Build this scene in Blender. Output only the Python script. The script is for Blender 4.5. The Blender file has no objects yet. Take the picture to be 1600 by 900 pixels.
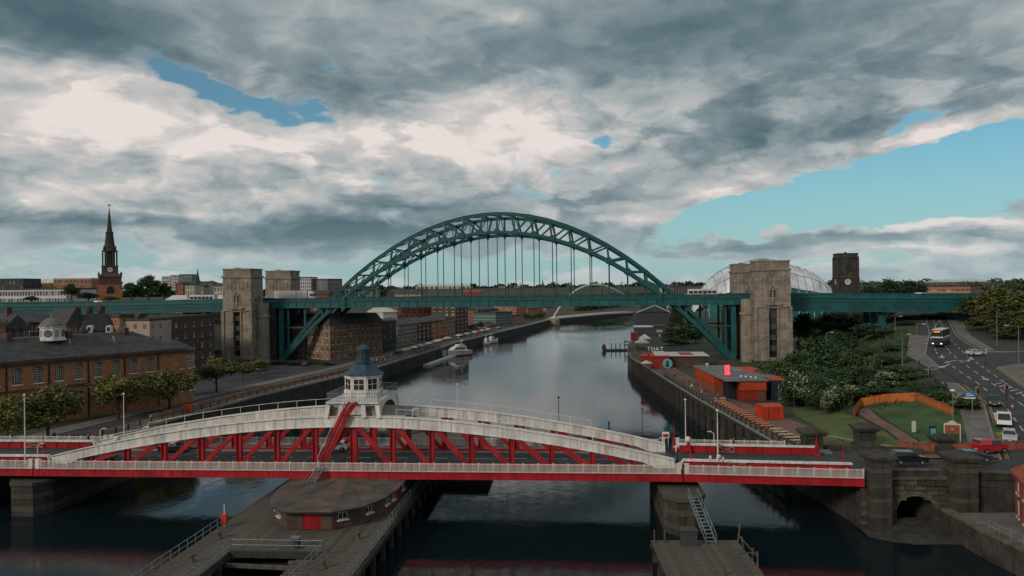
import bpy, bmesh, math, random
from math import sin, cos, pi, radians, atan2, sqrt, exp
from mathutils import Vector, Matrix
random.seed(7)
SC = bpy.context.scene
COL = SC.collection
R = radians

# ------------------------------------------------------------------ camera
H = 30.0            # camera height above the river
F = 1170.0          # focal length in pixels of a 1600 px wide picture
ROLL = R(0.64)
cr, sr = cos(ROLL), sin(ROLL)
cam_d = bpy.data.cameras.new('camera')
cam_d.sensor_width = 36.0
cam_d.lens = 36.0 * F / 1600.0
cam_d.clip_start = 0.5
cam_d.clip_end = 20000
cam = bpy.data.objects.new('camera', cam_d)
COL.objects.link(cam)
cam.matrix_world = Matrix(((cr, sr, 0, 0), (0, 0, -1, 0), (-sr, cr, 0, H), (0, 0, 0, 1)))
SC.camera = cam

def ray(px, py):
    dx, dy = (px - 800) / F, (450 - py) / F
    return dx * cr + dy * sr, -dx * sr + dy * cr      # world x and z per metre of depth
def W(px, py, D):
    a, b = ray(px, py)
    return Vector((a * D, D, H + b * D))
def G(px, py, z):
    a, b = ray(px, py)
    D = (z - H) / b
    return Vector((a * D, D, z))

# ------------------------------------------------------------------ colour management, sun, sky
SC.view_settings.view_transform = 'Standard'
SC.view_settings.look = 'None'
SC.view_settings.exposure = 0.12
SC.view_settings.gamma = 1.0
SC.view_settings.use_curve_mapping = False
SC.cycles.max_bounces = 6
SC.cycles.diffuse_bounces = 2
SC.cycles.glossy_bounces = 3
SC.cycles.transparent_max_bounces = 6
SC.cycles.use_denoising = True

SUN_EL, SUN_AZ = R(27), R(226)      # azimuth clockwise from +Y: low, behind the camera to the left
sun_d = bpy.data.lights.new('sun', 'SUN')
sun_d.energy = 1.5
sun_d.angle = R(12)
sun_d.color = (1.0, 0.86, 0.72)
sun = bpy.data.objects.new('sun', sun_d)
COL.objects.link(sun)
sdir = Vector((sin(SUN_AZ) * cos(SUN_EL), cos(SUN_AZ) * cos(SUN_EL), sin(SUN_EL)))
sun.rotation_euler = sdir.to_track_quat('Z', 'Y').to_euler()
sun.location = sdir * 300

world = bpy.data.worlds.new('World')
SC.world = world
world.use_nodes = True
def build_sky():
    nt = world.node_tree
    nt.nodes.clear()
    N = nt.nodes.new
    L = nt.links.new
    def math_(op, a, b=None, c=None, clamp=False):
        n = N('ShaderNodeMath'); n.operation = op; n.use_clamp = clamp
        for i, v in enumerate((a, b, c)):
            if v is None: continue
            if isinstance(v, (int, float)): n.inputs[i].default_value = v
            else: L(v, n.inputs[i])
        return n.outputs[0]
    def vmath(op, a, b=None, s=None):
        n = N('ShaderNodeVectorMath'); n.operation = op
        for i, v in enumerate((a, b)):
            if v is None: continue
            if isinstance(v, tuple): n.inputs[i].default_value = v
            else: L(v, n.inputs[i])
        if s is not None: n.inputs['Scale'].default_value = s
        return n.outputs[0]
    def noise(vec, scale, detail=5, rough=0.55, dist=0.0):
        n = N('ShaderNodeTexNoise')
        n.inputs['Scale'].default_value = scale; n.inputs['Detail'].default_value = detail
        n.inputs['Roughness'].default_value = rough; n.inputs['Distortion'].default_value = dist
        L(vec, n.inputs['Vector'])
        return n
    def smooth(v, a, b):
        n = N('ShaderNodeMapRange'); n.interpolation_type = 'SMOOTHSTEP'
        n.inputs['From Min'].default_value = a; n.inputs['From Max'].default_value = b
        L(v, n.inputs['Value'])
        return n.outputs[0]
    def ramp(v, stops):
        n = N('ShaderNodeValToRGB'); L(v, n.inputs[0])
        e = n.color_ramp.elements
        while len(e) < len(stops): e.new(0.5)
        for el, (p, c) in zip(e, stops): el.position = p; el.color = (*c, 1)
        return n.outputs[0]
    def mixc(f, a, b, bt='MIX'):
        n = N('ShaderNodeMix'); n.data_type = 'RGBA'; n.blend_type = bt
        if isinstance(f, (int, float)): n.inputs[0].default_value = f
        else: L(f, n.inputs[0])
        for i, v in ((6, a), (7, b)):
            if isinstance(v, tuple): n.inputs[i].default_value = (*v, 1)
            else: L(v, n.inputs[i])
        return n.outputs[2]
    tc = N('ShaderNodeTexCoord')
    d = tc.outputs['Generated']
    sx = N('ShaderNodeSeparateXYZ'); L(d, sx.inputs[0])
    x, y, z = sx.outputs
    az = math_('ARCTAN2', x, y)
    el = math_('ARCSINE', z)
    cp = N('ShaderNodeCombineXYZ'); L(az, cp.inputs[0]); L(el, cp.inputs[1])
    p = cp.outputs[0]
    # coordinates on a flat cloud deck seen in perspective
    zz = math_('ADD', math_('MAXIMUM', z, 0.0), 0.16)
    cq = N('ShaderNodeCombineXYZ'); L(math_('DIVIDE', x, zz), cq.inputs[0]); L(math_('DIVIDE', y, zz), cq.inputs[1])
    q = cq.outputs[0]
    # stretched angular coordinates, for streaky banks near the horizon
    st = vmath('MULTIPLY', p, (1.0, 2.6, 1.0))
    w1 = vmath('SUBTRACT', noise(st, 4.0, 4, 0.6).outputs['Color'], (0.5, 0.5, 0.5))
    w2 = vmath('SUBTRACT', noise(st, 14.0, 4, 0.6).outputs['Color'], (0.5, 0.5, 0.5))
    warp = vmath('ADD', vmath('MULTIPLY', w1, (0.13, 0.055, 0)), vmath('MULTIPLY', w2, (0.05, 0.03, 0)))
    pw = vmath('ADD', p, warp)
    def blobs(lst, start, pw):
        acc = start
        for (cx, cy, rx, ry, rot, amp) in lst:
            a, b = ray(cx, cy)
            ca, ce = math.atan(a), math.atan(b / sqrt(1 + a * a))
            m = N('ShaderNodeMapping'); m.vector_type = 'TEXTURE'
            m.inputs['Location'].default_value = (ca, ce, 0)
            m.inputs['Rotation'].default_value = (0, 0, R(rot))
            m.inputs['Scale'].default_value = (1.5 * rx / F, 1.5 * ry / F, 1)
            L(pw, m.inputs[0])
            g = N('ShaderNodeTexGradient'); g.gradient_type = 'QUADRATIC_SPHERE'
            L(m.outputs[0], g.inputs[0])
            acc = math_('MULTIPLY_ADD', g.outputs['Fac'], amp, acc)
        return acc
    n_big = noise(q, 0.9, 6, 0.55, 0.2).outputs['Fac']
    n_mid = noise(q, 2.6, 7, 0.58, 0.35).outputs['Fac']
    n_st = noise(st, 7.0, 7, 0.56, 0.3).outputs['Fac']
    n_st2 = noise(vmath('ADD', st, (3.1, 1.7, 0)), 18.0, 6, 0.6, 0.2).outputs['Fac']
    def c0(v, k): return math_('MULTIPLY', math_('SUBTRACT', v, 0.5), k)
    n_pf = noise(vmath('ADD', vmath('MULTIPLY', p, (1.0, 1.7, 1.0)), (5.3, 2.2, 0)), 9.0, 6, 0.52, 0.5).outputs['Fac']
    puff = math_('SUBTRACT', 0.32, math_('ABSOLUTE', math_('MULTIPLY', math_('SUBTRACT', n_pf, 0.5), 3.2)))
    base = math_('ADD', math_('ADD', c0(n_big, 0.16), c0(n_mid, 0.16)), math_('ADD', c0(n_st, 0.34), c0(n_st2, 0.24)))
    base = math_('MULTIPLY_ADD', puff, 0.30, base)
    n_cr = noise(vmath('ADD', vmath('MULTIPLY', st, (1.0, 1.0, 1.0)), vmath('ADD', warp, (7.7, 4.1, 0))), 6.5, 9, 0.55, 0.4).outputs['Fac']
    n_cr2 = noise(vmath('ADD', vmath('MULTIPLY', p, (1.0, 1.5, 1.0)), vmath('ADD', warp, (2.2, 9.4, 0))), 15.0, 7, 0.55, 0.3).outputs['Fac']
    crisp = math_('ADD', c0(smooth(n_cr, .46, .56), .20), c0(smooth(n_cr2, .45, .57), .11))
    crisp = math_('MULTIPLY', crisp, math_('SUBTRACT', 1.0, math_('MULTIPLY', smooth(el, .20, .34), .65)))
    base = math_('MULTIPLY', base, math_('SUBTRACT', 1.0, math_('MULTIPLY', smooth(el, .20, .34), .40)))
    base = math_('ADD', base, crisp)
    lum = blobs(LUM, math_('ADD', base, 0.575), pw)
    msk = blobs(BLUE, math_('ADD', c0(n_mid, 1.0), math_('ADD', c0(n_st, 1.9), c0(n_st2, 1.5))), vmath('ADD', p, vmath('MULTIPLY', warp, (1.5, 1.5, 0))))
    clear = smooth(msk, 0.22, 1.0)
    # soft bright rim where cloud thins out
    rim = math_('MULTIPLY', math_('MULTIPLY', clear, math_('SUBTRACT', 1.0, clear)), 0.35)
    lum2 = math_('ADD', lum, rim)
    K = 10.0
    cc = ramp(lum2, [(0.0, (.066, .118, .142)), (0.22, (.112, .168, .192)), (0.44, (.205, .262, .285)),
                     (0.64, (.36, .395, .405)), (0.84, (.54, .515, .50)), (1.0, (.73, .665, .63))])
    cloud = vmath('SCALE', cc, s=K)
    sky = N('ShaderNodeTexSky'); sky.sky_type = 'NISHITA'; sky.sun_disc = False
    sky.sun_elevation = SUN_EL; sky.sun_rotation = SUN_AZ
    sky.altitude = 30; sky.air_density = 1.0; sky.dust_density = 1.0; sky.ozone_density = 2.0
    blue = mixc(1.0, sky.outputs[0], SKY_TINT, 'MULTIPLY')
    # pale veil of haze low in the sky
    veil = smooth(el, 0.22, -0.02)
    blue = mixc(math_('MULTIPLY', veil, 0.72), blue, tuple(K * c for c in (.325, .485, .525)))
    cloud = mixc(math_('MULTIPLY', smooth(el, 0.12, 0.0), 0.45), cloud, tuple(K * c for c in (.345, .47, .50)))
    blue = mixc(0.10, blue, tuple(K * c for c in (.40, .45, .45)))
    full = mixc(clear, cloud, blue)
    bg = N('ShaderNodeBackground'); bg.inputs['Strength'].default_value = 0.1
    L(full, bg.inputs[0])
    out = N('ShaderNodeOutputWorld'); L(bg.outputs[0], out.inputs[0])
SKY_TINT = (0.42, 0.80, 0.80)
# cloud banks: centre, radii (in picture pixels turned into angles), tilt, strength
LUM = [(110, 25, 330, 90, 0, -.62), (620, 30, 200, 50, 0, -.12), (1080, 45, 420, 90, 4, -.50), (1420, 90, 330, 70, 0, -.22), (1560, 30, 120, 40, 0, .15),
       (1250, 205, 240, 42, 6, -.34), (1190, 150, 160, 30, 0, -.12), (590, 128, 150, 40, 0, -.38), (960, 140, 200, 40, 0, .10), (900, 110, 60, 30, 0, .12),
       (90, 165, 250, 85, 0, .48), (300, 222, 240, 55, -5, .46), (540, 215, 200, 50, 0, .38), (790, 185, 150, 65, 0, .62), (700, 240, 160, 40, 0, .25),
       (850, 222, 110, 26, 0, .30), (120, 110, 190, 26, 0, .34), (40, 312, 110, 26, 0, .34), (300, 305, 260, 14, -4, .22), (470, 280, 200, 20, 0, .12),
       (560, 290, 55, 16, 0, .34), (800, 32, 40, 20, 0, .30), (440, 60, 60, 40, 0, .22), (340, 60, 40, 40, 0, .15),
       (380, 262, 330, 12, -3, -.16), (520, 366, 240, 30, 0, -.85), (130, 344, 300, 13, 0, -.42), (640, 325, 150, 15, -4, -.36), (250, 330, 200, 8, 0, .15),
       (20, 255, 60, 20, 0, -.35), (965, 250, 75, 24, 0, .40), (1110, 297, 85, 18, 5, .52), (1010, 312, 90, 14, 0, -.10), (990, 345, 90, 12, 0, .22), (900, 290, 60, 20, 0, .1),
       (1490, 196, 90, 18, 8, .62), (1420, 350, 200, 12, 2, .60), (1300, 370, 110, 8, 0, -.16), (1160, 384, 95, 7, 0, -.30), (1170, 371, 70, 7, 0, .40),
       (1430, 386, 190, 8, 0, .40), (1330, 366, 120, 6, 0, -.16), (1520, 370, 130, 6, 0, -.12), (1250, 410, 260, 14, 0, .2), (800, 425, 1100, 24, 0, .14)]
BLUE = [(312, 121, 90, 29, -18, 2.3), (445, 160, 92, 19, -6, 1.6), (520, 158, 26, 18, 0, 1.2), (512, 96, 30, 14, 0, .8), (420, 105, 60, 16, 0, .6),
        (925, 216, 36, 16, 0, 1.4), (940, 262, 46, 18, 0, .8), (850, 300, 60, 22, 0, 1.1), (612, 352, 54, 18, 0, 1.1), (600, 300, 40, 12, 0, .4),
        (1350, 298, 300, 52, 10, 2.3), (1550, 250, 200, 84, 0, 2.4), (1200, 325, 120, 36, 14, 1.8), (1320, 335, 260, 26, 3, 1.6), (1110, 345, 90, 26, 8, 1.2), (340, 150, 120, 16, -14, .7), (1090, 352, 70, 22, 0, .7), (1430, 172, 44, 12, 5, 1.3), (1560, 166, 60, 12, 8, 1.0),
        (300, 420, 560, 26, 0, .9), (800, 415, 330, 52, 0, .8), (90, 395, 200, 16, 0, .6), (1150, 415, 500, 24, 0, .9),
        (1490, 197, 110, 20, 8, -3.0), (1450, 354, 170, 11, 2, -2.4), (1165, 379, 80, 9, 0, -2.4), (1118, 298, 95, 20, 5, -2.0), (1490, 384, 170, 9, 0, -1.4), (1275, 248, 60, 14, 0, -1.2), (1210, 296, 16, 7, 0, -1.2),
        (1000, 325, 110, 36, 0, -.9), (520, 366, 260, 30, 0, -.9)]
build_sky()

# ------------------------------------------------------------------ materials
MATS = {}
def mat(name, col, rough=0.75, metal=0.0, var=0.25, scale=0.6, bump=0.0, bscale=8.0, spec=0.35, streak=0.0, col2=None, coat=0.0, block=None):
    """two tones mixed by noise, with optional vertical streaks of weathering and fine relief"""
    if name in MATS: return MATS[name]
    m = bpy.data.materials.new(name); m.use_nodes = True
    nt = m.node_tree; N = nt.nodes.new; L = nt.links.new
    b = nt.nodes['Principled BSDF']
    b.inputs['Roughness'].default_value = rough
    b.inputs['Metallic'].default_value = metal
    b.inputs['Specular IOR Level'].default_value = spec
    b.inputs['Coat Weight'].default_value = coat
    tc = N('ShaderNodeTexCoord')
    n = N('ShaderNodeTexNoise'); n.inputs['Scale'].default_value = scale; n.inputs['Detail'].default_value = 6
    n.inputs['Roughness'].default_value = 0.65
    L(tc.outputs['Object'], n.inputs['Vector'])
    c2 = col2 if col2 else tuple(max(0, c * (1 - 1.5 * var)) for c in col)
    c1 = col if col2 else tuple(min(1, c * (1 + 0.6 * var)) for c in col)
    mr = N('ShaderNodeMapRange'); mr.inputs['From Min'].default_value = 0.32; mr.inputs['From Max'].default_value = 0.68
    L(n.outputs['Fac'], mr.inputs['Value'])
    mx = N('ShaderNodeMix'); mx.data_type = 'RGBA'
    mx.inputs[6].default_value = (*c2, 1); mx.inputs[7].default_value = (*c1, 1)
    L(mr.outputs[0], mx.inputs[0])
    out = mx.outputs[2]
    if block:
        sp = N('ShaderNodeSeparateXYZ'); L(tc.outputs['Object'], sp.inputs[0])
        ad = N('ShaderNodeMath'); ad.operation = 'ADD'; L(sp.outputs[0], ad.inputs[0]); L(sp.outputs[1], ad.inputs[1])
        cb = N('ShaderNodeCombineXYZ'); L(ad.outputs[0], cb.inputs[0]); L(sp.outputs[2], cb.inputs[1])
        bt = N('ShaderNodeTexBrick'); L(cb.outputs[0], bt.inputs['Vector'])
        bt.inputs['Scale'].default_value = 1.0; bt.inputs['Brick Width'].default_value = block[0]; bt.inputs['Row Height'].default_value = block[1]
        bt.inputs['Mortar Size'].default_value = block[1] * .05; bt.inputs['Mortar Smooth'].default_value = .4
        bt.inputs['Color1'].default_value = (1, 1, 1, 1); bt.inputs['Color2'].default_value = (block[2],) * 3 + (1,); bt.inputs['Mortar'].default_value = (.55, .55, .55, 1)
        mb_ = N('ShaderNodeMix'); mb_.data_type = 'RGBA'; mb_.blend_type = 'MULTIPLY'; mb_.inputs[0].default_value = 1.0
        L(out, mb_.inputs[6]); L(bt.outputs['Color'], mb_.inputs[7]); out = mb_.outputs[2]
    if streak:
        mp = N('ShaderNodeMapping'); mp.inputs['Scale'].default_value = (1.6, 1.6, 0.12)
        L(tc.outputs['Object'], mp.inputs[0])
        s = N('ShaderNodeTexNoise'); s.inputs['Scale'].default_value = 1.3; s.inputs['Detail'].default_value = 5
        L(mp.outputs[0], s.inputs['Vector'])
        m2 = N('ShaderNodeMapRange'); m2.inputs['From Min'].default_value = 0.42; m2.inputs['From Max'].default_value = 0.7
        m2.inputs['To Max'].default_value = streak
        L(s.outputs['Fac'], m2.inputs['Value'])
        mx2 = N('ShaderNodeMix'); mx2.data_type = 'RGBA'; mx2.blend_type = 'MULTIPLY'
        L(m2.outputs[0], mx2.inputs[0]); L(out, mx2.inputs[6]); mx2.inputs[7].default_value = (.35, .30, .26, 1)
        out = mx2.outputs[2]
    L(out, b.inputs['Base Color'])
    if bump:
        bn = N('ShaderNodeTexNoise'); bn.inputs['Scale'].default_value = bscale; bn.inputs['Detail'].default_value = 4
        L(tc.outputs['Object'], bn.inputs['Vector'])
        bp = N('ShaderNodeBump'); bp.inputs['Strength'].default_value = bump; bp.inputs['Distance'].default_value = 0.05
        L(bn.outputs['Fac'], bp.inputs['Height']); L(bp.outputs[0], b.inputs['Normal'])
    MATS[name] = m
    return m
def emit(name, col, s):
    if name in MATS: return MATS[name]
    m = bpy.data.materials.new(name); m.use_nodes = True
    b = m.node_tree.nodes['Principled BSDF']
    b.inputs['Base Color'].default_value = (*col, 1)
    b.inputs['Emission Color'].default_value = (*col, 1); b.inputs['Emission Strength'].default_value = s
    MATS[name] = m
    return m
def water_mat():
    m = bpy.data.materials.new('river_water'); m.use_nodes = True
    nt = m.node_tree; N = nt.nodes.new; L = nt.links.new
    b = nt.nodes['Principled BSDF']
    b.inputs['Base Color'].default_value = (.006, .013, .016, 1)
    b.inputs['Roughness'].default_value = 0.10
    b.inputs['IOR'].default_value = 1.33
    tc = N('ShaderNodeTexCoord')
    def nz(sc, scale, det):
        mp = N('ShaderNodeMapping'); mp.inputs['Scale'].default_value = sc
        L(tc.outputs['Object'], mp.inputs[0])
        n = N('ShaderNodeTexNoise'); n.inputs['Scale'].default_value = scale; n.inputs['Detail'].default_value = det
        n.inputs['Roughness'].default_value = 0.55
        L(mp.outputs[0], n.inputs['Vector'])
        return n.outputs['Fac']
    def ma(op, a, v):
        n = N('ShaderNodeMath'); n.operation = op
        for i, q in enumerate((a, v)):
            if isinstance(q, (int, float)): n.inputs[i].default_value = q
            else: L(q, n.inputs[i])
        return n.outputs[0]
    # patches of breeze: ripples are stronger in some areas than in others
    patch = nz((1, .45, 1), .022, 4)
    mr = N('ShaderNodeMapRange'); mr.interpolation_type = 'SMOOTHSTEP'
    mr.inputs['From Min'].default_value = .40; mr.inputs['From Max'].default_value = .62
    mr.inputs['To Min'].default_value = 0.03; mr.inputs['To Max'].default_value = .12
    L(patch, mr.inputs['Value'])
    L(mr.outputs[0], b.inputs['Roughness'])
    h = ma('ADD', ma('ADD', ma('MULTIPLY', nz((1, .7, 1), .55, 4), .60), ma('MULTIPLY', nz((1, .6, 1), 2.4, 3), .20)), ma('MULTIPLY', nz((1, .5, 1), .14, 3), 1.1))
    bp = N('ShaderNodeBump'); bp.inputs['Strength'].default_value = 0.26; bp.inputs['Distance'].default_value = 0.12
    L(h, bp.inputs['Height']); L(bp.outputs[0], b.inputs['Normal'])
    MATS['river_water'] = m
    return m

M = {}
M['water'] = water_mat()
M['teal'] = mat('teal_bridge_paint', (.010, .092, .094), .5, 0, .25, .25, streak=.35, spec=.4)
M['teal2'] = mat('teal_bridge_paint_faded', (.012, .112, .120), .5, 0, .25, .3, streak=.3, spec=.4)
M['red'] = mat('red_bridge_paint', (.42, .014, .020), .45, 0, .30, .35, streak=.5, spec=.4)
M['white'] = mat('white_bridge_paint', (.74, .71, .67), .5, 0, .16, .5, streak=.55, spec=.4)
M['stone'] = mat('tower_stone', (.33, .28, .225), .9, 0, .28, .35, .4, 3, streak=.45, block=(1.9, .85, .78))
M['stone_dark'] = mat('dark_stone', (.060, .056, .048), .92, 0, .4, .5, .6, 2.5, streak=.5)  # near-black tone also carries the shade of the right abutment and pillars
M['stone_mossy'] = mat('stained_stone', (.095, .084, .066), .92, 0, .5, .4, .7, 2, col2=(.05, .052, .042), streak=.5)
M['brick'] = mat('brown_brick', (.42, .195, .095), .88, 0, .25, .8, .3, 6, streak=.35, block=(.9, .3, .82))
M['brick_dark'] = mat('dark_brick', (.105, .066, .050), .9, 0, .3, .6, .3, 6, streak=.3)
M['brick_red'] = mat('red_brick', (.30, .085, .05), .88, 0, .25, .8, .3, 6, streak=.25)
M['brick_orange'] = mat('orange_brick', (.40, .165, .075), .88, 0, .2, .5, streak=.2)
M['sandstone'] = mat('sandstone', (.29, .185, .115), .9, 0, .3, .4, .3, 3, streak=.4)
M['cream'] = mat('cream_render', (.50, .45, .37), .85, 0, .15, .4, streak=.25)
M['pink'] = mat('pale_pink_render', (.42, .30, .25), .85, 0, .12, .4, streak=.25)
M['pale'] = mat('pale_panel', (.55, .54, .51), .7, 0, .12, .3, streak=.2)
M['grey'] = mat('grey_cladding', (.16, .165, .17), .7, 0, .2, .3, streak=.2)
M['dark_grey'] = mat('dark_grey_cladding', (.05, .056, .06), .7, 0, .25, .3)
M['slate'] = mat('slate_roof', (.062, .060, .060), .75, 0, .35, .7, .4, 5, streak=.3)
M['slate_blue'] = mat('blue_slate_roof', (.05, .062, .072), .7, 0, .35, .7, .4, 5, streak=.3)
M['lead'] = mat('blue_grey_lead', (.038, .072, .105), .6, 0, .3, 1.2, streak=.3)
M['glass'] = mat('window_glass', (.022, .030, .034), .12, 0, .3, .3, spec=.6)
M['glass_teal'] = mat('teal_glass', (.03, .16, .15), .15, 0, .3, .3, spec=.6)
M['steel'] = mat('galvanised_steel', (.20, .24, .24), .55, .3, .25, 1.0)
M['sage'] = mat('brushed_steel_panels', (.80, .81, .82), .30, .45, .30, .09, spec=.5)
M['black'] = mat('black_iron', (.018, .022, .024), .6, 0, .2, 1)
M['asphalt'] = mat('asphalt', (.050, .050, .053), .88, 0, .3, .35, .3, 9)
M['paving'] = mat('paving', (.16, .145, .13), .9, 0, .25, .3, .3, 4)
M['paving_red'] = mat('red_paving', (.165, .098, .075), .9, 0, .25, .3, .3, 4)
M['kerb'] = mat('kerbstone', (.24, .23, .21), .9, 0, .25, 1)
M['lines'] = mat('road_paint', (.55, .55, .52), .8, 0, .3, 1.5)
M['yellow_line'] = mat('yellow_road_paint', (.48, .30, .06), .8, 0, .3, 1.5)
M['grass'] = mat('lawn_grass', (.085, .110, .030), .95, 0, .3, .25, .6, 6)
M['earth'] = mat('ground_earth', (.060, .060, .042), .95, 0, .4, .12, .4, .8, col2=(.035, .045, .026))
M['timber'] = mat('weathered_timber', (.105, .090, .074), .92, 0, .4, 1.3, .5, 5)
M['timber_dark'] = mat('wet_timber', (.045, .042, .036), .85, 0, .4, 1.0, .5, 5)
M['bark'] = mat('bark', (.060, .048, .036), .95, 0, .3, 2)
M['tyre'] = mat('tyre_rubber', (.015, .015, .016), .85, 0, .2, 2)
M['orange'] = mat('orange_painted_steel', (.52, .070, .018), .55, 0, .25, .5, streak=.3)
M['orange_fence'] = mat('orange_fence_boards', (.55, .155, .030), .8, 0, .2, .8, streak=.2)
M['skin'] = mat('skin', (.45, .28, .20), .7, 0, .05, 2)

# ------------------------------------------------------------------ mesh helpers
class MB:
    def __init__(s): s.v = []; s.f = []; s.mi = []; s.cur = 0
    def add(s, vs, fs, mi=None):
        o = len(s.v); s.v += [tuple(p) for p in vs]
        for f in fs: s.f.append(tuple(i + o for i in f)); s.mi.append(s.cur if mi is None else mi)
        return s
    def box8(s, p, mi=None):      # four lower then four upper corners, counter-clockwise from above
        return s.add(p, [(3, 2, 1, 0), (4, 5, 6, 7), (0, 1, 5, 4), (1, 2, 6, 5), (2, 3, 7, 6), (3, 0, 4, 7)], mi)
    def box(s, x0, x1, y0, y1, z0, z1, mi=None):
        return s.box8([(x0, y0, z0), (x1, y0, z0), (x1, y1, z0), (x0, y1, z0), (x0, y0, z1), (x1, y0, z1), (x1, y1, z1), (x0, y1, z1)], mi)
    def beam(s, a, b, w, h, up=(0, 0, 1), mi=None):   # rectangular bar from a to b, w across, h along up
        a, b = Vector(a), Vector(b); d = (b - a).normalized(); up = Vector(up)
        if abs(d.dot(up)) > .98: up = Vector((0, 1, 0)) if abs(d.y) < .9 else Vector((1, 0, 0))
        x = d.cross(up).normalized() * (w / 2); y = x.cross(d).normalized() * (h / 2)
        return s.box8([a - x - y, a + x - y, b + x - y, b - x - y, a - x + y, a + x + y, b + x + y, b - x + y], mi)
    def tube(s, a, b, r, n=8, r2=None, mi=None, caps=True):
        a, b = Vector(a), Vector(b); d = (b - a).normalized(); r2 = r if r2 is None else r2
        u = d.orthogonal().normalized(); w = d.cross(u)
        vs = []
        for c, rr in ((a, r), (b, r2)):
            for k in range(n):
                t = 2 * pi * k / n; vs.append(c + (u * cos(t) + w * sin(t)) * rr)
        fs = [(k, (k + 1) % n, n + (k + 1) % n, n + k) for k in range(n)]
        if caps: fs += [tuple(reversed(range(n))), tuple(range(n, 2 * n))]
        return s.add(vs, fs, mi)
    def lathe(s, prof, n=16, c=(0, 0, 0), ph=0.0, mi=None):   # profile of (radius, z)
        vs = []; fs = []
        for (r, z) in prof:
            for k in range(n):
                t = 2 * pi * k / n + ph; vs.append((c[0] + r * cos(t), c[1] + r * sin(t), c[2] + z))
        for i in range(len(prof) - 1):
            for k in range(n):
                a = i * n + k; b = i * n + (k + 1) % n
                fs.append((a, b, b + n, a + n))
        fs.append(tuple(reversed(range(n)))); fs.append(tuple(range((len(prof) - 1) * n, len(prof) * n)))
        return s.add(vs, fs, mi)
    def prism(s, poly, z0, z1, mi=None):   # counter-clockwise plan polygon
        n = len(poly)
        return s.add([(x, y, z0) for x, y in poly] + [(x, y, z1) for x, y in poly],
                     [tuple(reversed(range(n))), tuple(range(n, 2 * n))] + [(k, (k + 1) % n, n + (k + 1) % n, n + k) for k in range(n)], mi)
    def slab(s, poly, d, mi=None):   # planar polygon of 3-D points, thickened by vector d
        n = len(poly); d = Vector(d)
        return s.add([Vector(p) for p in poly] + [Vector(p) + d for p in poly],
                     [tuple(reversed(range(n))), tuple(range(n, 2 * n))] + [(k, (k + 1) % n, n + (k + 1) % n, n + k) for k in range(n)], mi)
    def strip(s, A, B, mi=None):
        n = len(A)
        return s.add(list(A) + list(B), [(k, k + 1, n + k + 1, n + k) for k in range(n - 1)], mi)
    def mesh(s, name, mats):
        me = bpy.data.meshes.new(name)
        me.from_pydata(s.v, [], s.f)
        ms = mats if isinstance(mats, (list, tuple)) else [mats]
        for m in ms: me.materials.append(m)
        if len(ms) > 1: me.polygons.foreach_set('material_index', s.mi)
        bm = bmesh.new(); bm.from_mesh(me); bmesh.ops.recalc_face_normals(bm, faces=bm.faces); bm.to_mesh(me); bm.free()
        return me
    def build(s, name, mats, parent=None, loc=None, rz=0.0, smooth=False):
        me = s.mesh(name, mats)
        if smooth: me.polygons.foreach_set('use_smooth', [True] * len(me.polygons))
        return link(name, me, parent, loc, rz)
def link(name, me, parent=None, loc=None, rz=0.0):
    o = bpy.data.objects.new(name, me); COL.objects.link(o)
    if parent: o.parent = parent
    if loc is not None: o.location = loc
    if rz: o.rotation_euler = (0, 0, rz)
    return o
def tag(o, label=None, cat=None, group=None, kind=None):
    if label: o['label'] = label
    if cat: o['category'] = cat
    if group: o['group'] = group
    if kind: o['kind'] = kind
    return o
def thing(name, label, cat, loc=(0, 0, 0), rz=0.0, group=None):
    o = bpy.data.objects.new(name, None); COL.objects.link(o)
    o.empty_display_size = 0.3
    o.location = loc; o.rotation_euler = (0, 0, rz)
    return tag(o, label, cat, group)
def kids(o): return [c for c in CHILD.get(o.name, [])] if CHILD else list(o.children)
CHILD = None
def dup(o, loc, rz, label=None, group=None, scale=None):
    def cp(a, par):
        c = a.copy(); COL.objects.link(c)
        if par: c.parent = par
        for ch in a.children: cp(ch, c)
        return c
    r = cp(o, None); r.location = loc; r.rotation_euler = (0, 0, rz)
    if scale: r.scale = (scale, scale, scale)
    if label: r['label'] = label
    if group: r['group'] = group
    return r
def smoothstep(a, b, v):
    t = min(1, max(0, (v - a) / (b - a))); return t * t * (3 - 2 * t)
def interp(tab, v):
    if v <= tab[0][0]: return tab[0][1]
    for (a, x), (b, y) in zip(tab, tab[1:]):
        if v <= b: return x + (y - x) * (v - a) / (b - a)
    return tab[-1][1]

# ------------------------------------------------------------------ terrain, river, quays
LEFT_BANK = [(-60, -92), (60, -84), (90, -80), (105, -77), (136, -71), (182, -62.3), (214, -53), (244, -45), (295, -36), (354, -27),
             (430, -9), (516, 12), (605, 32), (672, 58), (800, 125), (900, 230), (980, 420), (1040, 800), (1060, 2600)]
RIGHT_BANK = [(-60, 74), (60, 73), (89.5, 68), (92.6, 43.2), (94, 42.6), (120, 40.9), (164, 40.3), (198, 40.6), (261, 41.5), (290, 44.5), (318, 49), (379, 61.5),
              (562, 98), (650, 125), (720, 170), (790, 290), (840, 620), (860, 2600)]
QL, QR = 4.5, 5.2
def xL(y): return interp(LEFT_BANK, y)
def xR(y): return interp(RIGHT_BANK, y)
def roadz(y): return 6.3 + 0.085 * min(170, max(0, y - 108))
def hL(x, y):
    off = max(0, xL(y) - x)
    a = 45 if y < 420 else 30
    b = 170 + max(0, y - 420) * 0.6
    h = QL + 20.5 * smoothstep(a, b, off) + 5 * smoothstep(400, 1800, off)
    return h
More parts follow.
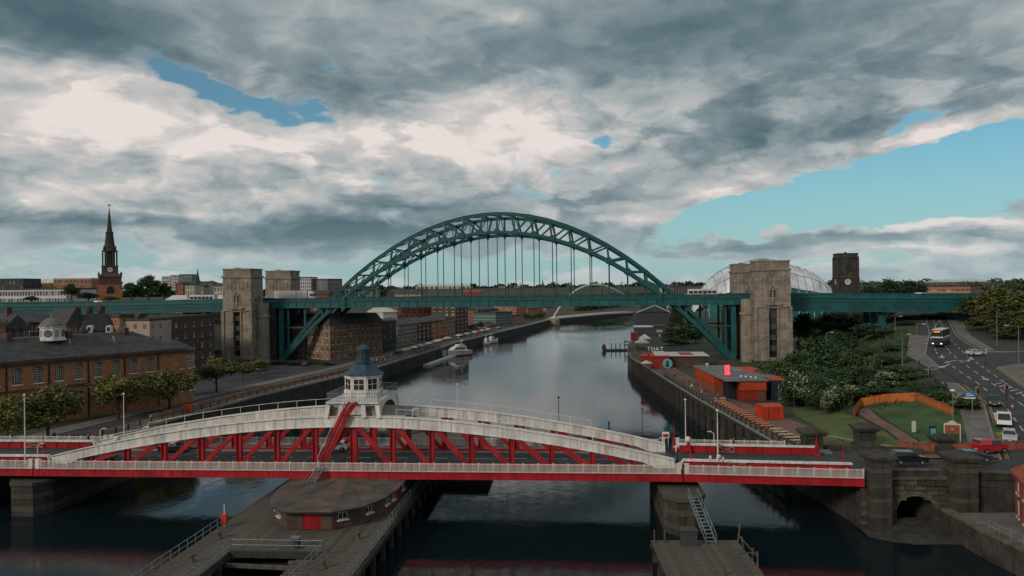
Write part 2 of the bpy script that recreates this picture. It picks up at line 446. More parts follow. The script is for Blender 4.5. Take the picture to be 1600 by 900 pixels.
def hR(x, y):
    off = x - xR(y)
    b = 34 + max(0, min(y, 250) - 120) * 0.42 + max(0, min(y, 420) - 250) * .5
    a = max(8, b - 30)
    h = QR + (roadz(y) - QR) * smoothstep(a, b, off)
    h += 4 * smoothstep(250, 420, y) * smoothstep(40, 160, off) + 6 * smoothstep(300, 1600, off)
    return h
def yrows(y0, y1):
    out = []; y = y0
    while y < y1:
        out.append(y); y += 5 if 60 <= y < 300 else (12 if y < 700 else 45 if y < 1400 else 400)
    out.append(y1); return out
def terrain():
    offs = [0, 4, 8, 12, 16, 20, 24, 28, 32, 36, 40, 45, 50, 56, 62, 70, 80, 90, 105, 120, 140, 170, 210, 260, 330, 420, 600, 1000, 2000, 5000]
    for name, edge, sgn, hf, ymax in (('left_bank_ground', xL, -1, hL, 1060), ('right_bank_ground', xR, 1, hR, 860)):
        ys = sorted(set(yrows(-60, ymax) + [t[0] for t in (LEFT_BANK if sgn < 0 else RIGHT_BANK)]))
        mb = MB(); n = len(offs)
        for y in ys:
            for o in offs:
                x = edge(y) + sgn * o; mb.v.append((x, y, hf(x, y)))
        for i in range(len(ys) - 1):
            for k in range(n - 1):
                a = i * n + k; mb.f.append((a, a + 1, a + n + 1, a + n)); mb.mi.append(0)
        if sgn < 0:                       # beyond the bend the left bank runs right across the valley
            far = [1060, 1200, 1500, 2000, 3000, 5000, 9000]
            xs = [-5000 + 250 * k for k in range(41)]
            o = len(mb.v)
            for y in far:
                for x in xs:
                    mb.v.append((x, y, QL + (22 + 5 * sin(x * .004 + y * .002)) * smoothstep(1060, 2200, y) + 14 * smoothstep(3000, 8000, y)))
            m = len(xs)
            for i in range(len(far) - 1):
                for k in range(m - 1):
                    a = o + i * m + k; mb.f.append((a, a + 1, a + m + 1, a + m)); mb.mi.append(0)
        g = mb.build(name, M['earth'], smooth=True); tag(g, kind='structure')
    w = MB(); w.add([(-900, -120, 0), (4000, -120, 0), (4000, 1300, 0), (-900, 1300, 0)], [(0, 1, 2, 3)])
    tag(w.build('river_water', M['water']), kind='structure')
terrain()
def drape(name, A, B, hf, dz, m, nseg=6, kind='structure', sub=4.0):
    """sheet between two plan polylines laid on the ground function"""
    AA, BB = [], []
    for i in range(len(A) - 1):
        k = max(1, int(max((Vector(A[i + 1]) - Vector(A[i])).length, (Vector(B[i + 1]) - Vector(B[i])).length) / sub))
        for j in range(k):
            t = j / k
            AA.append(Vector(A[i]).lerp(Vector(A[i + 1]), t)); BB.append(Vector(B[i]).lerp(Vector(B[i + 1]), t))
    AA.append(Vector(A[-1])); BB.append(Vector(B[-1]))
    mb = MB(); rows = []
    for a, b in zip(AA, BB):
        for j in range(nseg + 1):
            p = a.lerp(b, j / nseg); mb.v.append((p.x, p.y, hf(p.x, p.y) + dz))
    n = nseg + 1
    for i in range(len(AA) - 1):
        for j in range(nseg):
            q = i * n + j; mb.f.append((q, q + 1, q + n + 1, q + n)); mb.mi.append(0)
    o = mb.build(name, m); tag(o, kind=kind); return o
def wall_line(mb, pts, hf, th, h, below=0.5, mi=None):
    """upright wall along a plan polyline, following the ground"""
    for a, b in zip(pts, pts[1:]):
        a, b = Vector(a), Vector(b); d = (b - a); nrm = Vector((-d.y, d.x)).normalized() * (th / 2)
        za, zb = hf(a.x, a.y), hf(b.x, b.y)
        P = [a - nrm, b - nrm, b + nrm, a + nrm]; Z = [za, zb, zb, za]
        mb.box8([(p.x, p.y, z - below) for p, z in zip(P, Z)] + [(p.x, p.y, z + h) for p, z in zip(P, Z)], mi)
# quay walls: stone faces down to the river bed with a coping course
def quay(name, bank, sgn, zt, label, m, y0, y1):
    t = thing(name, label, 'quay wall')
    pts = [(x, y) for y, x in bank if y0 <= y <= y1]
    face, cop = MB(), MB()
    for (a, b), (c, d) in zip(pts, pts[1:]):
        face.add([(a, b, -3), (c, d, -3), (c, d, zt - .35), (a, b, zt - .35)], [(0, 1, 2, 3)])
        face.add([(a + sgn * .8, b, -3), (c + sgn * .8, d, -3), (c + sgn * .8, d, zt - .35), (a + sgn * .8, b, zt - .35)], [(3, 2, 1, 0)])
        n = Vector((-(d - b), c - a)).normalized()
        if n.x * sgn > 0: n = -n
        cop.box8([(a + n.x * .15, b + n.y * .15, zt - .35), (c + n.x * .15, d + n.y * .15, zt - .35), (c - n.x * .9, d - n.y * .9, zt - .35), (a - n.x * .9, b - n.y * .9, zt - .35),
                  (a + n.x * .15, b + n.y * .15, zt + .12), (c + n.x * .15, d + n.y * .15, zt + .12), (c - n.x * .9, d - n.y * .9, zt + .12), (a - n.x * .9, b - n.y * .9, zt + .12)])
    face.build('wall_face', m, t); cop.build('coping', M['kerb'], t)
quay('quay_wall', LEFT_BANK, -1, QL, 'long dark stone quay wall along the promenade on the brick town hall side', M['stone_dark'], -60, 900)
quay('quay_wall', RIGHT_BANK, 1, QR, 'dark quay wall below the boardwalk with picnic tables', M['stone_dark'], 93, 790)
M['stone_worn'] = mat('worn_stone', (.135, .118, .094), .92, 0, .45, .5, .6, 2.5, streak=.4)  # worn stone, its colour lowered for the shade on the right abutment
M['roof_felt'] = mat('roof_felt', (.085, .078, .068), .9, 0, .35, .4, .4, 4)
M['roof_felt_rusty'] = mat('roof_felt_rusty', (.125, .090, .072), .9, 0, .4, .35, .4, 4)
M['roof_tile_red'] = mat('red_roof_tiles', (.30, .075, .045), .85, 0, .25, .8, .4, 6)
M['red_container'] = mat('red_painted_container', (.27, .030, .015), .6, 0, .2, .5, streak=.3)
M['lawn_green'] = mat('lawn_green', (.050, .095, .028), .95, 0, .3, .25, .6, 6)
M['timber_light'] = mat('pale_timber', (.17, .148, .12), .92, 0, .3, 1.3)
M['orange_fence2'] = mat('orange_fence_darker', (.45, .12, .025), .8, 0, .2, .8, streak=.2)
M['navy'] = mat('navy_container', (.012, .035, .045), .6, 0, .2, .5)
M['scarlet'] = mat('scarlet_painted_steel', (.50, .045, .018), .55, 0, .2, .5)
M['tab'] = mat('orange_timber', (.55, .20, .10), .8, 0, .2, 1.5)
M['tab_pale'] = mat('pale_pink_timber', (.55, .38, .29), .8, 0, .2, 1.5)
M['teal_sign'] = mat('teal_sign_paint', (.10, .33, .34), .6, 0, .1, 1)
M['dome_lead'] = mat('weathered_dome_lead', (.17, .155, .14), .7, 0, .3, 1.2, streak=.4)
M['glass_pale'] = mat('window_glass_painted_reflection', (.10, .125, .135), .15, 0, .3, .3, spec=.6)  # paler base colour stands in for light reflected by some panes
M['glass_blind'] = mat('window_blind', (.28, .26, .22), .6, 0, .2, .8)
# ------------------------------------------------------------------ the great arch bridge
TB = (-5.0, 262.0, 0.0); TBR = R(-8)
def tb_world(s, t, z=0): 
    return Vector((TB[0] + s * cos(TBR) - t * sin(TBR), TB[1] + s * sin(TBR) + t * cos(TBR), z))
def deckz(s): return 25.9 - 0.9 * smoothstep(82, 170, abs(s))
def arch_bridge():
    T = thing('arch_bridge', 'huge teal steel arch bridge with hanger rods carrying its road deck over the river', 'bridge', TB, TBR)
    HS = 80.5; P = 2 * HS / 25.0
    lo = lambda s: 49.6 - 46.1 * (s / HS) ** 2
    hi = lambda s: 55.9 - 51.2 * (s / HS) ** 2
    nodes = [(k - 12) * P for k in range(25)]
    nodes = [-HS] + [(k + .5) * P - HS for k in range(25)] + [HS]
    def top_of(s): return s - (1 if s > 0 else -1) * 1.7 * max(0, 1 - abs(s) / 62) * min(1, abs(s) / 3)
    gus = MB(); gus.slab([(-1.15, -.62, -.5), (1.15, -.62, -.5), (1.25, -.62, .3), (.5, -.62, 1.25), (-.5, -.62, 1.25), (-1.25, -.62, .3)], (0, 1.24, 0))
    gus.slab([(-.55, -.3, -.5), (.55, -.3, -.5), (.14, -.3, -1.5), (-.14, -.3, -1.5)], (0, .6, 0))
    gme = gus.mesh('gusset', M['teal'])
    for t in (0.0, 18.0):
        up, dn = MB(), MB()
        tops = [top_of(s) for s in nodes]
        for a, b in zip(tops, tops[1:]): up.beam((a, t, hi(a)), (b, t, hi(b)), 1.05, 0.92 + .25 * abs(a + b) / 2 / HS)
        for a, b in zip(nodes, nodes[1:]): dn.beam((a, t, lo(a)), (b, t, lo(b)), 1.1, 1.0 + .35 * abs(a + b) / 2 / HS)
        up.build('upper_chord', M['teal'], T); dn.build('lower_chord', M['teal'], T)
        flange = MB()
        for a, b in zip(tops, tops[1:]): flange.beam((a, t, hi(a) + .62), (b, t, hi(b) + .62), 1.35, .10)
        flange.build('chord_flange', M['teal2'], T)
        for i, s in enumerate(nodes[1:-1]):
            st = top_of(s)
            v = MB(); v.beam((s, t, lo(s)), (st, t, hi(st)), .75, .62, (1, 0, 0)); v.build('web_post', M['teal'], T)
            if abs(s) > .1:
                o = nodes[1:-1][i + 1] if s > 0 and i + 1 < 25 else (nodes[1:-1][i - 1] if s < 0 and i > 0 else None)
                if o is not None:
                    ot = top_of(o)
                    dg = MB(); dg.beam((s, t, lo(s)), (ot, t, hi(ot)), .6, .5, (0, 1, 0)); dg.build('web_diagonal', M['teal'], T)
            if lo(s) > 22: link('gusset', gme, T, (s, t, lo(s)))
            if lo(s) > deckz(s) + 3:
                h = MB(); h.tube((s, t, deckz(s)), (s, t, lo(s) - 1.2), .17, 6); h.build('hanger', M['teal'], T)
        for s in nodes:
            if 55 < abs(s) < 80:
                c = MB(); c.beam((s, t, hi(s)), (s, t, deckz(s) - 2.6), .8, .7, (1, 0, 0)); c.build('spandrel_column', M['teal'], T)
        for sg in (-1, 1):
            c = MB(); c.beam((sg * 79.8, t, 3.2), (sg * 79.8, t, deckz(80) - 2.4), 1.5, 1.5, (1, 0, 0)); c.build('end_column', M['teal2'], T)
            c = MB(); c.beam((sg * 66, t, 16.5), (sg * 79.8, t, 16.5), .5, .5); c.build('strut', M['teal'], T)
            c = MB(); c.box(sg * 81 - 2.2, sg * 81 + 2.2, t - 2.2, t + 2.2, -1, 2.6); c.build('skewback', M['stone_dark'], T)
    for i, (a, b) in enumerate(zip(nodes, nodes[1:])):
        br = MB(); at, bt = top_of(a), top_of(b)
        for f, p, q in ((hi, at, bt), (lo, a, b)):
            if f is lo and 17 < lo((a + b) / 2) < 31: continue
            br.beam((p, 0, f(p)), (p, 18, f(p)), .42, .42)
            br.beam((p, 0, f(p)), (q, 9, f(q)), .3, .3); br.beam((q, 9, f(q)), (p, 18, f(p)), .3, .3)
        if lo(a) > 33:
            br.beam((a, 0, lo(a)), (at, 9, hi(at)), .25, .25); br.beam((at, 9, hi(at)), (a, 18, lo(a)), .25, .25)
        br.build('lateral_bracing', M['teal'], T)
    # road deck
    E = 98
    d = MB(); d.box(-E, E, -1.0, 19.0, 25.1, 25.85); d.build('deck_slab', M['asphalt'], T)
    for t0, t1 in ((-1.5, -1.0), (19.0, 19.5)):
        g = MB(); g.box(-E, E, t0, t1, 23.75, 25.95)
        for z0, z1 in ((23.6, 23.85), (25.75, 26.0)): g.box(-E, E, t0 - .28, t1 + .28, z0, z1)
        g.build('deck_girder', M['teal2'], T)
        st = MB()
        k = -E + 2
        while k < E: st.box(k, k + .16, t0 - .2, t1 + .2, 23.85, 25.75); k += 3.2
        st.build('web_stiffener', M['teal'], T); 
    pm = MB(); pm.box(0, 3.55, -.05, .05, .12, 1.02); pm.box(0, 3.55, -.12, .12, 1.02, 1.2)
    for k in range(8): pm.box(.3 + k * .42, .38 + k * .42, -.09, -.05, .12, 1.02)
    pme = pm.mesh('parapet_panel', M['teal'])
    po = MB(); po.box(-.16, .16, -.16, .16, 0, 1.35); pome = po.mesh('parapet_post', M['teal2'])
    k = -E
    while k < E - 1:
        for t in (-1.3, 19.3):
            link('parapet_panel', pme, T, (k + .2, t, 26.0)); link('parapet_post', pome, T, (k, t, 26.0))
        k += 3.92
    cb = MB(); k = -E
    while k < E: cb.box(k, k + .4, -1, 19, 24.0, 25.1); k += P
    cb.build('cross_girder', M['teal'], T)
    ex = MB(); ex.box(-56.4, -55.0, -1.95, -1.0, 23.2, 27.4); ex.box(55.0, 56.4, -1.95, -1.0, 23.2, 27.4); ex.build('expansion_pier', M['teal'], T)
    return T
arch_bridge()

def approach(sg, s0, s1, label, dep, cols):
    T = thing('approach_viaduct', label, 'viaduct', tb_world(sg * s0, 9), TBR)
    n = 8
    pts = [sg * (s0 + (s1 - s0) * k / n) for k in range(n + 1)]
    sl = MB(); g = [MB(), MB()]; pr = [MB(), MB()]; fl = [MB(), MB()]
    for a, b in zip(pts, pts[1:]):
        a, b = min(a, b), max(a, b); za, zb = deckz(a), deckz(b); o = sg * s0
        def bar(mb, t0, t1, l, h):
            mb.box8([(a - o, t0, za + l), (b - o, t0, zb + l), (b - o, t1, zb + l), (a - o, t1, za + l), (a - o, t0, za + h), (b - o, t0, zb + h), (b - o, t1, zb + h), (a - o, t1, za + h)])
        bar(sl, -10, 10, -.8, -.05)
        for i, (t0, t1) in enumerate(((-10.5, -10.0), (10.0, 10.5))):
            bar(g[i], t0, t1, -dep, -.02)
            bar(pr[i], t0 + .1, t1 - .1, 0, 1.25)
            bar(fl[i], t0 - .25, t1 + .25, -dep - .15, -dep + .1); bar(fl[i], t0 - .25, t1 + .25, -.22, .0); bar(fl[i], t0 - .12, t1 + .12, 1.25, 1.4); bar(fl[i], t0 - .18, t1 + .18, -1.4, -1.25)
    sl.build('deck_slab', M['asphalt'], T)
    for i in range(2):
        g[i].build('girder', M['teal'], T); pr[i].build('parapet', M['teal2'], T); fl[i].build('girder_flange', M['teal2'], T)
    for s in cols:
        for t in (-8, 0, 8):
            p = tb_world(sg * s, 9 + t); z0 = (hL if sg < 0 else hR)(p.x, p.y) - 1
            c = MB(); c.box(sg * (s - s0) - .9, sg * (s - s0) + .9, t - .8, t + .8, z0, deckz(s) - dep + .2)
            c.box(sg * (s - s0) - 1.2, sg * (s - s0) + 1.2, t - 1.1, t + 1.1, z0, z0 + 2.2)
            c.build('column', M['teal2'], T)
        c = MB(); c.box(sg * (s - s0) - .5, sg * (s - s0) + .5, -10, 10, deckz(s) - dep - .7, deckz(s) - dep + .1); c.build('crosshead', M['teal'], T)
approach(-1, 98, 235, 'teal girder viaduct running from the left stone towers behind the town hall roof', 3.2, (118, 140, 164, 190))
approach(1, 98, 168, 'teal girder viaduct running from the right stone towers over the junction road', 4.4, (127, 152))

def bridge_tower(s0, s1, t0, t1, label, riv, base_lit):
    """square granite-and-stone tower; riv = +1 when the river lies towards +x"""
    sm, tm = (s0 + s1) / 2, (t0 + t1) / 2
    T = thing('bridge_tower', label, 'tower', tb_world(sm, tm), TBR)
    w, d = (s1 - s0) / 2, (t1 - t0) / 2
    b = MB()
    def ring(x, y, z): return [(-x, -y, z), (x, -y, z), (x, y, z), (-x, y, z)]
    # body with a tall slot left open in the two long faces
    zs = 6.0; zt = 34.6; sw = 1.25; slot0, slot1 = 7.0, 22.6
    for sy in (-1, 1):
        for x0, x1, z0, z1 in ((-1, -sw / w, zs, zt), (sw / w, 1, zs, zt), (-sw / w, sw / w, slot1, zt), (-sw / w, sw / w, zs, slot0)):
            def X(u, z): return u * w * (1.045 - .045 * (z - zs) / (zt - zs)) if abs(u) == 1 else u * w
            def Y(z): return d * (1.045 - .045 * (z - zs) / (zt - zs))
            q = [(X(x0, z0), sy * Y(z0), z0), (X(x1, z0), sy * Y(z0), z0), (X(x1, z1), sy * Y(z1), z1), (X(x0, z1), sy * Y(z1), z1)]
            b.add(q, [(0, 1, 2, 3)])
        b.add([(-sw, sy * d * 1.045, slot0), (-sw, sy * (d - 1.1), slot0), (-sw, sy * (d - 1.1), slot1), (-sw, sy * d * 1.0, slot1)], [(0, 1, 2, 3)])
        b.add([(sw, sy * d * 1.045, slot0), (sw, sy * (d - 1.1), slot0), (sw, sy * (d - 1.1), slot1), (sw, sy * d * 1.0, slot1)], [(0, 1, 2, 3)])
        b.add([(-sw, sy * d * 1.045, slot0), (sw, sy * d * 1.045, slot0), (sw, sy * (d - 1.1), slot0), (-sw, sy * (d - 1.1), slot0)], [(0, 1, 2, 3)])
        b.add([(-sw, sy * d * 1.0, slot1), (sw, sy * d * 1.0, slot1), (sw, sy * (d - 1.1), slot1), (-sw, sy * (d - 1.1), slot1)], [(0, 1, 2, 3)])
    for sx in (-1, 1):
        k = 1.045
        b.add([(sx * w * k, -d * k, zs), (sx * w * k, d * k, zs), (sx * w, d, zt), (sx * w, -d, zt)], [(0, 1, 2, 3)])
    b.add(ring(w, d, zt), [(0, 1, 2, 3)])
    b.build('shaft', M['stone'], T)
    pl = MB(); pl.box(-w - .7, w + .7, -d - .7, d + .7, 0, 5.6); pl.box(-w - .9, w + .9, -d - .9, d + .9, 5.6, 6.05); pl.build('plinth', M['stone_mossy'], T)
    c = MB(); c.box(-w - .35, w + .35, -d - .35, d + .35, 34.6, 35.3); c.box(-w + .1, w - .1, -d + .1, d - .1, 35.3, 37.4); c.box(-w - .1, w + .1, -d - .1, d + .1, 37.4, 37.9)
    c.box(-w * .35 - 1, -w * .35 + .6, -1, 1, 37.9, 38.3)
    c.build('cornice', M['stone'], T)
    band = MB(); band.box(-w - .45, w + .45, -d - .45, d + .45, 22.9, 23.25); 
    for sx in (-1, 1):
        for sy in (-1, 1): band.box(sx * w - .5, sx * w + .5, sy * d - .5, sy * d + .5, 6.05, 22.9)
    band.build('string_course', M['stone'], T)
    for sy in (-1, 1):
        gl = MB(); gl.box(-sw + .01, sw - .01, sy * (d - .95) - .08, sy * (d - .95) + .08, slot0 + .02, slot1 - .02); gl.build('slot_glazing', M['glass'], T)
        for k in range(4):
            z = slot0 + 2.0 + k * 3.5
            q = MB(); q.box(-sw + .05, sw - .05, sy * (d - .55) - .2, sy * (d - .55) + .2, z, z + 1.75); q.build('spandrel_panel', M['stone_mossy'], T)
        su = MB()
        for x in (-sw - .55, sw + .05): su.box(x, x + .5, sy * d * 1.03 - .35, sy * d * 1.03 + .35, slot0 - .6, slot1 + .1)
        su.box(-sw - .8, sw + .8, sy * d - .55, sy * d + .55, slot1 + .1, slot1 + .55)
        su.box(-sw - 1.2, sw + 1.2, sy * d - 1.0, sy * d + 1.0, slot1 + 1.0, slot1 + 1.7)
        for x in (-1.6, 1.2): su.box(x, x + .4, sy * d - .8, sy * d + .8, slot1 + .55, slot1 + 1.0)
        su.build('slot_surround', M['stone'], T)
        ni = MB()   # arched niche with a figure-like finial
        for x in (-1.15, .85): ni.box(x, x + .3, sy * d - .25, sy * d + .25, 24.6, 28.2)
        for k in range(8):
            a0, a1 = pi * k / 8, pi * (k + 1) / 8
            ni.beam((-1.0 * cos(a0), sy * (d + .1), 28.2 + 1.2 * sin(a0)), (-1.0 * cos(a1), sy * (d + .1), 28.2 + 1.2 * sin(a1)), .35, .3, (0, 1, 0))
        ni.box(-.85, .85, sy * d - .06, sy * d + .06, 24.6, 28.4, 1)
        ni.box(-.35, .35, sy * d - .35, sy * d + .35, 24.6, 27.6, 0); ni.lathe([(.32, 0), (.36, .3), (.05, .8)], 8, (0, sy * d, 27.6), 0, 0)
        ni.build('niche', [M['stone'], M['stone_dark']], T)
        for k in range(6):
            if abs(k - 2.5) > 9: continue
            x = (k - 2.5) * 1.45
            q = MB(); q.box(x - .32, x + .32, sy * (d - .02) - .18, sy * (d - .02) + .18, 31.6, 33.2); q.box(x - .16, x + .16, sy * d - .22, sy * d + .22, 30.6 + .4 * (k % 2), 31.6); q.build('frieze_block', M['stone'], T)
    for sx in (-1, 1):
        for y, z in ((-d * .45, 31), (d * .1, 31), (-d * .2, 26.2), (d * .35, 26.2)):
            q = MB(); q.box(sx * w - .12, sx * w + .12, y - .35, y + .35, z, z + 1.7); q.build('window', M['glass'], T)
    # engaged pier on the river side, rounded, up to the deck
    r = MB(); cx = riv * (w + 1.2)
    r.lathe([(2.9, 0), (2.9, 5.2), (2.6, 5.3), (2.5, 20.3), (2.9, 20.5), (2.9, 21.1), (2.4, 21.4), (2.3, 25.6)], 16, (cx, d - 3.2, 0)); r.build('river_pier', M['stone'], T)
bridge_tower(-96, -85.6, -12, -3.0, 'square stone bridge tower at the left end of the arch, full height in view', 1, 1)
bridge_tower(-96, -85.6, 20.2, 29.2, 'stone bridge tower behind the white lorry, only its top showing over the deck', 1, 0)
bridge_tower(84.9, 95.6, -12, -3.0, 'square stone bridge tower at the right end of the arch, rising out of the bushes', -1, 1)
bridge_tower(83, 93.7, 20.2, 29.2, 'stone tower half hidden behind its right-hand twin, beside the curved steel roof', -1, 0)
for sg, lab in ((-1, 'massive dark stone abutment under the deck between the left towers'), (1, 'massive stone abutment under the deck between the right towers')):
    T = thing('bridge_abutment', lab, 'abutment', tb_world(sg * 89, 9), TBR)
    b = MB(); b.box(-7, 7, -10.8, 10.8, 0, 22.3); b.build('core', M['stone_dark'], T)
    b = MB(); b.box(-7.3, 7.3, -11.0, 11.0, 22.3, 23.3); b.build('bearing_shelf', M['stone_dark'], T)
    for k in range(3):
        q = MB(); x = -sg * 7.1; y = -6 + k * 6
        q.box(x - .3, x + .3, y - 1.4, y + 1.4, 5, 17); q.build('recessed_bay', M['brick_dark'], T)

# lamp standards along the deck of the arch bridge
def deck_lamp():
    T = thing('bridge_lamp', 'x', 'street lamp', (0, 0, 0), 0, 'lamp standards along the arch bridge deck')
    p = MB(); p.lathe([(.28, 0), (.28, .7), (.14, .9), (.09, 4.6), (.05, 5.2)], 8); p.build('post', M['black'], T)
    a = MB(); a.beam((-.75, 0, 3.7), (.75, 0, 3.7), .08, .08); a.beam((-.75, 0, 3.7), (-.75, 0, 4.0), .07, .07); a.beam((.75, 0, 3.7), (.75, 0, 4.0), .07, .07); a.build('arm', M['black'], T)
    for x, z in ((-.75, 4.0), (.75, 4.0), (0, 5.1)):
        l = MB(); l.lathe([(.08, 0), (.22, .1), (.26, .55), (.05, .8)], 8, (x, 0, z)); l.build('lantern', M['steel'], T)
    return T
LAMP = deck_lamp()
spots = [(s, -.7) for s in (-27, -9.5, 8, 25.5, 43, 60.5, -44.5)] + [(s, 18.7) for s in (-34, -16.5, 1, 18.5, 36, 53.5)]
side_labels = {}
for i, (s, t) in enumerate(spots):
    near = t < 5
    if abs(s) > 40: where = 'where the ' + ('left' if s < 0 else 'right') + ' haunch meets the deck' + ('' if abs(s) < 50 or not near else ', outermost')
    elif abs(s) > 30: where = 'under the ' + ('left' if s < 0 else 'right') + ' haunch of the arch'
    elif abs(s) > 14: where = 'midway ' + ('left' if s < 0 else 'right') + ' of the arch centre'
    elif abs(s) > 5: where = 'just ' + ('left' if s < 0 else 'right') + ' of the arch centre'
    else: where = 'below the crown of the arch'
    lab = f"black three-lantern lamp on the {'near' if near else 'far'} footway {where}"
    if i == 0: LAMP.location = tb_world(s, t, 25.95); LAMP.rotation_euler.z = TBR; LAMP['label'] = lab
    else: dup(LAMP, tb_world(s, t, 25.95), TBR, lab)
# ------------------------------------------------------------------ red and white swing bridge
SBR = R(-4.5); SB = (-21.9, 98.3, 0.0)
def sb(s, t, z=0):
    return Vector((SB[0] + s * cos(SBR) - t * sin(SBR), SB[1] + s * sin(SBR) + t * cos(SBR), z))
TN, TF = 3.2, 13.2           # near and far truss planes
PN, PF = 0.0, 16.4           # near and far parapets
ZB, ZD, ZP = 5.3, 6.15, 7.25 # fascia bottom, deck, parapet top
HL = 42.8
def chordz(s): return 12.85 - .00623 * abs(s) ** 1.81

def lattice_mesh(L, h, name='lattice_panel', r=.024, step=.235):
    """white criss-cross iron panel in a frame"""
    mb = MB()
    mb.box(0, L, -.05, .05, 0, .09); mb.box(0, L, -.06, .06, h - .09, h)
    z0, z1 = .09, h - .09; H_ = z1 - z0
    x = -H_
    while x < L:
        for dr in (1, -1):
            a, b = x, x + H_
            u0, u1 = max(0, a), min(L, b)
            if u1 - u0 < .05: continue
            if dr > 0: p, q = (u0, .012, z0 + (u0 - a)), (u1, .012, z0 + (u1 - a))
            else: p, q = (u0, -.012, z1 - (u0 - a)), (u1, -.012, z1 - (u1 - a))
            mb.beam(p, q, .02, 2 * r, (0, 0, 1))
        x += step * 1.35
    return mb.mesh(name, M['white'])
def post_mesh(h):
    mb = MB(); mb.box(-.075, .075, -.09, .09, 0, h + .04); mb.box(-.1, .1, -.11, .11, h + .04, h + .1); return mb.mesh('parapet_post', M['white'])
LP = lattice_mesh(1.82, 1.1); LPO = post_mesh(1.1)
def parapet(T, a, b, y, z, endcaps=True):
    n = max(1, round(abs(b - a) / 1.94)); st = (b - a) / n
    for k in range(n):
        o = link('lattice_panel', LP, T, (a + k * st + .06, y, z)); o.scale = ((st - .12) / 1.82, 1, 1)
        link('parapet_post', LPO, T, (a + k * st, y, z))
    link('parapet_post', LPO, T, (b, y, z))

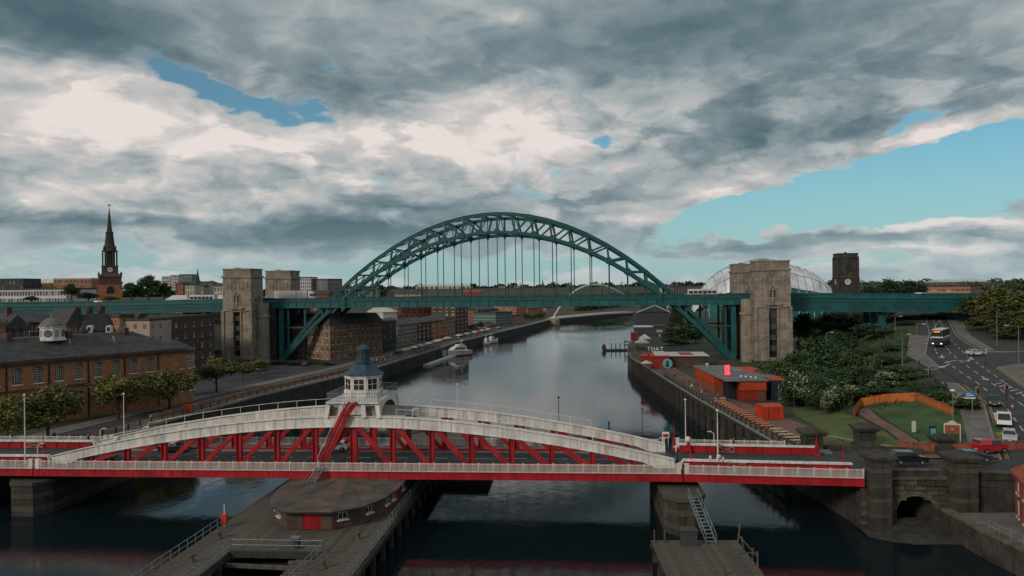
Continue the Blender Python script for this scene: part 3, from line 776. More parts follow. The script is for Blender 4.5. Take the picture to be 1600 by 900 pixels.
def swing_bridge():
    T = thing('swing_bridge', 'red and white swing bridge with two low arched trusses and a white cabin', 'bridge', SB, SBR)
    # deck
    d = MB(); d.box(-HL - .6, HL + .6, .1, PF - .1, ZB + .25, ZD - .02); d.build('deck', M['asphalt'], T)
    for t0, t1 in ((TN + .9, TN + 1.05), (TF - 1.05, TF - .9)):
        k = MB(); k.box(-HL, HL, t0, t1, ZD - .02, ZD + .14); k.build('kerb', M['kerb'], T)
    for t0, t1 in ((.2, TN - .4), (TF + .4, PF - .2)):
        k = MB(); k.box(-HL, HL, t0, t1, ZD - .02, ZD + .1); k.build('footway', M['paving'], T)
    ln = MB(); s = -HL + 1
    while s < HL - 3: ln.box(s, s + 3.4, 8.14, 8.28, ZD - .019, ZD - .012); s += 5.6
    ln.build('centre_line', M['lines'], T)
    ln = MB()
    for t in (TN + 1.3, TF - 1.4): ln.box(-HL, HL, t, t + .1, ZD - .019, ZD - .012)
    ln.build('edge_line', M['lines'], T)
    for y0, y1, nm in ((-.12, .1, 'n'), (PF - .1, PF + .12, 'f')):
        g = MB(); g.box(-HL - .6, HL + .6, y0, y1, ZB, ZD + .02); g.box(-HL - .6, HL + .6, y0 - .1, y1 + .1, ZB - .06, ZB + .08); g.box(-HL - .6, HL + .6, y0 - .12, y1 + .12, ZD - .02, ZD + .06)
        g.build('fascia_girder', M['red'], T)
        st = MB(); s = -HL
        while s < HL: st.box(s, s + .05, y0 - .06, y1 + .06, ZB + .08, ZD - .02); s += 2.68
        st.build('fascia_stiffener', M['red'], T)
    for t in (TN, TF, 8.2):
        g = MB(); g.box(-HL + 2, HL - 2, t - .35, t + .35, ZB - .55, ZB + .3); g.build('under_girder', M['black'], T)
    cbm = MB(); s = -HL + .4
    while s < HL: cbm.box(s, s + .3, .3, PF - .3, ZB - .15, ZB + .3); s += 2.68
    cbm.build('cross_beam', M['black'], T)
    parapet(T, -HL + .35, HL - .35, PN, ZD + .04); parapet(T, -HL + .35, HL - .35, PF, ZD + .04)
    for s in (-HL - .1, HL + .1):
        for y in (PN, PF):
            e = MB(); sg = 1 if s > 0 else -1
            e.box(s - .28, s + .28, y - .13, y + .13, ZD + .04, ZD + 1.28); e.box(s - .34, s + .34, y - .17, y + .17, ZD + 1.28, ZD + 1.36); e.build('end_post', M['white'], T)
    # trusses: white curved top chord, red posts and diagonals
    n = 16; Pn = 2 * HL / n
    for t in (TN, TF):
        c = MB(); cap = MB(); lip = MB()
        S = [-HL + 2 * HL * k / 64 for k in range(65)]
        def dep(s):
            u = abs(s) / HL
            return 1.32 - .22 * u + (1.1 * smoothstep(.90, 1.0, u) if u > .9 else 0)
        for a, b in zip(S, S[1:]):
            za, zb = chordz(a), chordz(b); la, lb = max(ZD, za - dep(a)), max(ZD, zb - dep(b))
            c.box8([(a, t - .42, la), (b, t - .42, lb), (b, t + .42, lb), (a, t + .42, la), (a, t - .42, za), (b, t - .42, zb), (b, t + .42, zb), (a, t + .42, za)])
            cap.box8([(a, t - .6, za), (b, t - .6, zb), (b, t + .6, zb), (a, t + .6, za), (a, t - .6, za + .1), (b, t - .6, zb + .1), (b, t + .6, zb + .1), (a, t + .6, za + .1)])
            lip.box8([(a, t - .55, la - .06), (b, t - .55, lb - .06), (b, t + .55, lb - .06), (a, t + .55, la - .06), (a, t - .55, la + .05), (b, t - .55, lb + .05), (b, t + .55, lb + .05), (a, t + .55, la + .05)])
        c.build('top_chord', M['white'], T); cap.build('chord_cap', M['white'], T); lip.build('chord_lip', M['white'], T)
        sm_ = MB()
        for k in range(33):
            s = -HL + 2.675 * k
            if abs(s) > HL - 2 or abs(s) < 1: continue
            for y in (t - .44, t + .44): sm_.box(s - .05, s + .05, y - .02, y + .02, chordz(s) - dep(s) + .06, chordz(s) - .01)
        o_ = sm_.build('plate_seam', M['white'], T); o_['kind'] = 'stuff'
        bc = MB(); bc.box(-HL + 1.5, HL - 1.5, t - .4, t + .4, ZD - .02, ZD + .32); bc.build('bottom_chord', M['red'], T)
        for k in range(1, n):
            s = -HL + Pn * k
            v = MB(); zt = chordz(s) - dep(s) + .05; w = .95 if k == n // 2 else .72
            if zt - ZD < .8: continue
            v.box(s - w / 2, s + w / 2, t - .06, t + .06, ZD + .3, zt); v.box(s - w / 2, s - w / 2 + .08, t - .3, t + .3, ZD + .3, zt); v.box(s + w / 2 - .08, s + w / 2, t - .3, t + .3, ZD + .3, zt)
            v.build('truss_post', M['red'], T)
        for k in range(n):
            a, b = -HL + Pn * k, -HL + Pn * (k + 1)
            if k < n // 2: p, q = a, b
            else: p, q = b, a
            if k in (0, n - 1): continue
            zt = chordz(q) - dep(q) + .05
            g = MB(); sgn = 1 if q > p else -1
            P0 = Vector((p + sgn * .5, t, ZD + .25)); P1 = Vector((q - sgn * .5, t, zt))
            g.beam(P0, P1, .42, .1, (0, 1, 0)) if False else g.beam(P0, P1, .5, .58, (0, 0, 1))
            g.build('truss_diagonal', M['red'], T)
        # handrail along the curved chord
        hr = MB(); s = -35.0
        pts = []
        while s <= 35.01:
            if abs(s) > 3.6: pts.append(s)
            s += 2.92
        for sgn in (-1, 1):
            q = [p for p in pts if p * sgn > 0]
            for p in q: hr.tube((p, t, chordz(p) + .05), (p, t, chordz(p) + 1.1), .035, 5)
            for a, b in zip(q, q[1:]):
                hr.tube((a, t, chordz(a) + 1.1), (b, t, chordz(b) + 1.1), .035, 5)
        hr.build('handrail', M['white'], T)
    # ---- control tower
    zp = 14.9
    pf = MB(); pf.box(-3.6, 3.6, TN - .9, TF + .9, zp - .22, zp); pf.build('platform', M['white'], T)
    for t, sg in ((TN, -1), (TF, 1)):
        for s in (-3.3, -1.55, 1.45, 3.3):
            l = MB(); l.beam((s * 1.1, t + sg * .55, chordz(s) - .1), (s, t + sg * .35, zp - .2), .55, .4, (0, 1, 0)); l.build('raked_leg', M['white'], T)
        bk = MB()
        for a, b in ((-3.3, -1.55), (1.45, 3.3)): bk.box(a, b, t - sg * .3 - .05, t - sg * .3 + .05, 12.8, zp - .9)
        bk.build('backing_plate', M['stone'], T)
        bm_ = MB(); bm_.box(-3.6, 3.6, t + sg * .3 - .12, t + sg * .3 + .12, zp - .55, zp - .22); bm_.build('edge_beam', M['white'], T)
    for s in (-3.45, 3.45):      # arched portal sides over the roadway
        a = MB(); N_ = 14; y0, y1 = TN - .2, TF + .2
        for k in range(N_):
            u0, u1 = k / N_, (k + 1) / N_
            za = 12.2 + 2.1 * (1 - abs(2 * u0 - 1) ** 2.6); zb = 12.2 + 2.1 * (1 - abs(2 * u1 - 1) ** 2.6)
            ya, yb = y0 + (y1 - y0) * u0, y0 + (y1 - y0) * u1
            a.box8([(s - .09, ya, za), (s + .09, ya, za), (s + .09, yb, zb), (s - .09, yb, zb), (s - .09, ya, zp - .2), (s + .09, ya, zp - .2), (s + .09, yb, zp - .2), (s - .09, yb, zp - .2)])
        a.build('portal_arch', M['white'], T)
    rl = MB()
    for z in (zp + .55, zp + 1.15):
        for y in (TN - .8, TF + .8): rl.beam((-3.5, y, z), (3.5, y, z), .05, .05)
        for x in (-3.5, 3.5): rl.beam((x, TN - .8, z), (x, TF + .8, z), .05, .05)
    k = -3.5
    while k <= 3.51:
        for y in (TN - .8, TF + .8): rl.box(k - .02, k + .02, y - .02, y + .02, zp, zp + 1.15)
        k += .35
    k = TN - .8
    while k <= TF + .81:
        for x in (-3.5, 3.5): rl.box(x - .02, x + .02, k - .02, k + .02, zp, zp + 1.15)
        k += .42
    rl.build('platform_railing', M['steel'], T)
    cy = 8.2
    oc = pi / 8
    cb = MB(); cb.lathe([(2.75, 0), (2.75, .95), (2.6, 1.0), (2.6, 2.75), (2.75, 2.85), (2.75, 3.1)], 8, (0, cy, zp), oc); cabin = cb.build('cabin', M['white'], T)
    for k in range(8):
        a = k * pi / 4 - pi / 2
        wn = MB(); ap = 2.6 * cos(pi / 8) + .02
        wn.box(-.72, .72, -.03, .03, 1.15, 2.65, 0)
        for x in (-.76, -.03, .70): wn.box(x, x + .06, -.06, .06, 1.15, 2.65, 1)
        for z in (1.1, 1.87, 2.62): wn.box(-.76, .76, -.06, .06, z, z + .06, 1)
        o = wn.build('window', [M['glass'], M['white']], cabin)
        o.location = (ap * cos(a), cy + ap * sin(a), zp); o.rotation_euler = (0, 0, a + pi / 2)
    rf = MB(); rf.lathe([(2.98, 3.1), (2.94, 3.2), (2.3, 3.65), (1.75, 4.2), (1.45, 4.6), (1.5, 4.75)], 8, (0, cy, zp), oc); rf.build('flared_roof', M['lead'], T)
    dr = MB(); dr.lathe([(1.0, 4.73), (1.0, 5.35), (1.08, 5.4), (1.08, 5.52), (.84, 5.56), (.84, 6.25), (.98, 6.3), (.98, 6.38)], 16, (0, cy, zp)); dr.build('lantern_drum', M['lead'], T)
    lv = MB()
    for k in range(12):
        a = 2 * pi * k / 12; lv.box(cos(a) * .85 - .06, cos(a) * .85 + .06, cy + sin(a) * .85 - .06, cy + sin(a) * .85 + .06, zp + 5.56, zp + 6.25)
    lv.build('lantern_louvre', M['slate_blue'], T)
    dm = MB(); dm.lathe([(.95, 6.38), (.9, 6.75), (.72, 7.02), (.45, 7.2), (.12, 7.28), (.09, 7.4), (.02, 7.55)], 16, (0, cy, zp)); dm.build('dome', M['lead'], T, smooth=True)
    # red stair climbing from the truss to the platform and on down to the roadway
    stt = MB()
    A_, B_, C_ = Vector((-4.2, TN - 1.0, ZD + .4)), Vector((-.9, TN - 1.0, 13.3)), Vector((.25, TN - .9, zp))
    for sx in (-.45, .45):
        stt.beam(A_ + Vector((sx, 0, 0)), B_ + Vector((sx, 0, 0)), .12, .45); stt.beam(B_ + Vector((sx, 0, 0)), C_ + Vector((sx, 0, 0)), .12, .45)
    for k in range(30):
        c = A_.lerp(B_, (k + .5) / 30); stt.box(c.x - .42, c.x + .42, c.y - .14, c.y + .14, c.z, c.z + .05)
    for k in range(7):
        c = B_.lerp(C_, (k + .5) / 7); stt.box(c.x - .42, c.x + .42, c.y - .14, c.y + .14, c.z, c.z + .05)
    stt.box(-1.45, -.35, TN - 1.25, TN - .5, 13.2, 13.35); stt.slab([A_ + Vector((-.4, .1, -.2)), A_ + Vector((.4, .1, -.2)), B_ + Vector((.4, .1, -.2)), B_ + Vector((-.4, .1, -.2))], (0, .06, 0)); stt.slab([B_ + Vector((-.4, .1, -.2)), B_ + Vector((.4, .1, -.2)), C_ + Vector((.4, .1, -.2)), C_ + Vector((-.4, .1, -.2))], (0, .06, 0)); stt.build('stair', M['red'], T)
    hs = MB()
    for sx in (-.5, .5):
        for P_, Q_ in ((A_, B_), (B_, C_)):
            p_, q_ = P_ + Vector((sx, 0, 1.0)), Q_ + Vector((sx, 0, 1.0)); hs.tube(p_, q_, .04, 5)
            for k in range(4): c = P_.lerp(Q_, k / 3) + Vector((sx, 0, 0)); hs.tube(c, c + Vector((0, 0, 1.0)), .03, 5)
    hs.build('stair_rail', M['white'], T)
    # inspection ladder from the footway to the pier roof
    la = MB()
    for x in (-4.9, -3.9):
        la.beam((x + 1.0, -.25, ZD + .6), (x, -3.2, 4.6), .1, .22); la.tube((x + 1.0, -.25, ZD + 1.5), (x, -3.2, 5.5), .03, 5)
    for k in range(9):
        u = (k + .5) / 9; la.box(-3.9 - u, -2.9 - u, -.25 - 2.95 * u - .13, -.25 - 2.95 * u + .13, ZD + .6 - 2.15 * u, ZD + .65 - 2.15 * u)
    la.build('access_ladder', M['steel'], T)
    # small lamps on the chord
    for s, t in ((-29.5, TN), (8.2, TN)):
        q = MB(); q.tube((s, t - .5, chordz(s)), (s, t - .5, chordz(s) + 1.3), .05, 6); q.tube((s, t - .5, chordz(s) + 1.3), (s + .5, t - .5, chordz(s) + 1.45), .05, 6); q.box(s + .3, s + .8, t - .62, t - .38, chordz(s) + 1.4, chordz(s) + 1.5); q.build('chord_lamp', M['white'], T)
    return T
swing_bridge()

def approach_span(sg, L, rz_extra, label, slope=0.0):
    """fixed spans that carry the road from the swing bridge to the quay, with red plate girders"""
    o = sb(sg * (HL + .75), 0)
    rz = SBR + rz_extra
    T = thing('approach_span', label, 'bridge', o, rz)
    D = PF
    def X(a): return sg * a
    def bx(mb, a, b, y0, y1, z0, z1): mb.box(min(X(a), X(b)), max(X(a), X(b)), y0, y1, z0, z1)
    d = MB(); bx(d, 0, L, .1, D - .1, ZB + .25, ZD - .02); d.build('deck', M['asphalt'], T)
    for y0, y1, l in ((-.12, .1, L), (D - .1, D + .12, L - 3.5)):
        g = MB(); bx(g, 0, l, y0, y1, ZB, ZD + .02); bx(g, 0, l, y0 - .1, y1 + .1, ZB - .06, ZB + .08); bx(g, 0, l, y0 - .12, y1 + .12, ZD - .02, ZD + .06); g.build('fascia_girder', M['red'], T)
    for t0, t1 in ((.2, TN - .5), (TF + .5, PF - .2)):
        k = MB(); bx(k, 0, L, t0, t1, ZD - .02, ZD + .1); k.build('footway', M['paving'], T)
    for t in (TN, TF):
        l = L - (.6 if t == TN else 2.6)
        g = MB(); bx(g, .4, l, t - .14, t + .14, ZD - .02, ZD + 1.0)
        st = .4
        while st < l: bx(g, st, st + .06, t - .24, t + .24, ZD, ZD + 1.0); st += 1.9
        g.build('plate_girder', M['red'], T)
        c = MB(); bx(c, .15, l + .1, t - .38, t + .38, ZD + 1.0, ZD + 1.2)
        for k in range(5):      # rounded nose towards the swing span
            a0, a1 = pi / 2 * k / 5, pi / 2 * (k + 1) / 5
            c.beam((X(.4 - .5 * sin(a0)), t, ZD + .6 + .5 * cos(a0)), (X(.4 - .5 * sin(a1)), t, ZD + .6 + .5 * cos(a1)), .76, .12, (0, 0, 1))
        bx(c, -.16, -.04, t - .38, t + .38, ZD, ZD + .62)
        c.build('girder_cap', M['white'], T)
        br = MB(); a, b = L * .27, L * .37     # braced service panel
        y = t - .3 if t == TN else t - .3
        for z in (ZD + .15, ZD + .92): br.beam((X(a), y, z), (X(b), y, z), .05, .07)
        br.beam((X(a), y, ZD + .15), (X(b), y, ZD + .92), .05, .05); br.beam((X(a), y, ZD + .92), (X(b), y, ZD + .15), .05, .05)
        for x in (a, b): br.beam((X(x), y, ZD + .1), (X(x), y, ZD + .98), .06, .06, (1, 0, 0))
        br.build('service_frame', M['pink'], T)
    ln = MB()
    for k in range(int(L / 5.6)): bx(ln, 2 + k * 5.6, 5.2 + k * 5.6, 8.14, 8.28, ZD - .019, ZD - .012)
    ln.build('centre_line', M['lines'], T)
    ub = MB()
    for t in (TN, 8.2, TF): bx(ub, 0, L, t - .3, t + .3, ZB - .4, ZB + .3)
    ub.build('under_girder', M['black'], T)
    if sg > 0: parapet(T, .45, L - .1, PN, ZD + .04); parapet(T, .45, L - 6, PF, ZD + .04)
    else: parapet(T, -L, -.45, PN, ZD + .04); parapet(T, -L, -.45, PF, ZD + .04)
    for y in (PN, PF):
        e = MB(); bx(e, .1, .6, y - .13, y + .13, ZD + .04, ZD + 1.28); bx(e, .04, .66, y - .17, y + .17, ZD + 1.28, ZD + 1.36); e.build('end_post', M['white'], T)
    return T, rz, o
AR, ARZ, ARO = approach_span(1, 21.6, R(-4.0), 'short fixed span with long red plate girders between the swing bridge and the right quay')
AL, ALZ, ALO = approach_span(-1, 30, 0.0, 'short fixed span with red plate girders running out at the left edge of the photo')
def ar(a, t, z=0): return Vector((ARO.x + a * cos(ARZ) - t * sin(ARZ), ARO.y + a * sin(ARZ) + t * cos(ARZ), z))
def al(a, t, z=0): return Vector((ALO.x - a * cos(ALZ) - t * sin(ALZ), ALO.y - a * sin(ALZ) + t * cos(ALZ), z))
# ------------------------------------------------------------------ buildings
WIN = {}
def window_mesh(w, h, nx, nz, frame, arched=False, glass='glass'):
    if glass == 'glass': glass = random.choice(('glass', 'glass', 'glass', 'glass_pale', 'glass', 'glass_blind'))
    key = (round(w, 2), round(h, 2), nx, nz, frame, arched, glass)
    if key in WIN: return WIN[key]
    mb = MB(); b = .07
    mb.box(-w / 2, w / 2, -.02, .02, 0, h, 0)
    for x in (-w / 2, w / 2 - b): mb.box(x, x + b, -.07, .05, 0, h, 1)
    for z in (0, h - b): mb.box(-w / 2, w / 2, -.075, .05, z, z + b, 1)
    for k in range(1, nx): x = -w / 2 + w * k / nx; mb.box(x - .03, x + .03, -.06, .05, 0, h, 1)
    for k in range(1, nz): z = h * k / nz; mb.box(-w / 2, w / 2, -.065, .05, z - .03, z + .03, 1)
    mb.box(-w / 2 - .15, w / 2 + .15, -.32, .0, -.14, 0, 1)
    me = mb.mesh('window', [M[glass], M[frame]])
    WIN[key] = me; return me
def facade(mb, o, ux, n, Wd, h, holes, dep=.22):
    """wall sheet with real openings; o = lower left corner, ux along, n outward (all 2-D + z)"""
    us = sorted(set([0, Wd] + [v for q in holes for v in q[:2]])); vs = sorted(set([0, h] + [v for q in holes for v in q[2:4]]))
    def P(u, v, d=0): return (o[0] + ux[0] * u - n[0] * d, o[1] + ux[1] * u - n[1] * d, o[2] + v)
    for a, b in zip(us, us[1:]):
        for c, d in zip(vs, vs[1:]):
            m = ((a + b) / 2, (c + d) / 2)
            if any(q[0] < m[0] < q[1] and q[2] < m[1] < q[3] for q in holes): continue
            mb.add([P(a, c), P(b, c), P(b, d), P(a, d)], [(0, 1, 2, 3)])
    for (a, b, c, d) in holes:
        for (p, q) in (((a, c), (b, c)), ((b, c), (b, d)), ((b, d), (a, d)), ((a, d), (a, c))):
            mb.add([P(*p), P(*q), P(*q, dep), P(*p, dep)], [(0, 1, 2, 3)])
def roof_mesh(w, d, kind, rh, ov=.4, th=.25):
    mb = MB()
    x0, x1, y0, y1 = -ov, w + ov, -ov, d + ov
    if kind == 'hip':
        r = min(w, d) / 2
        if w >= d: a, b = (r, d / 2, rh), (w - r, d / 2, rh)
        else: a, b = (w / 2, r, rh), (w / 2, d - r, rh)
        P = [(x0, y0, 0), (x1, y0, 0), (x1, y1, 0), (x0, y1, 0), a, b]
        F_ = [(0, 1, 5, 4), (2, 3, 4, 5), (1, 2, 5), (3, 0, 4)] if w >= d else [(1, 2, 5, 4), (3, 0, 4, 5), (0, 1, 4), (2, 3, 5)]
        mb.add(P, F_); mb.box(x0, x1, y0, y1, -th, 0)
    elif kind == 'gable':
        P = [(x0, y0, 0), (x1, y0, 0), (x1, y1, 0), (x0, y1, 0), (x0, d / 2, rh), (x1, d / 2, rh)]
        mb.add(P, [(0, 1, 5, 4), (2, 3, 4, 5), (0, 4, 3), (1, 2, 5)]); mb.box(x0, x1, y0, y1, -th, 0)
    elif kind == 'front_gable':
        P = [(x0, y0, 0), (x1, y0, 0), (x1, y1, 0), (x0, y1, 0), (w / 2, y0, rh), (w / 2, y1, rh)]
        mb.add(P, [(0, 4, 5, 3), (1, 2, 5, 4), (0, 1, 4), (2, 3, 5)]); mb.box(x0, x1, y0, y1, -th, 0)
    elif kind == 'mansard':
        i = rh * .45
        P = [(x0, y0, 0), (x1, y0, 0), (x1, y1, 0), (x0, y1, 0), (i, i, rh), (w - i, i, rh), (w - i, d - i, rh), (i, d - i, rh)]
        mb.add(P, [(0, 1, 5, 4), (1, 2, 6, 5), (2, 3, 7, 6), (3, 0, 4, 7), (4, 5, 6, 7)]); mb.box(x0, x1, y0, y1, -th, 0)
    else:
        mb.box(-.05, w + .05, -.05, d + .05, -.1, .12)
        for q in ((-.1, w + .1, -.1, .2), (-.1, w + .1, d - .2, d + .1), (-.1, .2, .2, d - .2), (w - .2, w + .1, .2, d - .2)): mb.box(*q, .12, rh)
    return mb
def building(name, label, cat, A, B, dep, z0, z1, wall='brick', roof='flat', rh=.8, roofm='slate', frame='pale', cols=6, rows=3, ww=None, wh=None,
             sides=True, group=None, piers=0, cornice=True, chim=0, glass='glass', base=0.0):
    A, B = Vector(A), Vector(B); v = B - A; w = v.length; rz = atan2(v.y, v.x)
    T = thing(name, label, cat, (A.x, A.y, z0), rz, group)
    h = z1 - z0
    mb = MB(); holes = {}
    def grid(W_, n, m):
        if not n or not m: return []
        pu, pv = W_ / n, (h - base) / m
        a = ww or pu * .45; b = wh or pv * .55
        a, b = min(a, pu * .8), min(b, pv * .82)
        return [(pu * (i + .5) - a / 2, pu * (i + .5) + a / 2, base + pv * (j + .5) - b / 2, base + pv * (j + .5) + b / 2) for i in range(n) for j in range(m)]
    ns = max(1, round(cols * dep / w)) if sides else 0
    fs = [((0, 0, 0), (1, 0), (0, -1), w, grid(w, cols, rows)), ((w, 0, 0), (0, 1), (1, 0), dep, grid(dep, ns, rows)), ((w, dep, 0), (-1, 0), (0, 1), w, []), ((0, dep, 0), (0, -1), (-1, 0), dep, grid(dep, ns, rows))]
    for o, ux, n, W_, hs in fs: facade(mb, o, ux, n, W_, h, hs)
    mb.build('wall', M[wall], T)
    for o, ux, n, W_, hs in fs:
        for (a, b, c, d) in hs:
            me = window_mesh(b - a, d - c, 2, 2, frame, glass=glass)
            u = (a + b) / 2
            link('window', me, T, (o[0] + ux[0] * u - n[0] * .2, o[1] + ux[1] * u - n[1] * .2, c), atan2(ux[1], ux[0]))
    r = roof_mesh(w, dep, roof, rh).build('roof', M[roofm], T, (0, 0, h))
    if cornice and roof != 'flat':
        c = MB(); c.box(-.3, w + .3, -.3, dep + .3, h - .55, h - .26); c.build('cornice', M[wall], T)
    if piers:
        for k in range(piers + 1):
            x = w * k / piers
            q = MB(); q.box(max(0, x - .35), min(w, x + .35), -.25, .0, 0, h - .6); q.build('pilaster', M[wall], T)
    for k in range(chim):
        x = w * (k + .5) / chim
        q = MB(); q.box(x - .6, x + .6, dep * .5 - .9, dep * .5 + .9, 0, rh + 1.8); q.box(x - .7, x + .7, dep * .5 - 1, dep * .5 + 1, rh + 1.5, rh + 1.8)
        for j in range(3): q.lathe([(.16, rh + 1.8), (.13, rh + 2.3)], 6, (x, dep * .5 - .6 + .6 * j, 0))
        q.build('chimney', M['brick_dark'], T, (0, 0, h))
    return T
def pxb(x0, x1, D0, D1): # plan points seen at two picture columns at given depths
    return (ray(x0, 450)[0] * D0, D0), (ray(x1, 450)[0] * D1, D1)
def ztop(x, y, D): return W(x, y, D).z

# ---- town hall of brown brick with a white clock cupola
def town_hall():
    A = Vector((-107.6, 124.4)); B = Vector((-75, 170.5)); v = B - A; w = v.length; rz = atan2(v.y, v.x)
    T = thing('town_hall', 'long brown brick town hall with arched upper windows and a white clock cupola', 'town hall', (A.x, A.y, QL), rz)
    h, dep = 12.3, 15.0
    # where the upper windows stand along the front, read off the columns of the photograph
    us = []
    u = w - 7.8
    while u > 2: us.append(u); u -= 3.72
    up = [(u - .75, u + .75, 8.1, 11.2) for u in us]
    low = [(u - .85, u + .85, 2.6, 5.6) for u in us]
    mb = MB()
    facade(mb, (0, 0, 0), (1, 0), (0, -1), w, h, up + low, .35)
    for o, ux, n, W_ in (((w, 0, 0), (0, 1), (1, 0), dep), ((w, dep, 0), (-1, 0), (0, 1), w), ((0, dep, 0), (0, -1), (-1, 0), dep)):
        hs = [(a, a + 1.5, z, z + 3) for a in (2.2, 6.6, 11) for z in (2.6, 8.1)] if n == (1, 0) else []
        facade(mb, o, ux, n, W_, h, hs, .35)
    mb.build('wall', M['brick'], T)
    # arched window: frame, many small panes, rounded head filling in stone
    aw = MB(); aw.box(-.75, .75, -.02, .02, 0, 3.1, 0)
    for x in (-.75, .67): aw.box(x, x + .08, -.08, .05, 0, 3.1, 1)
    for k in range(1, 4): aw.box(-.75 + 1.5 * k / 4 - .025, -.75 + 1.5 * k / 4 + .025, -.05, .04, 0, 3.0, 1)
    for k in range(0, 7): aw.box(-.75, .75, -.055, .04, .46 * k - .03, .46 * k + .03, 1)
    aw.box(-.95, .95, -.42, 0, -.2, 0, 1)
    for sg in (-1, 1):      # spandrels that turn the square opening into a round head
        pts = [(sg * .76, 3.11)] + [(sg * .75 * sin(t), 2.36 + .75 * cos(t)) for t in [pi / 2 * k / 6 for k in range(7)]]
        aw.slab([(x, -.33, z) for x, z in pts], (0, .25, 0), 2)
    for k in range(10):
        t0, t1 = pi * k / 10, pi * (k + 1) / 10
        aw.beam((-.92 * cos(t0), -.38, 2.36 + .92 * sin(t0)), (-.92 * cos(t1), -.38, 2.36 + .92 * sin(t1)), .3, .2, (0, 1, 0), 3)
    ame = aw.mesh('arched_window', [M['glass'], M['white'], M['brick'], M['sandstone']])
    for u in us:
        link('arched_window', ame, T, (u, .33, 8.1)); link('window', window_mesh(1.7, 3.0, 3, 3, 'white'), T, (u, .33, 2.6))
    for a in (2.2, 6.6, 11):
        for z in (2.6, 8.1): link('window', window_mesh(1.5, 3.0, 2, 3, 'white'), T, (w - .33, a + .75, z), pi / 2)
    for u in us[::2]:
        q = MB(); q.box(u + 1.7, u + 2.0, -.12, 0, 0, 11.6); q.build('downpipe', M['black'], T)
    c = MB(); c.box(-.2, w + .2, -.3, dep + .2, 6.7, 7.05); c.build('string_course', M['brick_dark'], T)
    c = MB(); c.box(-.5, w + .5, -.6, dep + .5, h - .2, h + .25); c.box(-.3, w + .3, -.35, dep + .3, h - .7, h - .2); c.build('cornice', M['brick_dark'], T)
    roof_mesh(w, dep, 'hip', 3.9, .5, .1).build('roof', M['slate'], T, (0, 0, h + .36))
    # raised lantern roof section and ridge tiles
    rd = MB(); rd.box(dep / 2, w - dep / 2, dep / 2 - .2, dep / 2 + .2, h + 4.1, h + 4.45); rd.build('ridge', M['kerb'], T)
    for u in (w - 24, w - 15):
        hp = MB(); hp.beam((u, .6, h + .7), (u + 2.4, 6.2, h + 3.6), .35, .15); hp.build('hip_flashing', M['kerb'], T)
    for u in (w * .42, w * .62, w * .83):
        q = MB(); q.box(u - .5, u + .5, dep * .42, dep * .6, h + 2.5, h + 5.3); q.build('chimney', M['brick_dark'], T)
    # cupola over the ridge
    cu = w - 24.9; cy = 6.3
    oc = pi / 8
    k = MB(); k.lathe([(3.15, 0), (3.15, .35), (2.8, .4), (2.75, 3.2), (3.1, 3.4), (3.1, 3.6)], 8, (0, 0, 0), oc); cup = k.build('cupola', M['white'], T, (cu, cy, h + 3.5)); cup.scale = (.80, .80, .80)
    d = MB(); d.lathe([(3.05, 3.6), (2.7, 4.3), (2.0, 5.1), (1.1, 5.65), (.45, 5.85), (.4, 6.3), (.25, 6.5), (.05, 7.2)], 16, (0, 0, 0)); d.build('cupola_dome', M['dome_lead'], cup)
    ang = [-pi / 2 + j * pi / 4 for j in range(-2, 4)]
    for j, a in enumerate(ang):
        ap = 2.78 * cos(pi / 8) + .04
        q = MB()
        clock = j % 2 == 1
        if clock:
            q.lathe([(.95, -.06), (.95, .06)], 20, (0, 0, 0), 0, 0)
            q.lathe([(.78, .06), (.78, .09)], 20, (0, 0, 0), 0, 1)
            q.box(-.05, .05, -.05, .6, .09, .12, 0); q.box(-.05, .42, -.05, .05, .09, .12, 0)
            o = q.build('clock_face', [M['black'], M['grey']], cup)
        else:
            q.box(-.55, .55, -.9, .9, -.04, .04, 0)
            for s in range(6): q.box(-.5, .5, -.8 + s * .29, -.66 + s * .29, .04, .09, 1)
            o = q.build('louvre', [M['pale'], M['grey']], cup)
        o.location = (ap * cos(a), ap * sin(a), 1.85)
        o.rotation_euler = (pi / 2, 0, a + pi / 2)
    # rounded end bay
    e = MB(); e.lathe([(4.2, 0), (4.2, 11.6)], 20, (w + .3, 4.4, 0)); e.build('rounded_bay', M['brick'], T)
    e = MB(); e.lathe([(4.5, 11.6), (4.5, 12.0), (3.2, 13.0), (.2, 14.4)], 20, (w + .3, 4.4, 0)); e.build('bay_roof', M['slate_blue'], T)
    for a in (-1.75, -1.25, -.75, -.25):
        for z, hh in ((2.8, 2.6), (8.0, 2.5)):
            o = link('window', window_mesh(1.0, hh, 2, 3, 'white'), T, (w + .3 + 4.22 * cos(a), 4.4 + 4.22 * sin(a), z), a + pi / 2)
town_hall()

def row(tab):
    for t in tab:
        (name, label, cat, x0, x1, D0, D1, dep, z0, yt, kw) = t
        A, B = pxb(x0, x1, D0, D1)
        zt = ztop((x0 + x1) / 2, yt, (D0 + D1) / 2)
        if z0 is None: z0 = (hL((A[0] + B[0]) / 2, (A[1] + B[1]) / 2) if A[0] < xL(A[1]) else hR((A[0] + B[0]) / 2, (A[1] + B[1]) / 2)) - 1.5
        building(name, label, cat, A, B, dep, z0, zt, **kw)
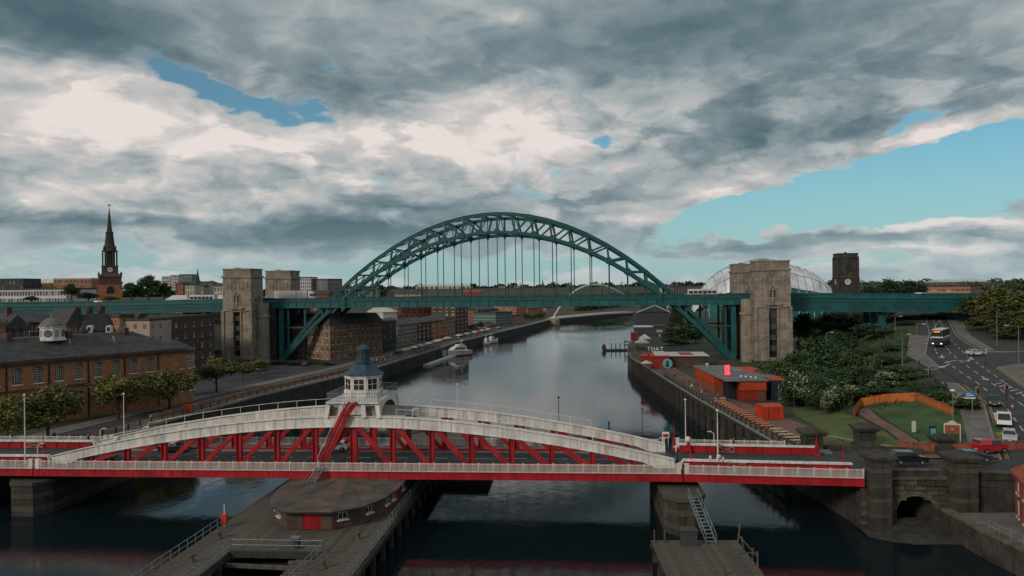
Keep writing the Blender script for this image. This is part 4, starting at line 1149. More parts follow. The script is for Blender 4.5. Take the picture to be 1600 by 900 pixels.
# ---- steep old street behind the town hall, under the viaduct
row([
 ('town_house', 'dark narrow gabled house at the left behind the town hall roof', 'house', 8, 44, 196, 200, 14, QL, 512, dict(wall='brick_dark', roof='front_gable', rh=3.5, cols=3, rows=5, chim=1)),
 ('town_house', 'tall ochre house with stepped front gable right of the clock cupola', 'house', 104, 127, 205, 208, 13, QL, 507, dict(wall='sandstone', roof='front_gable', rh=4.2, cols=3, rows=5)),
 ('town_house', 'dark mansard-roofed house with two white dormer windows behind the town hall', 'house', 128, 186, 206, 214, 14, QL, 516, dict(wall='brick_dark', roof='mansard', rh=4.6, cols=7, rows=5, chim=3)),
 ('town_house', 'orange brick house with flat parapet beside the dormered mansard house', 'house', 186, 207, 212, 216, 14, QL, 496, dict(wall='brick_orange', roof='flat', rh=1, cols=4, rows=6)),
 ('town_house', 'brick house with dark front gable next to the pale pink building', 'house', 207, 229, 214, 218, 14, QL, 508, dict(wall='brick', roof='front_gable', rh=3.6, cols=3, rows=5)),
 ('town_house', 'pale pink rendered house with small windows behind the right end of the town hall', 'house', 233, 267, 212, 222, 12, QL, 500, dict(wall='pink', roof='flat', rh=.6, cols=3, rows=5, ww=.9, wh=1.4)),
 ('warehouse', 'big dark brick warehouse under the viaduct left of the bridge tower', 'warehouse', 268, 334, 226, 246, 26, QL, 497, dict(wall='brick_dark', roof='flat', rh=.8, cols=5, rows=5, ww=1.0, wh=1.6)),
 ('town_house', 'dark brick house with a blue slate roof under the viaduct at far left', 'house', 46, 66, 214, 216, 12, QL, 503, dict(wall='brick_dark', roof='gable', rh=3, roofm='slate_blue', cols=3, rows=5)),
 ('town_house', 'narrow brick house showing between the cupola and the viaduct at far left', 'house', -18, 8, 190, 194, 14, QL, 506, dict(wall='brick', roof='gable', rh=3, cols=3, rows=5)),
])
for px in (141, 171):      # white dormers
    pass
# ---- quayside row beyond the arch bridge
row([
 ('quayside_block', 'broad brown sandstone block with tall pilasters behind the left foot of the arch', 'building', 514, 597, 270, 290, 22, QL, 505, dict(wall='sandstone', roof='mansard', rh=3.6, cols=9, rows=5, piers=9)),
 ('quayside_block', 'dark glazed building in the gap right of the broad sandstone block', 'building', 599, 618, 302, 310, 20, QL, 504, dict(wall='dark_grey', roof='flat', cols=4, rows=5, frame='grey')),
 ('quayside_block', 'grey stone quayside block with blue slate roof facing the market stalls', 'building', 620, 651, 335, 352, 18, QL, 506, dict(wall='stone', roof='hip', rh=3, roofm='slate_blue', cols=5, rows=5, piers=5)),
 ('quayside_block', 'dark red brick building with pale vertical piers on the quayside', 'building', 652, 672, 354, 368, 16, QL, 503, dict(wall='brick_dark', roof='gable', rh=2.2, cols=3, rows=5, piers=3)),
 ('quayside_block', 'orange brick quayside building with a flat pale parapet', 'building', 673, 692, 370, 386, 16, QL, 504, dict(wall='brick_orange', roof='flat', cols=3, rows=4, piers=2)),
 ('quayside_block', 'plain brown quayside building left of the tall brick tower block', 'building', 693, 711, 388, 405, 16, QL, 497, dict(wall='sandstone', roof='hip', rh=2.2, cols=3, rows=5)),
 ('tower_block', 'tall brown brick apartment tower on the left quay, tallest of its row', 'apartment block', 712, 731, 408, 420, 16, QL, 476, dict(wall='brick_dark', roof='flat', cols=3, rows=8)),
 ('quayside_block', 'red brick riverside apartments behind the moored boats', 'apartment block', 746, 778, 520, 545, 20, QL, 483, dict(wall='brick_red', roof='gable', rh=3, roofm='slate_blue', cols=6, rows=5)),
 ('quayside_block', 'glassy blue-green office with white roof edges near the footbridge', 'office', 774, 800, 500, 520, 18, QL, 489, dict(wall='grey', roof='flat', cols=5, rows=4, ww=3.2, wh=2.0, glass='glass_teal')),
 ('quayside_block', 'brown brick office right of the glassy blue-green one', 'office', 800, 817, 522, 545, 18, QL, 494, dict(wall='brick', roof='flat', cols=4, rows=4)),
 ('tower_block', 'pale grey slab block rising behind the riverside offices', 'apartment block', 795, 806, 640, 650, 18, QL, 478, dict(wall='pale', roof='flat', cols=3, rows=6)),
 ('quayside_block', 'orange brick apartment block left of the white footbridge', 'apartment block', 806, 822, 600, 615, 18, QL, 478, dict(wall='brick_orange', roof='flat', cols=4, rows=5)),
 ('quayside_block', 'long low orange brick block behind the left end of the white footbridge', 'apartment block', 824, 848, 655, 680, 18, QL, 481, dict(wall='brick_orange', roof='gable', rh=2.5, cols=7, rows=3)),
 ('quayside_block', 'small pale orange block between trees by the white footbridge', 'apartment block', 853, 864, 690, 700, 14, QL, 481, dict(wall='pink', roof='flat', cols=3, rows=4)),
 ('quayside_block', 'low brick pavilion by the quay in front of the riverside offices', 'pavilion', 762, 786, 485, 505, 14, QL, 508, dict(wall='brick_red', roof='hip', rh=2, cols=5, rows=2)),
 ('warehouse', 'big red-orange clad warehouse behind the quayside row, left of the pair', 'warehouse', 621, 634, 400, 404, 20, None, 477, dict(wall='brick_red', roof='flat', cols=2, rows=3)),
 ('warehouse', 'red-orange clad warehouse behind the quayside row, wider of the pair', 'warehouse', 635, 676, 410, 424, 22, None, 478, dict(wall='brick_red', roof='flat', cols=5, rows=3)),
 ('town_house', 'cream house with white windows showing under the bridge deck', 'house', 677, 700, 430, 440, 14, None, 481, dict(wall='cream', roof='gable', rh=2, cols=4, rows=3)),
 ('shed', 'white roofed shed showing under the bridge deck behind the sandstone block', 'shed', 598, 620, 395, 400, 18, None, 487, dict(wall='pale', roof='gable', rh=2.4, roofm='pale', cols=3, rows=1)),
])
row([
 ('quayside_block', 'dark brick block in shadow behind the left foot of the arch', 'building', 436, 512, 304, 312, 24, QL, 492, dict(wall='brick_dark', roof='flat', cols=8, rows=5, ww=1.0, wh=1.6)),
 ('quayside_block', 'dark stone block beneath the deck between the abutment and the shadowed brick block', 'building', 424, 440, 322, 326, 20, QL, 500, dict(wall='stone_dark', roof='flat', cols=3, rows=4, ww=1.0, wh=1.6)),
 ('warehouse', 'low brown building filling the gap between town hall and left bridge tower', 'building', 286, 345, 262, 268, 14, QL, 548, dict(wall='brick_dark', roof='hip', rh=2, cols=6, rows=2)),
])
# ---- skyline above the deck on the left bank
row([
 ('office', 'long white office block with two rows of windows at far left', 'office', -14, 103, 452, 430, 20, None, 453, dict(wall='pale', roof='flat', rh=.8, cols=26, rows=2, ww=2.6, wh=2.6, frame='pale', sides=False)),
 ('office', 'dark flat-topped block above the long white office at far left', 'office', -10, 36, 520, 520, 20, None, 437, dict(wall='dark_grey', roof='flat', cols=8, rows=4, frame='grey')),
 ('office', 'brown flat-roofed building left of the church spire', 'office', 84, 143, 540, 540, 24, None, 436, dict(wall='brick', roof='flat', cols=10, rows=4, roofm='pale')),
 ('hall', 'building with rounded white roof left of the church spire', 'hall', 63, 84, 548, 548, 24, None, 442, dict(wall='brick', roof='mansard', rh=3, roofm='pale', cols=4, rows=3)),
 ('apartment_block', 'white and dark striped apartment tower, lowest and leftmost of three', 'apartment block', 253, 266, 880, 880, 18, None, 433, dict(wall='pale', roof='flat', cols=4, rows=7, ww=2.0)),
 ('apartment_block', 'white and dark striped apartment tower, middle of three', 'apartment block', 267, 279, 870, 870, 18, None, 431, dict(wall='pale', roof='flat', cols=4, rows=8, ww=2.0)),
 ('apartment_block', 'grey and white apartment tower, tallest and rightmost of three', 'apartment block', 280, 300, 860, 860, 18, None, 429.5, dict(wall='grey', roof='flat', cols=5, rows=8)),
 ('town_house', 'dark red block below the striped apartment towers', 'house', 274, 286, 640, 640, 12, None, 444, dict(wall='brick_red', roof='flat', cols=3, rows=3)),
 ('town_house', 'cream house with dark windows right of the dark red block', 'house', 289, 304, 620, 620, 12, None, 446, dict(wall='cream', roof='flat', cols=4, rows=3)),
 ('town_house', 'pale low house below the small dark spire', 'house', 306, 318, 640, 640, 12, None, 448, dict(wall='pink', roof='gable', rh=2, cols=4, rows=2)),
 ('town_house', 'grey terrace behind the left bridge tower', 'house', 320, 333, 660, 660, 12, None, 442, dict(wall='grey', roof='hip', rh=2, cols=4, rows=3)),
 ('town_house', 'white house with slate roof just left of the left bridge tower', 'house', 334, 348, 600, 600, 12, None, 447, dict(wall='cream', roof='gable', rh=2.5, cols=3, rows=2)),
 ('shed', 'long pale pink roofed shed behind the viaduct, left of the pair', 'shed', 257, 295, 352, 350, 14, None, 470, dict(wall='brick_dark', roof='gable', rh=2.6, roofm='pale', cols=5, rows=1)),
 ('shed', 'long pale roofed shed behind the viaduct, next to the left bridge tower', 'shed', 302, 349, 350, 346, 14, None, 470, dict(wall='brick_dark', roof='gable', rh=2.6, roofm='pale', cols=6, rows=1)),
 ('office', 'grey gridded office block right of the far left tower', 'office', 462, 486, 640, 640, 22, None, 434, dict(wall='pale', roof='flat', cols=7, rows=7, frame='grey')),
 ('office', 'lower grey gridded office wing with a rooftop plant room', 'office', 486, 512, 646, 640, 22, None, 437, dict(wall='grey', roof='flat', cols=8, rows=6, frame='pale')),
 ('town_house', 'reddish brick row behind the deck right of the white lorry', 'house', 476, 512, 420, 420, 12, None, 459, dict(wall='brick_red', roof='gable', rh=2, cols=6, rows=1)),
 ('town_house', 'small white gabled house seen through the left end of the arch', 'house', 539, 552, 640, 640, 10, None, 451, dict(wall='pale', roof='front_gable', rh=2.5, cols=3, rows=2)),
 ('town_house', 'grey house group seen through the left end of the arch', 'house', 554, 590, 700, 700, 14, None, 452, dict(wall='grey', roof='gable', rh=3, cols=6, rows=2)),
 ('hall', 'dark wide-roofed hall seen through the arch left of the hangers', 'hall', 604, 642, 620, 620, 18, None, 456, dict(wall='brick_dark', roof='hip', rh=3.2, cols=6, rows=1)),
 ('town_house', 'pale pink low terrace seen through the arch hangers', 'house', 616, 660, 560, 560, 12, None, 459, dict(wall='pink', roof='gable', rh=1.5, cols=7, rows=1)),
 ('warehouse', 'long beige warehouse on the skyline behind the hangers', 'warehouse', 650, 735, 1500, 1500, 40, None, 447, dict(wall='cream', roof='gable', rh=4, roofm='pale', cols=12, rows=1)),
 ('town_house', 'red roofed terrace on the skyline behind the hangers', 'house', 724, 752, 900, 900, 12, None, 456, dict(wall='brick_red', roof='gable', rh=2.5, roofm='brick_red', cols=6, rows=1)),
 ('apartment_block', 'distant grey tower block at the centre of the skyline, left of two', 'apartment block', 779, 789, 1500, 1500, 20, None, 447, dict(wall='grey', roof='flat', cols=4, rows=6)),
 ('apartment_block', 'distant grey tower block near the centre lamp posts, right of two', 'apartment block', 803, 813, 1500, 1500, 20, None, 447, dict(wall='grey', roof='flat', cols=4, rows=6)),
 ('town_house', 'distant pale terrace right of the centre tower blocks', 'house', 760, 778, 1100, 1100, 12, None, 454, dict(wall='pale', roof='gable', rh=2.5, cols=5, rows=1)),
 ('office', 'white panelled building on the far right bank beside the arch end', 'office', 1038, 1052, 520, 520, 16, None, 448, dict(wall='pale', roof='flat', cols=3, rows=4, ww=2.6)),
 ('office', 'brown brick building right of the white panelled one by the arch end', 'office', 1053, 1067, 500, 500, 16, None, 447, dict(wall='brick_dark', roof='flat', cols=3, rows=5)),
 ('quayside_block', 'orange brick apartments across the far river bend, left of two', 'apartment block', 941, 975, 930, 940, 22, 5, 484, dict(wall='brick_orange', roof='flat', cols=9, rows=4)),
 ('quayside_block', 'orange brick apartments across the far river bend, right of two', 'apartment block', 978, 1010, 950, 960, 22, 5, 480, dict(wall='brick_red', roof='flat', cols=8, rows=5)),
 ('quayside_block', 'bright orange end block of the apartments across the bend', 'apartment block', 1012, 1034, 930, 935, 22, 5, 479, dict(wall='brick_orange', roof='flat', cols=6, rows=5)),
 ('leisure_centre', 'long low orange brick building above the viaduct at the right', 'building', 1448, 1516, 352, 340, 22, None, 448, dict(wall='brick_orange', roof='flat', rh=1, cols=9, rows=2, ww=3.5, wh=1.1)),
 ('warehouse', 'low grey roofed sheds on the skyline at the far right', 'shed', 1470, 1545, 640, 640, 24, None, 440, dict(wall='grey', roof='gable', rh=2, roofm='pale', cols=6, rows=1)),
])
# white dormers on the mansard
for k, px in enumerate((141, 171)):
    p = W(px, 512, 207.5 + k * 2)
    T = thing('dormer_window', 'white round-topped dormer on the dark mansard roof, ' + ('left' if k == 0 else 'right') + ' of two', 'dormer', (p.x, p.y - .6, p.z - 1.3), R(8)); T.scale = (.68, .68, .68)
    b = MB(); b.box(-1, 1, 0, 2.6, 0, 2.0); b.lathe([(1.0, 0), (1.0, .01)], 8) if False else None
    for j in range(6):
        t0, t1 = pi * j / 6, pi * (j + 1) / 6
        b.box8([(-cos(t0), 0, 2), (-cos(t1), 0, 2), (-cos(t1), 2.6, 2), (-cos(t0), 2.6, 2), (-cos(t0), 0, 2 + .9 * sin(t0)), (-cos(t1), 0, 2 + .9 * sin(t1)), (-cos(t1), 2.6, 2 + .9 * sin(t1)), (-cos(t0), 2.6, 2 + .9 * sin(t0))])
    b.build('cheek', M['white'], T)
    b = MB(); b.box(-.6, .6, -.06, .02, .4, 2.2); b.build('pane', M['glass'], T)

# ---- church with a stone spire
def church():
    D = 480; x = ray(172, 450)[0] * D; z0 = 22.0
    T = thing('church_spire', 'church tower of orange-brown stone with two clocks and a dark needle spire', 'church', (x, D, z0), R(30))
    ps = D / F
    k = MB(); k.lathe([(9.4, 0), (9.4, 13.2), (9.7, 13.3), (9.7, 14.0)], 4, (0, 0, 0), pi / 4)
    k.build('base', M['brick_orange'], T)
    k = MB(); k.lathe([(10.3, 14.0), (10.3, 14.6), (9.0, 14.8), (9.0, 17.5), (9.4, 17.7), (9.4, 18.3), (6.4, 20.4), (6.4, 24.3), (6.7, 24.5), (6.7, 25.1)], 4, (0, 0, 0), pi / 4); k.build('clock_stage', M['brick_dark'], T)
    for a in (-pi / 2, 0, pi, pi / 2):
        q = MB(); q.box(-2.1, 2.1, -.1, .12, -2.6, 0, 0)
        for j in range(8):
            t0, t1 = pi * j / 8, pi * (j + 1) / 8
            q.box8([(-2.1 * cos(t0), -.1, 0), (-2.1 * cos(t1), -.1, 0), (-2.1 * cos(t1), .12, 0), (-2.1 * cos(t0), .12, 0), (-2.1 * cos(t0), -.1, 2.1 * sin(t0)), (-2.1 * cos(t1), -.1, 2.1 * sin(t1)), (-2.1 * cos(t1), .12, 2.1 * sin(t1)), (-2.1 * cos(t0), .12, 2.1 * sin(t0))], 0)
        o = q.build('belfry_opening', M['black'], T); r = 9.4 * cos(pi / 4) + .02
        o.location = (r * cos(a), r * sin(a), 10.0); o.rotation_euler = (0, 0, a + pi / 2)
        q = MB(); q.lathe([(1.55, 0), (1.55, .12)], 20, (0, 0, 0), 0, 0); q.box(-.1, .1, 0, 1.1, .12, .18, 1); q.box(0, .8, -.1, .1, .12, .18, 1)
        o = q.build('clock_face', [M['pale'], M['black']], T); r = 6.4 * cos(pi / 4) + .05
        o.location = (r * cos(a), r * sin(a), 22.5); o.rotation_euler = (pi / 2, 0, a + pi / 2)
    k = MB(); k.lathe([(3.2, 25.1), (3.2, 34), (4.6, 34.2), (4.6, 35), (3.9, 35.4), (3.2, 38), (2.2, 45.6), (2.5, 45.8), (2.5, 46.6), (1.7, 47.2), (1.5, 49), (.12, 62.5)], 8, (0, 0, 0), pi / 8); k.build('spire', M['stone_dark'], T)
    for i in range(8):
        a = i * pi / 4 + pi / 8
        q = MB(); q.tube((4.3 * cos(a), 4.3 * sin(a), 25.1), (4.3 * cos(a), 4.3 * sin(a), 34.4), .42, 8); q.build('column', M['stone_dark'], T)
    for sx in (-1, 1):
        for sy in (-1, 1):
            for r, z in ((6.3, 18.3), (3.6, 35.0)):
                q = MB(); q.lathe([(.55, 0), (.3, .8), (.65, 1.5), (.3, 2.2), (.05, 3.0)], 8, (sx * r, sy * r, z) if r > 5 else (sx * r * .9, sy * r * .9, z)); q.build('finial', M['stone_dark'], T)
    q = MB(); q.tube((0, 0, 62), (0, 0, 65), .1, 6); q.box(-.9, .9, -.05, .05, 63.6, 64.2); q.build('weather_vane', M['black'], T)
church()
D = 700; p = W(309, 445, D)
T = thing('church_spire', 'tiny dark church spire on the skyline left of the bridge tower', 'church', (p.x, D, 24))
b = MB(); b.box(-16, 14, -5, 5, 0, 10); b.build('nave', M['brick_dark'], T)
b = MB(); b.add([(-16.5, -5.5, 10), (14.5, -5.5, 10), (14.5, 5.5, 10), (-16.5, 5.5, 10), (-16.5, 0, 15.5), (14.5, 0, 15.5)], [(0, 1, 5, 4), (2, 3, 4, 5), (0, 4, 3), (1, 2, 5)]); b.build('nave_roof', M['slate_blue'], T)
b = MB(); b.lathe([(2.6, 10), (2.6, 16), (2.0, 16.3), (.08, 27.5)], 8); b.build('spire', M['slate_blue'], T)
D = 1300; p = W(848, 450, D)
T = thing('church_spire', 'faint distant church steeple just right of the centre hangers', 'church', (p.x, D, 22))
b = MB(); b.lathe([(3, 0), (3, 9), (.1, 22)], 8); b.build('spire', M['dark_grey'], T); b = MB(); b.box(-14, 2, -5, 5, 0, 7); b.build('nave', M['brick_dark'], T)

# ---- old church clock tower on the right bank
def clock_tower():
    D = 300; x = ray(1321.5, 450)[0] * D
    z0 = hR(x, D) - 1
    T = thing('clock_tower', 'square dark stone church tower with white clock right of the steel roof', 'church tower', (x, D, z0), R(-12))
    zt = ztop(1322, 396, D) - z0; w = 3.75
    b = MB(); b.box(-w, w, -w, w, 0, zt - 1.6); b.build('shaft', M['stone_dark'], T)
    b = MB()
    for sx in (-1, 1):
        for sy in (-1, 1):
            b.box(sx * w - .55, sx * w + .55, sy * w - .55, sy * w + .55, 0, zt - 9.6); b.box(sx * w - .4, sx * w + .4, sy * w - .4, sy * w + .4, zt - 9.6, zt - 1.5)
    b.build('buttress', M['stone_dark'], T)
    b = MB(); b.box(-w - .35, w + .35, -w - .35, w + .35, zt - 2.0, zt - 1.4); b.box(-w - .1, w + .1, -w - .1, w + .1, zt - 1.4, zt - .3); b.box(-w - .25, w + .25, -w - .25, w + .25, zt - .3, zt)
    b.lathe([(.5, zt), (.4, zt + .5), (.1, zt + .7)], 8)
    b.build('parapet', M['stone_dark'], T)
    b = MB(); b.box(-w - .3, w + .3, -w - .3, w + .3, zt - 9.8, zt - 9.3); b.build('string_course', M['stone_mossy'], T)
    for a in (-pi / 2, 0, pi / 2, pi):
        q = MB(); q.lathe([(1.15, 0), (1.15, .12)], 20, (0, 0, 0), 0, 0); q.box(-.08, .08, 0, .85, .12, .17, 1); q.box(-.55, 0, -.08, .08, .12, .17, 1)
        o = q.build('clock_face', [M['pale'], M['black']], T); o.location = ((w + .02) * cos(a), (w + .02) * sin(a), zt - 11.4); o.rotation_euler = (pi / 2, 0, a + pi / 2)
        q = MB(); q.box(-.7, .7, -.06, .06, 0, 2.4, 0); o = q.build('belfry_opening', M['black'], T); o.location = ((w + .04) * cos(a), (w + .04) * sin(a), zt - 7.2); o.rotation_euler = (0, 0, a + pi / 2)
    b = MB(); b.box(-w + .3, w - .3, w, w + 20, 0, 9); b.build('nave', M['stone_mossy'], T)
    b = MB(); b.add([(-w, w, 9), (w, w, 9), (w, w + 20.5, 9), (-w, w + 20.5, 9), (0, w, 12.5), (0, w + 20.5, 12.5)], [(0, 4, 5, 3), (1, 2, 5, 4), (0, 1, 4), (2, 3, 5)]); b.build('nave_roof', M['slate'], T)
clock_tower()

# ---- bulging steel-roofed concert hall behind the right towers
def concert_hall():
    D = 430
    xa, xb = ray(1083, 450)[0] * D, ray(1308, 450)[0] * D
    zt = ztop(1165, 409, D)
    cx = (xa + xb) / 2
    z0 = 12.0
    T = thing('concert_hall', 'curved concert hall with bulging silver steel shell roof behind the right towers', 'concert hall', (cx, D, z0), R(-6))
    hw = (xb - xa) / 2 + 1; ht = zt - z0
    nu, nv = 40, 18
    def prof(u):           # height of the shell crest along the hall, u in -1..1
        q = max(0.0, 1 - abs(u) ** 2.3)
        return ht * (q ** .62) * (1.0 - .10 * max(0, u)) 
    def P(u, v):           # v 0 front edge .. 1 back edge
        a = pi * v
        bul = 1 + .05 * abs(sin(3 * pi * (u + 1) / 2))
        h = prof(u) * bul; dpt = 26 * (max(0.02, 1 - abs(u) ** 2.6)) ** .5
        return Vector((u * hw, -dpt * cos(a), h * (max(0.0, sin(a)) ** .75)))
    for j in range(6):     # the shell is made of overlapping steel bands
        v0, v1 = .14 + j * .12, .14 + (j + 1) * .12
        mb = MB(); n = 4
        for i in range(nu + 1):
            u = -1 + 2 * i / nu
            for k in range(n + 1):
                p = P(u, v0 + (v1 - v0) * k / n); p.z += .25 * (j % 2); mb.v.append(tuple(p))
        for i in range(nu):
            for k in range(n):
                a = i * (n + 1) + k; mb.f.append((a, a + 1, a + n + 2, a + n + 1)); mb.mi.append(0)
        mb.build('shell_band', M['sage'], T, smooth=True)
    for i in range(0, nu + 1, 2):  # ribs
        u = -1 + 2 * i / nu
        if abs(u) > .98: continue
        mb = MB()
        pts = [P(u, .14 + .72 * k / 12) for k in range(13)]
        for a, b in zip(pts, pts[1:]): mb.beam(a + Vector((0, 0, .15)), b + Vector((0, 0, .15)), .22, .3)
        mb.build('roof_rib', M['grey'], T)
    for i in range(4, nu - 3, 2):     # glass wall beneath the front edge
        u0, u1 = -1 + 2 * i / nu, -1 + 2 * (i + 2) / nu
        p, q = P(u0, .14), P(u1, .14)
        mb = MB(); mb.slab([(p.x + .15, p.y + .6, 0), (q.x - .15, q.y + .6, 0), (q.x - .15, q.y + .6, max(.3, q.z)), (p.x + .15, p.y + .6, max(.3, p.z))], (0, .15, 0)); mb.build('glass_panel', M['glass_teal'], T)
        mb = MB(); mb.beam((p.x, p.y + .5, 0), (p.x, p.y + .5, max(.3, p.z)), .25, .3, (0, 1, 0)); mb.build('mullion', M['pale'], T)
concert_hall()

# ---- white tilting footbridge far down the river
def footbridge():
    a = Vector((32, 598, 0)); b = Vector((126, 705, 0)); d = b - a; L = d.length; rz = atan2(d.y, d.x)
    T = thing('footbridge', 'slender white tilted-arch footbridge far down the river', 'bridge', (a.x, a.y, 0), rz)
    arch, deck = MB(), MB(); n = 28
    for k in range(n):
        u0, u1 = k / n, (k + 1) / n
        f = lambda u: Vector((L * u, 9 * sin(pi * u), 5 + 27 * (1 - (2 * u - 1) ** 2) ** 1.0))
        r0, r1 = .4 + .5 * sin(pi * u0), .4 + .5 * sin(pi * u1)
        arch.tube(f(u0), f(u1), max(r0, .6), 8, max(r1, .6))
        g = lambda u: Vector((L * u, -10 * sin(pi * u), 5.5 + 2.0 * sin(pi * u)))
        p, q = g(u0), g(u1)
        deck.box8([p + Vector((0, -2.5, -.6)), q + Vector((0, -2.5, -.6)), q + Vector((0, 2.5, -.6)), p + Vector((0, 2.5, -.6)), p + Vector((0, -2.5, .8)), q + Vector((0, -2.5, .8)), q + Vector((0, 2.5, .8)), p + Vector((0, 2.5, .8))])
    arch.build('arch', M['white'], T); deck.build('deck', M['white'], T)
    for k in range(1, 18):
        u = k / 18; c = MB(); c.tube((L * u, 9 * sin(pi * u), 5 + 27 * (1 - (2 * u - 1) ** 2) ** 1.0), (L * u, -10 * sin(pi * u), 6.3 + 2 * sin(pi * u)), .05, 4); c.build('cable', M['steel'], T)
    for u in (0, 1):
        q = MB(); q.lathe([(6, -2), (6, 4.6), (4, 5.6)], 12, (L * u, 0, 0)); q.build('pier', M['stone'], T)
footbridge()
# ------------------------------------------------------------------ central pier, engine house and jetties
def planks(T, x0, x1, y0, y1, z, pw, m='timber', hole=None, name='plank', along='x'):
    """deck boards, each an object sharing one mesh; along x, laid out in y (or the other way round)"""
    ln = x1 - x0 if along == 'x' else y1 - y0
    metas = {}
    k = y0 if along == 'x' else x0
    end = y1 if along == 'x' else x1
    i = 0
    while k < end - .05:
        segs = [(x0, x1)] if along == 'x' else [(y0, y1)]
        if hole and along == 'x' and hole[2] < k + pw / 2 < hole[3]: segs = [(x0, hole[0]), (hole[1], x1)]
        for a, b in segs:
            key = round(b - a, 2)
            if key not in metas:
                mb = MB(); l = b - a
                mb.box(0, l, .03, pw - .03, -.12, 0) if along == 'x' else mb.box(.03, pw - .03, 0, l, -.12, 0)
                metas[key] = mb.mesh(name, M[m])
            o = link(name, metas[key], T, (a, k, z) if along == 'x' else (k, a, z)); o.rotation_euler = (random.uniform(-.004, .004), random.uniform(-.002, .002), 0)
            o.location.z += random.uniform(-.03, .03)
        k += pw; i += 1
def rail(T, pts, h=1.1, name='railing', m='steel', sp=1.6, r=.045):
    mb = MB()
    for a, b in zip(pts, pts[1:]):
        a, b = Vector(a), Vector(b); n = max(1, int((b - a).length / sp))
        for k in range(n + 1):
            p = a.lerp(b, k / n); mb.tube(p, p + Vector((0, 0, h)), r, 5)
        for z in (h * .5, h): mb.tube(a + Vector((0, 0, z)), b + Vector((0, 0, z)), r * .9, 5)
    return mb.build(name, M[m], T)
def central_jetty():
    ZJ = 2.9
    T = thing('timber_jetty', 'broad weathered timber jetty running towards the camera from the middle bridge pier', 'jetty', sb(0, 0), SBR)
    # the jetty tapers slightly away from the camera, with a dark opening in the middle
    planks(T, -11.0, 8.6, -44, 21, ZJ, .9, hole=(-6.2, 3.6, -44, -21))
    fr = MB()
    for x in (-11.1, -6.3, 3.7, 8.7): fr.box(x - .2, x + .2, -44, 21, ZJ - .7, ZJ - .13)
    fr.box(-6.2, 3.6, -21, -20.6, ZJ - .6, ZJ + .05)
    fr.build('edge_beam', M['timber_dark'], T)
    for y in range(-43, 20, 4):
        for x in (-10.9, 8.5) if y > -20 else (-10.9, -6.4, 3.8, 8.5):
            p = MB(); p.box(x - .22, x + .22, y - .22, y + .22, -3, ZJ - .1); p.build('pile', M['timber_dark'], T)
        b = MB(); b.beam((-10.9, y, .9), (8.5, y, 1.1), .25, .3); b.build('waling', M['timber_dark'], T)
    for i, (x0, y0, x1, y1) in enumerate(((-6, -22, 3.5, -23), (-6, -27, 3.5, -26), (-5.5, -31, 3.2, -25.5), (-6, -33, 3.4, -34), (.2, -21, 3.4, -21.6), (-1, -36, 3.4, -28))):
        b = MB(); b.beam((x0, y0, 1.9), (x1, y1, 2.0), .38, .35); b.build('cross_timber', M['timber'], T)
    for k in range(7):
        b = MB(); b.box(1.2, 3.4, -22 - k * .8, -21.6 - k * .8, 2.3, 2.45); b.build('broken_board', M['timber'], T)
    rail(T, [(-10.9, -44, ZJ), (-10.9, -12.2, ZJ)]); rail(T, [(8.5, -44, ZJ), (8.5, 6, ZJ)])
    rail(T, [(-6.2, -44, ZJ), (-6.2, -20.4, ZJ), (3.6, -20.4, ZJ), (3.6, -44, ZJ)])
    return T
central_jetty()
def jetty_clutter():
    T = thing('life_ring_post', 'red life ring cabinet on the left railing of the middle jetty', 'life ring', sb(-10.4, -13.2, 2.9), SBR)
    b = MB(); b.box(-.3, .3, -.25, .25, .4, 1.5); b.build('cabinet', M['scarlet'], T); b = MB(); b.tube((0, 0, 0), (0, 0, 2.6), .06, 6); b.build('post', M['white'], T)
    T = thing('equipment_box', 'small dark equipment box behind the jetty railing', 'box', sb(.4, -19.6, 2.9), SBR)
    b = MB(); b.box(-.4, .4, -.3, .3, .0, 1.1); b.build('cabinet', M['dark_grey'], T); b = MB(); b.box(-.46, .46, -.36, .36, 1.1, 1.2); b.build('lid', M['steel'], T)
    for k, (x, y, r) in enumerate(((-9.2, -17, .3), (-8.6, -24, 1.0), (6.2, -16.5, .2), (5.2, -25, 1.2))):
        T = thing('mooring_bollard', 'rusty mooring bollard on the ' + ('left' if x < 0 else 'right') + ' side of the middle jetty, ' + ('nearer the engine house' if y > -20 else 'beside the opening'), 'bollard', sb(x, y, 2.9), SBR)
        b = MB(); b.lathe([(.32, 0), (.32, .1), (.2, .15), (.2, .55), (.34, .65), (.3, .8), (.1, .86)], 12); b.build('casting', M['roof_felt_rusty'], T)
jetty_clutter()
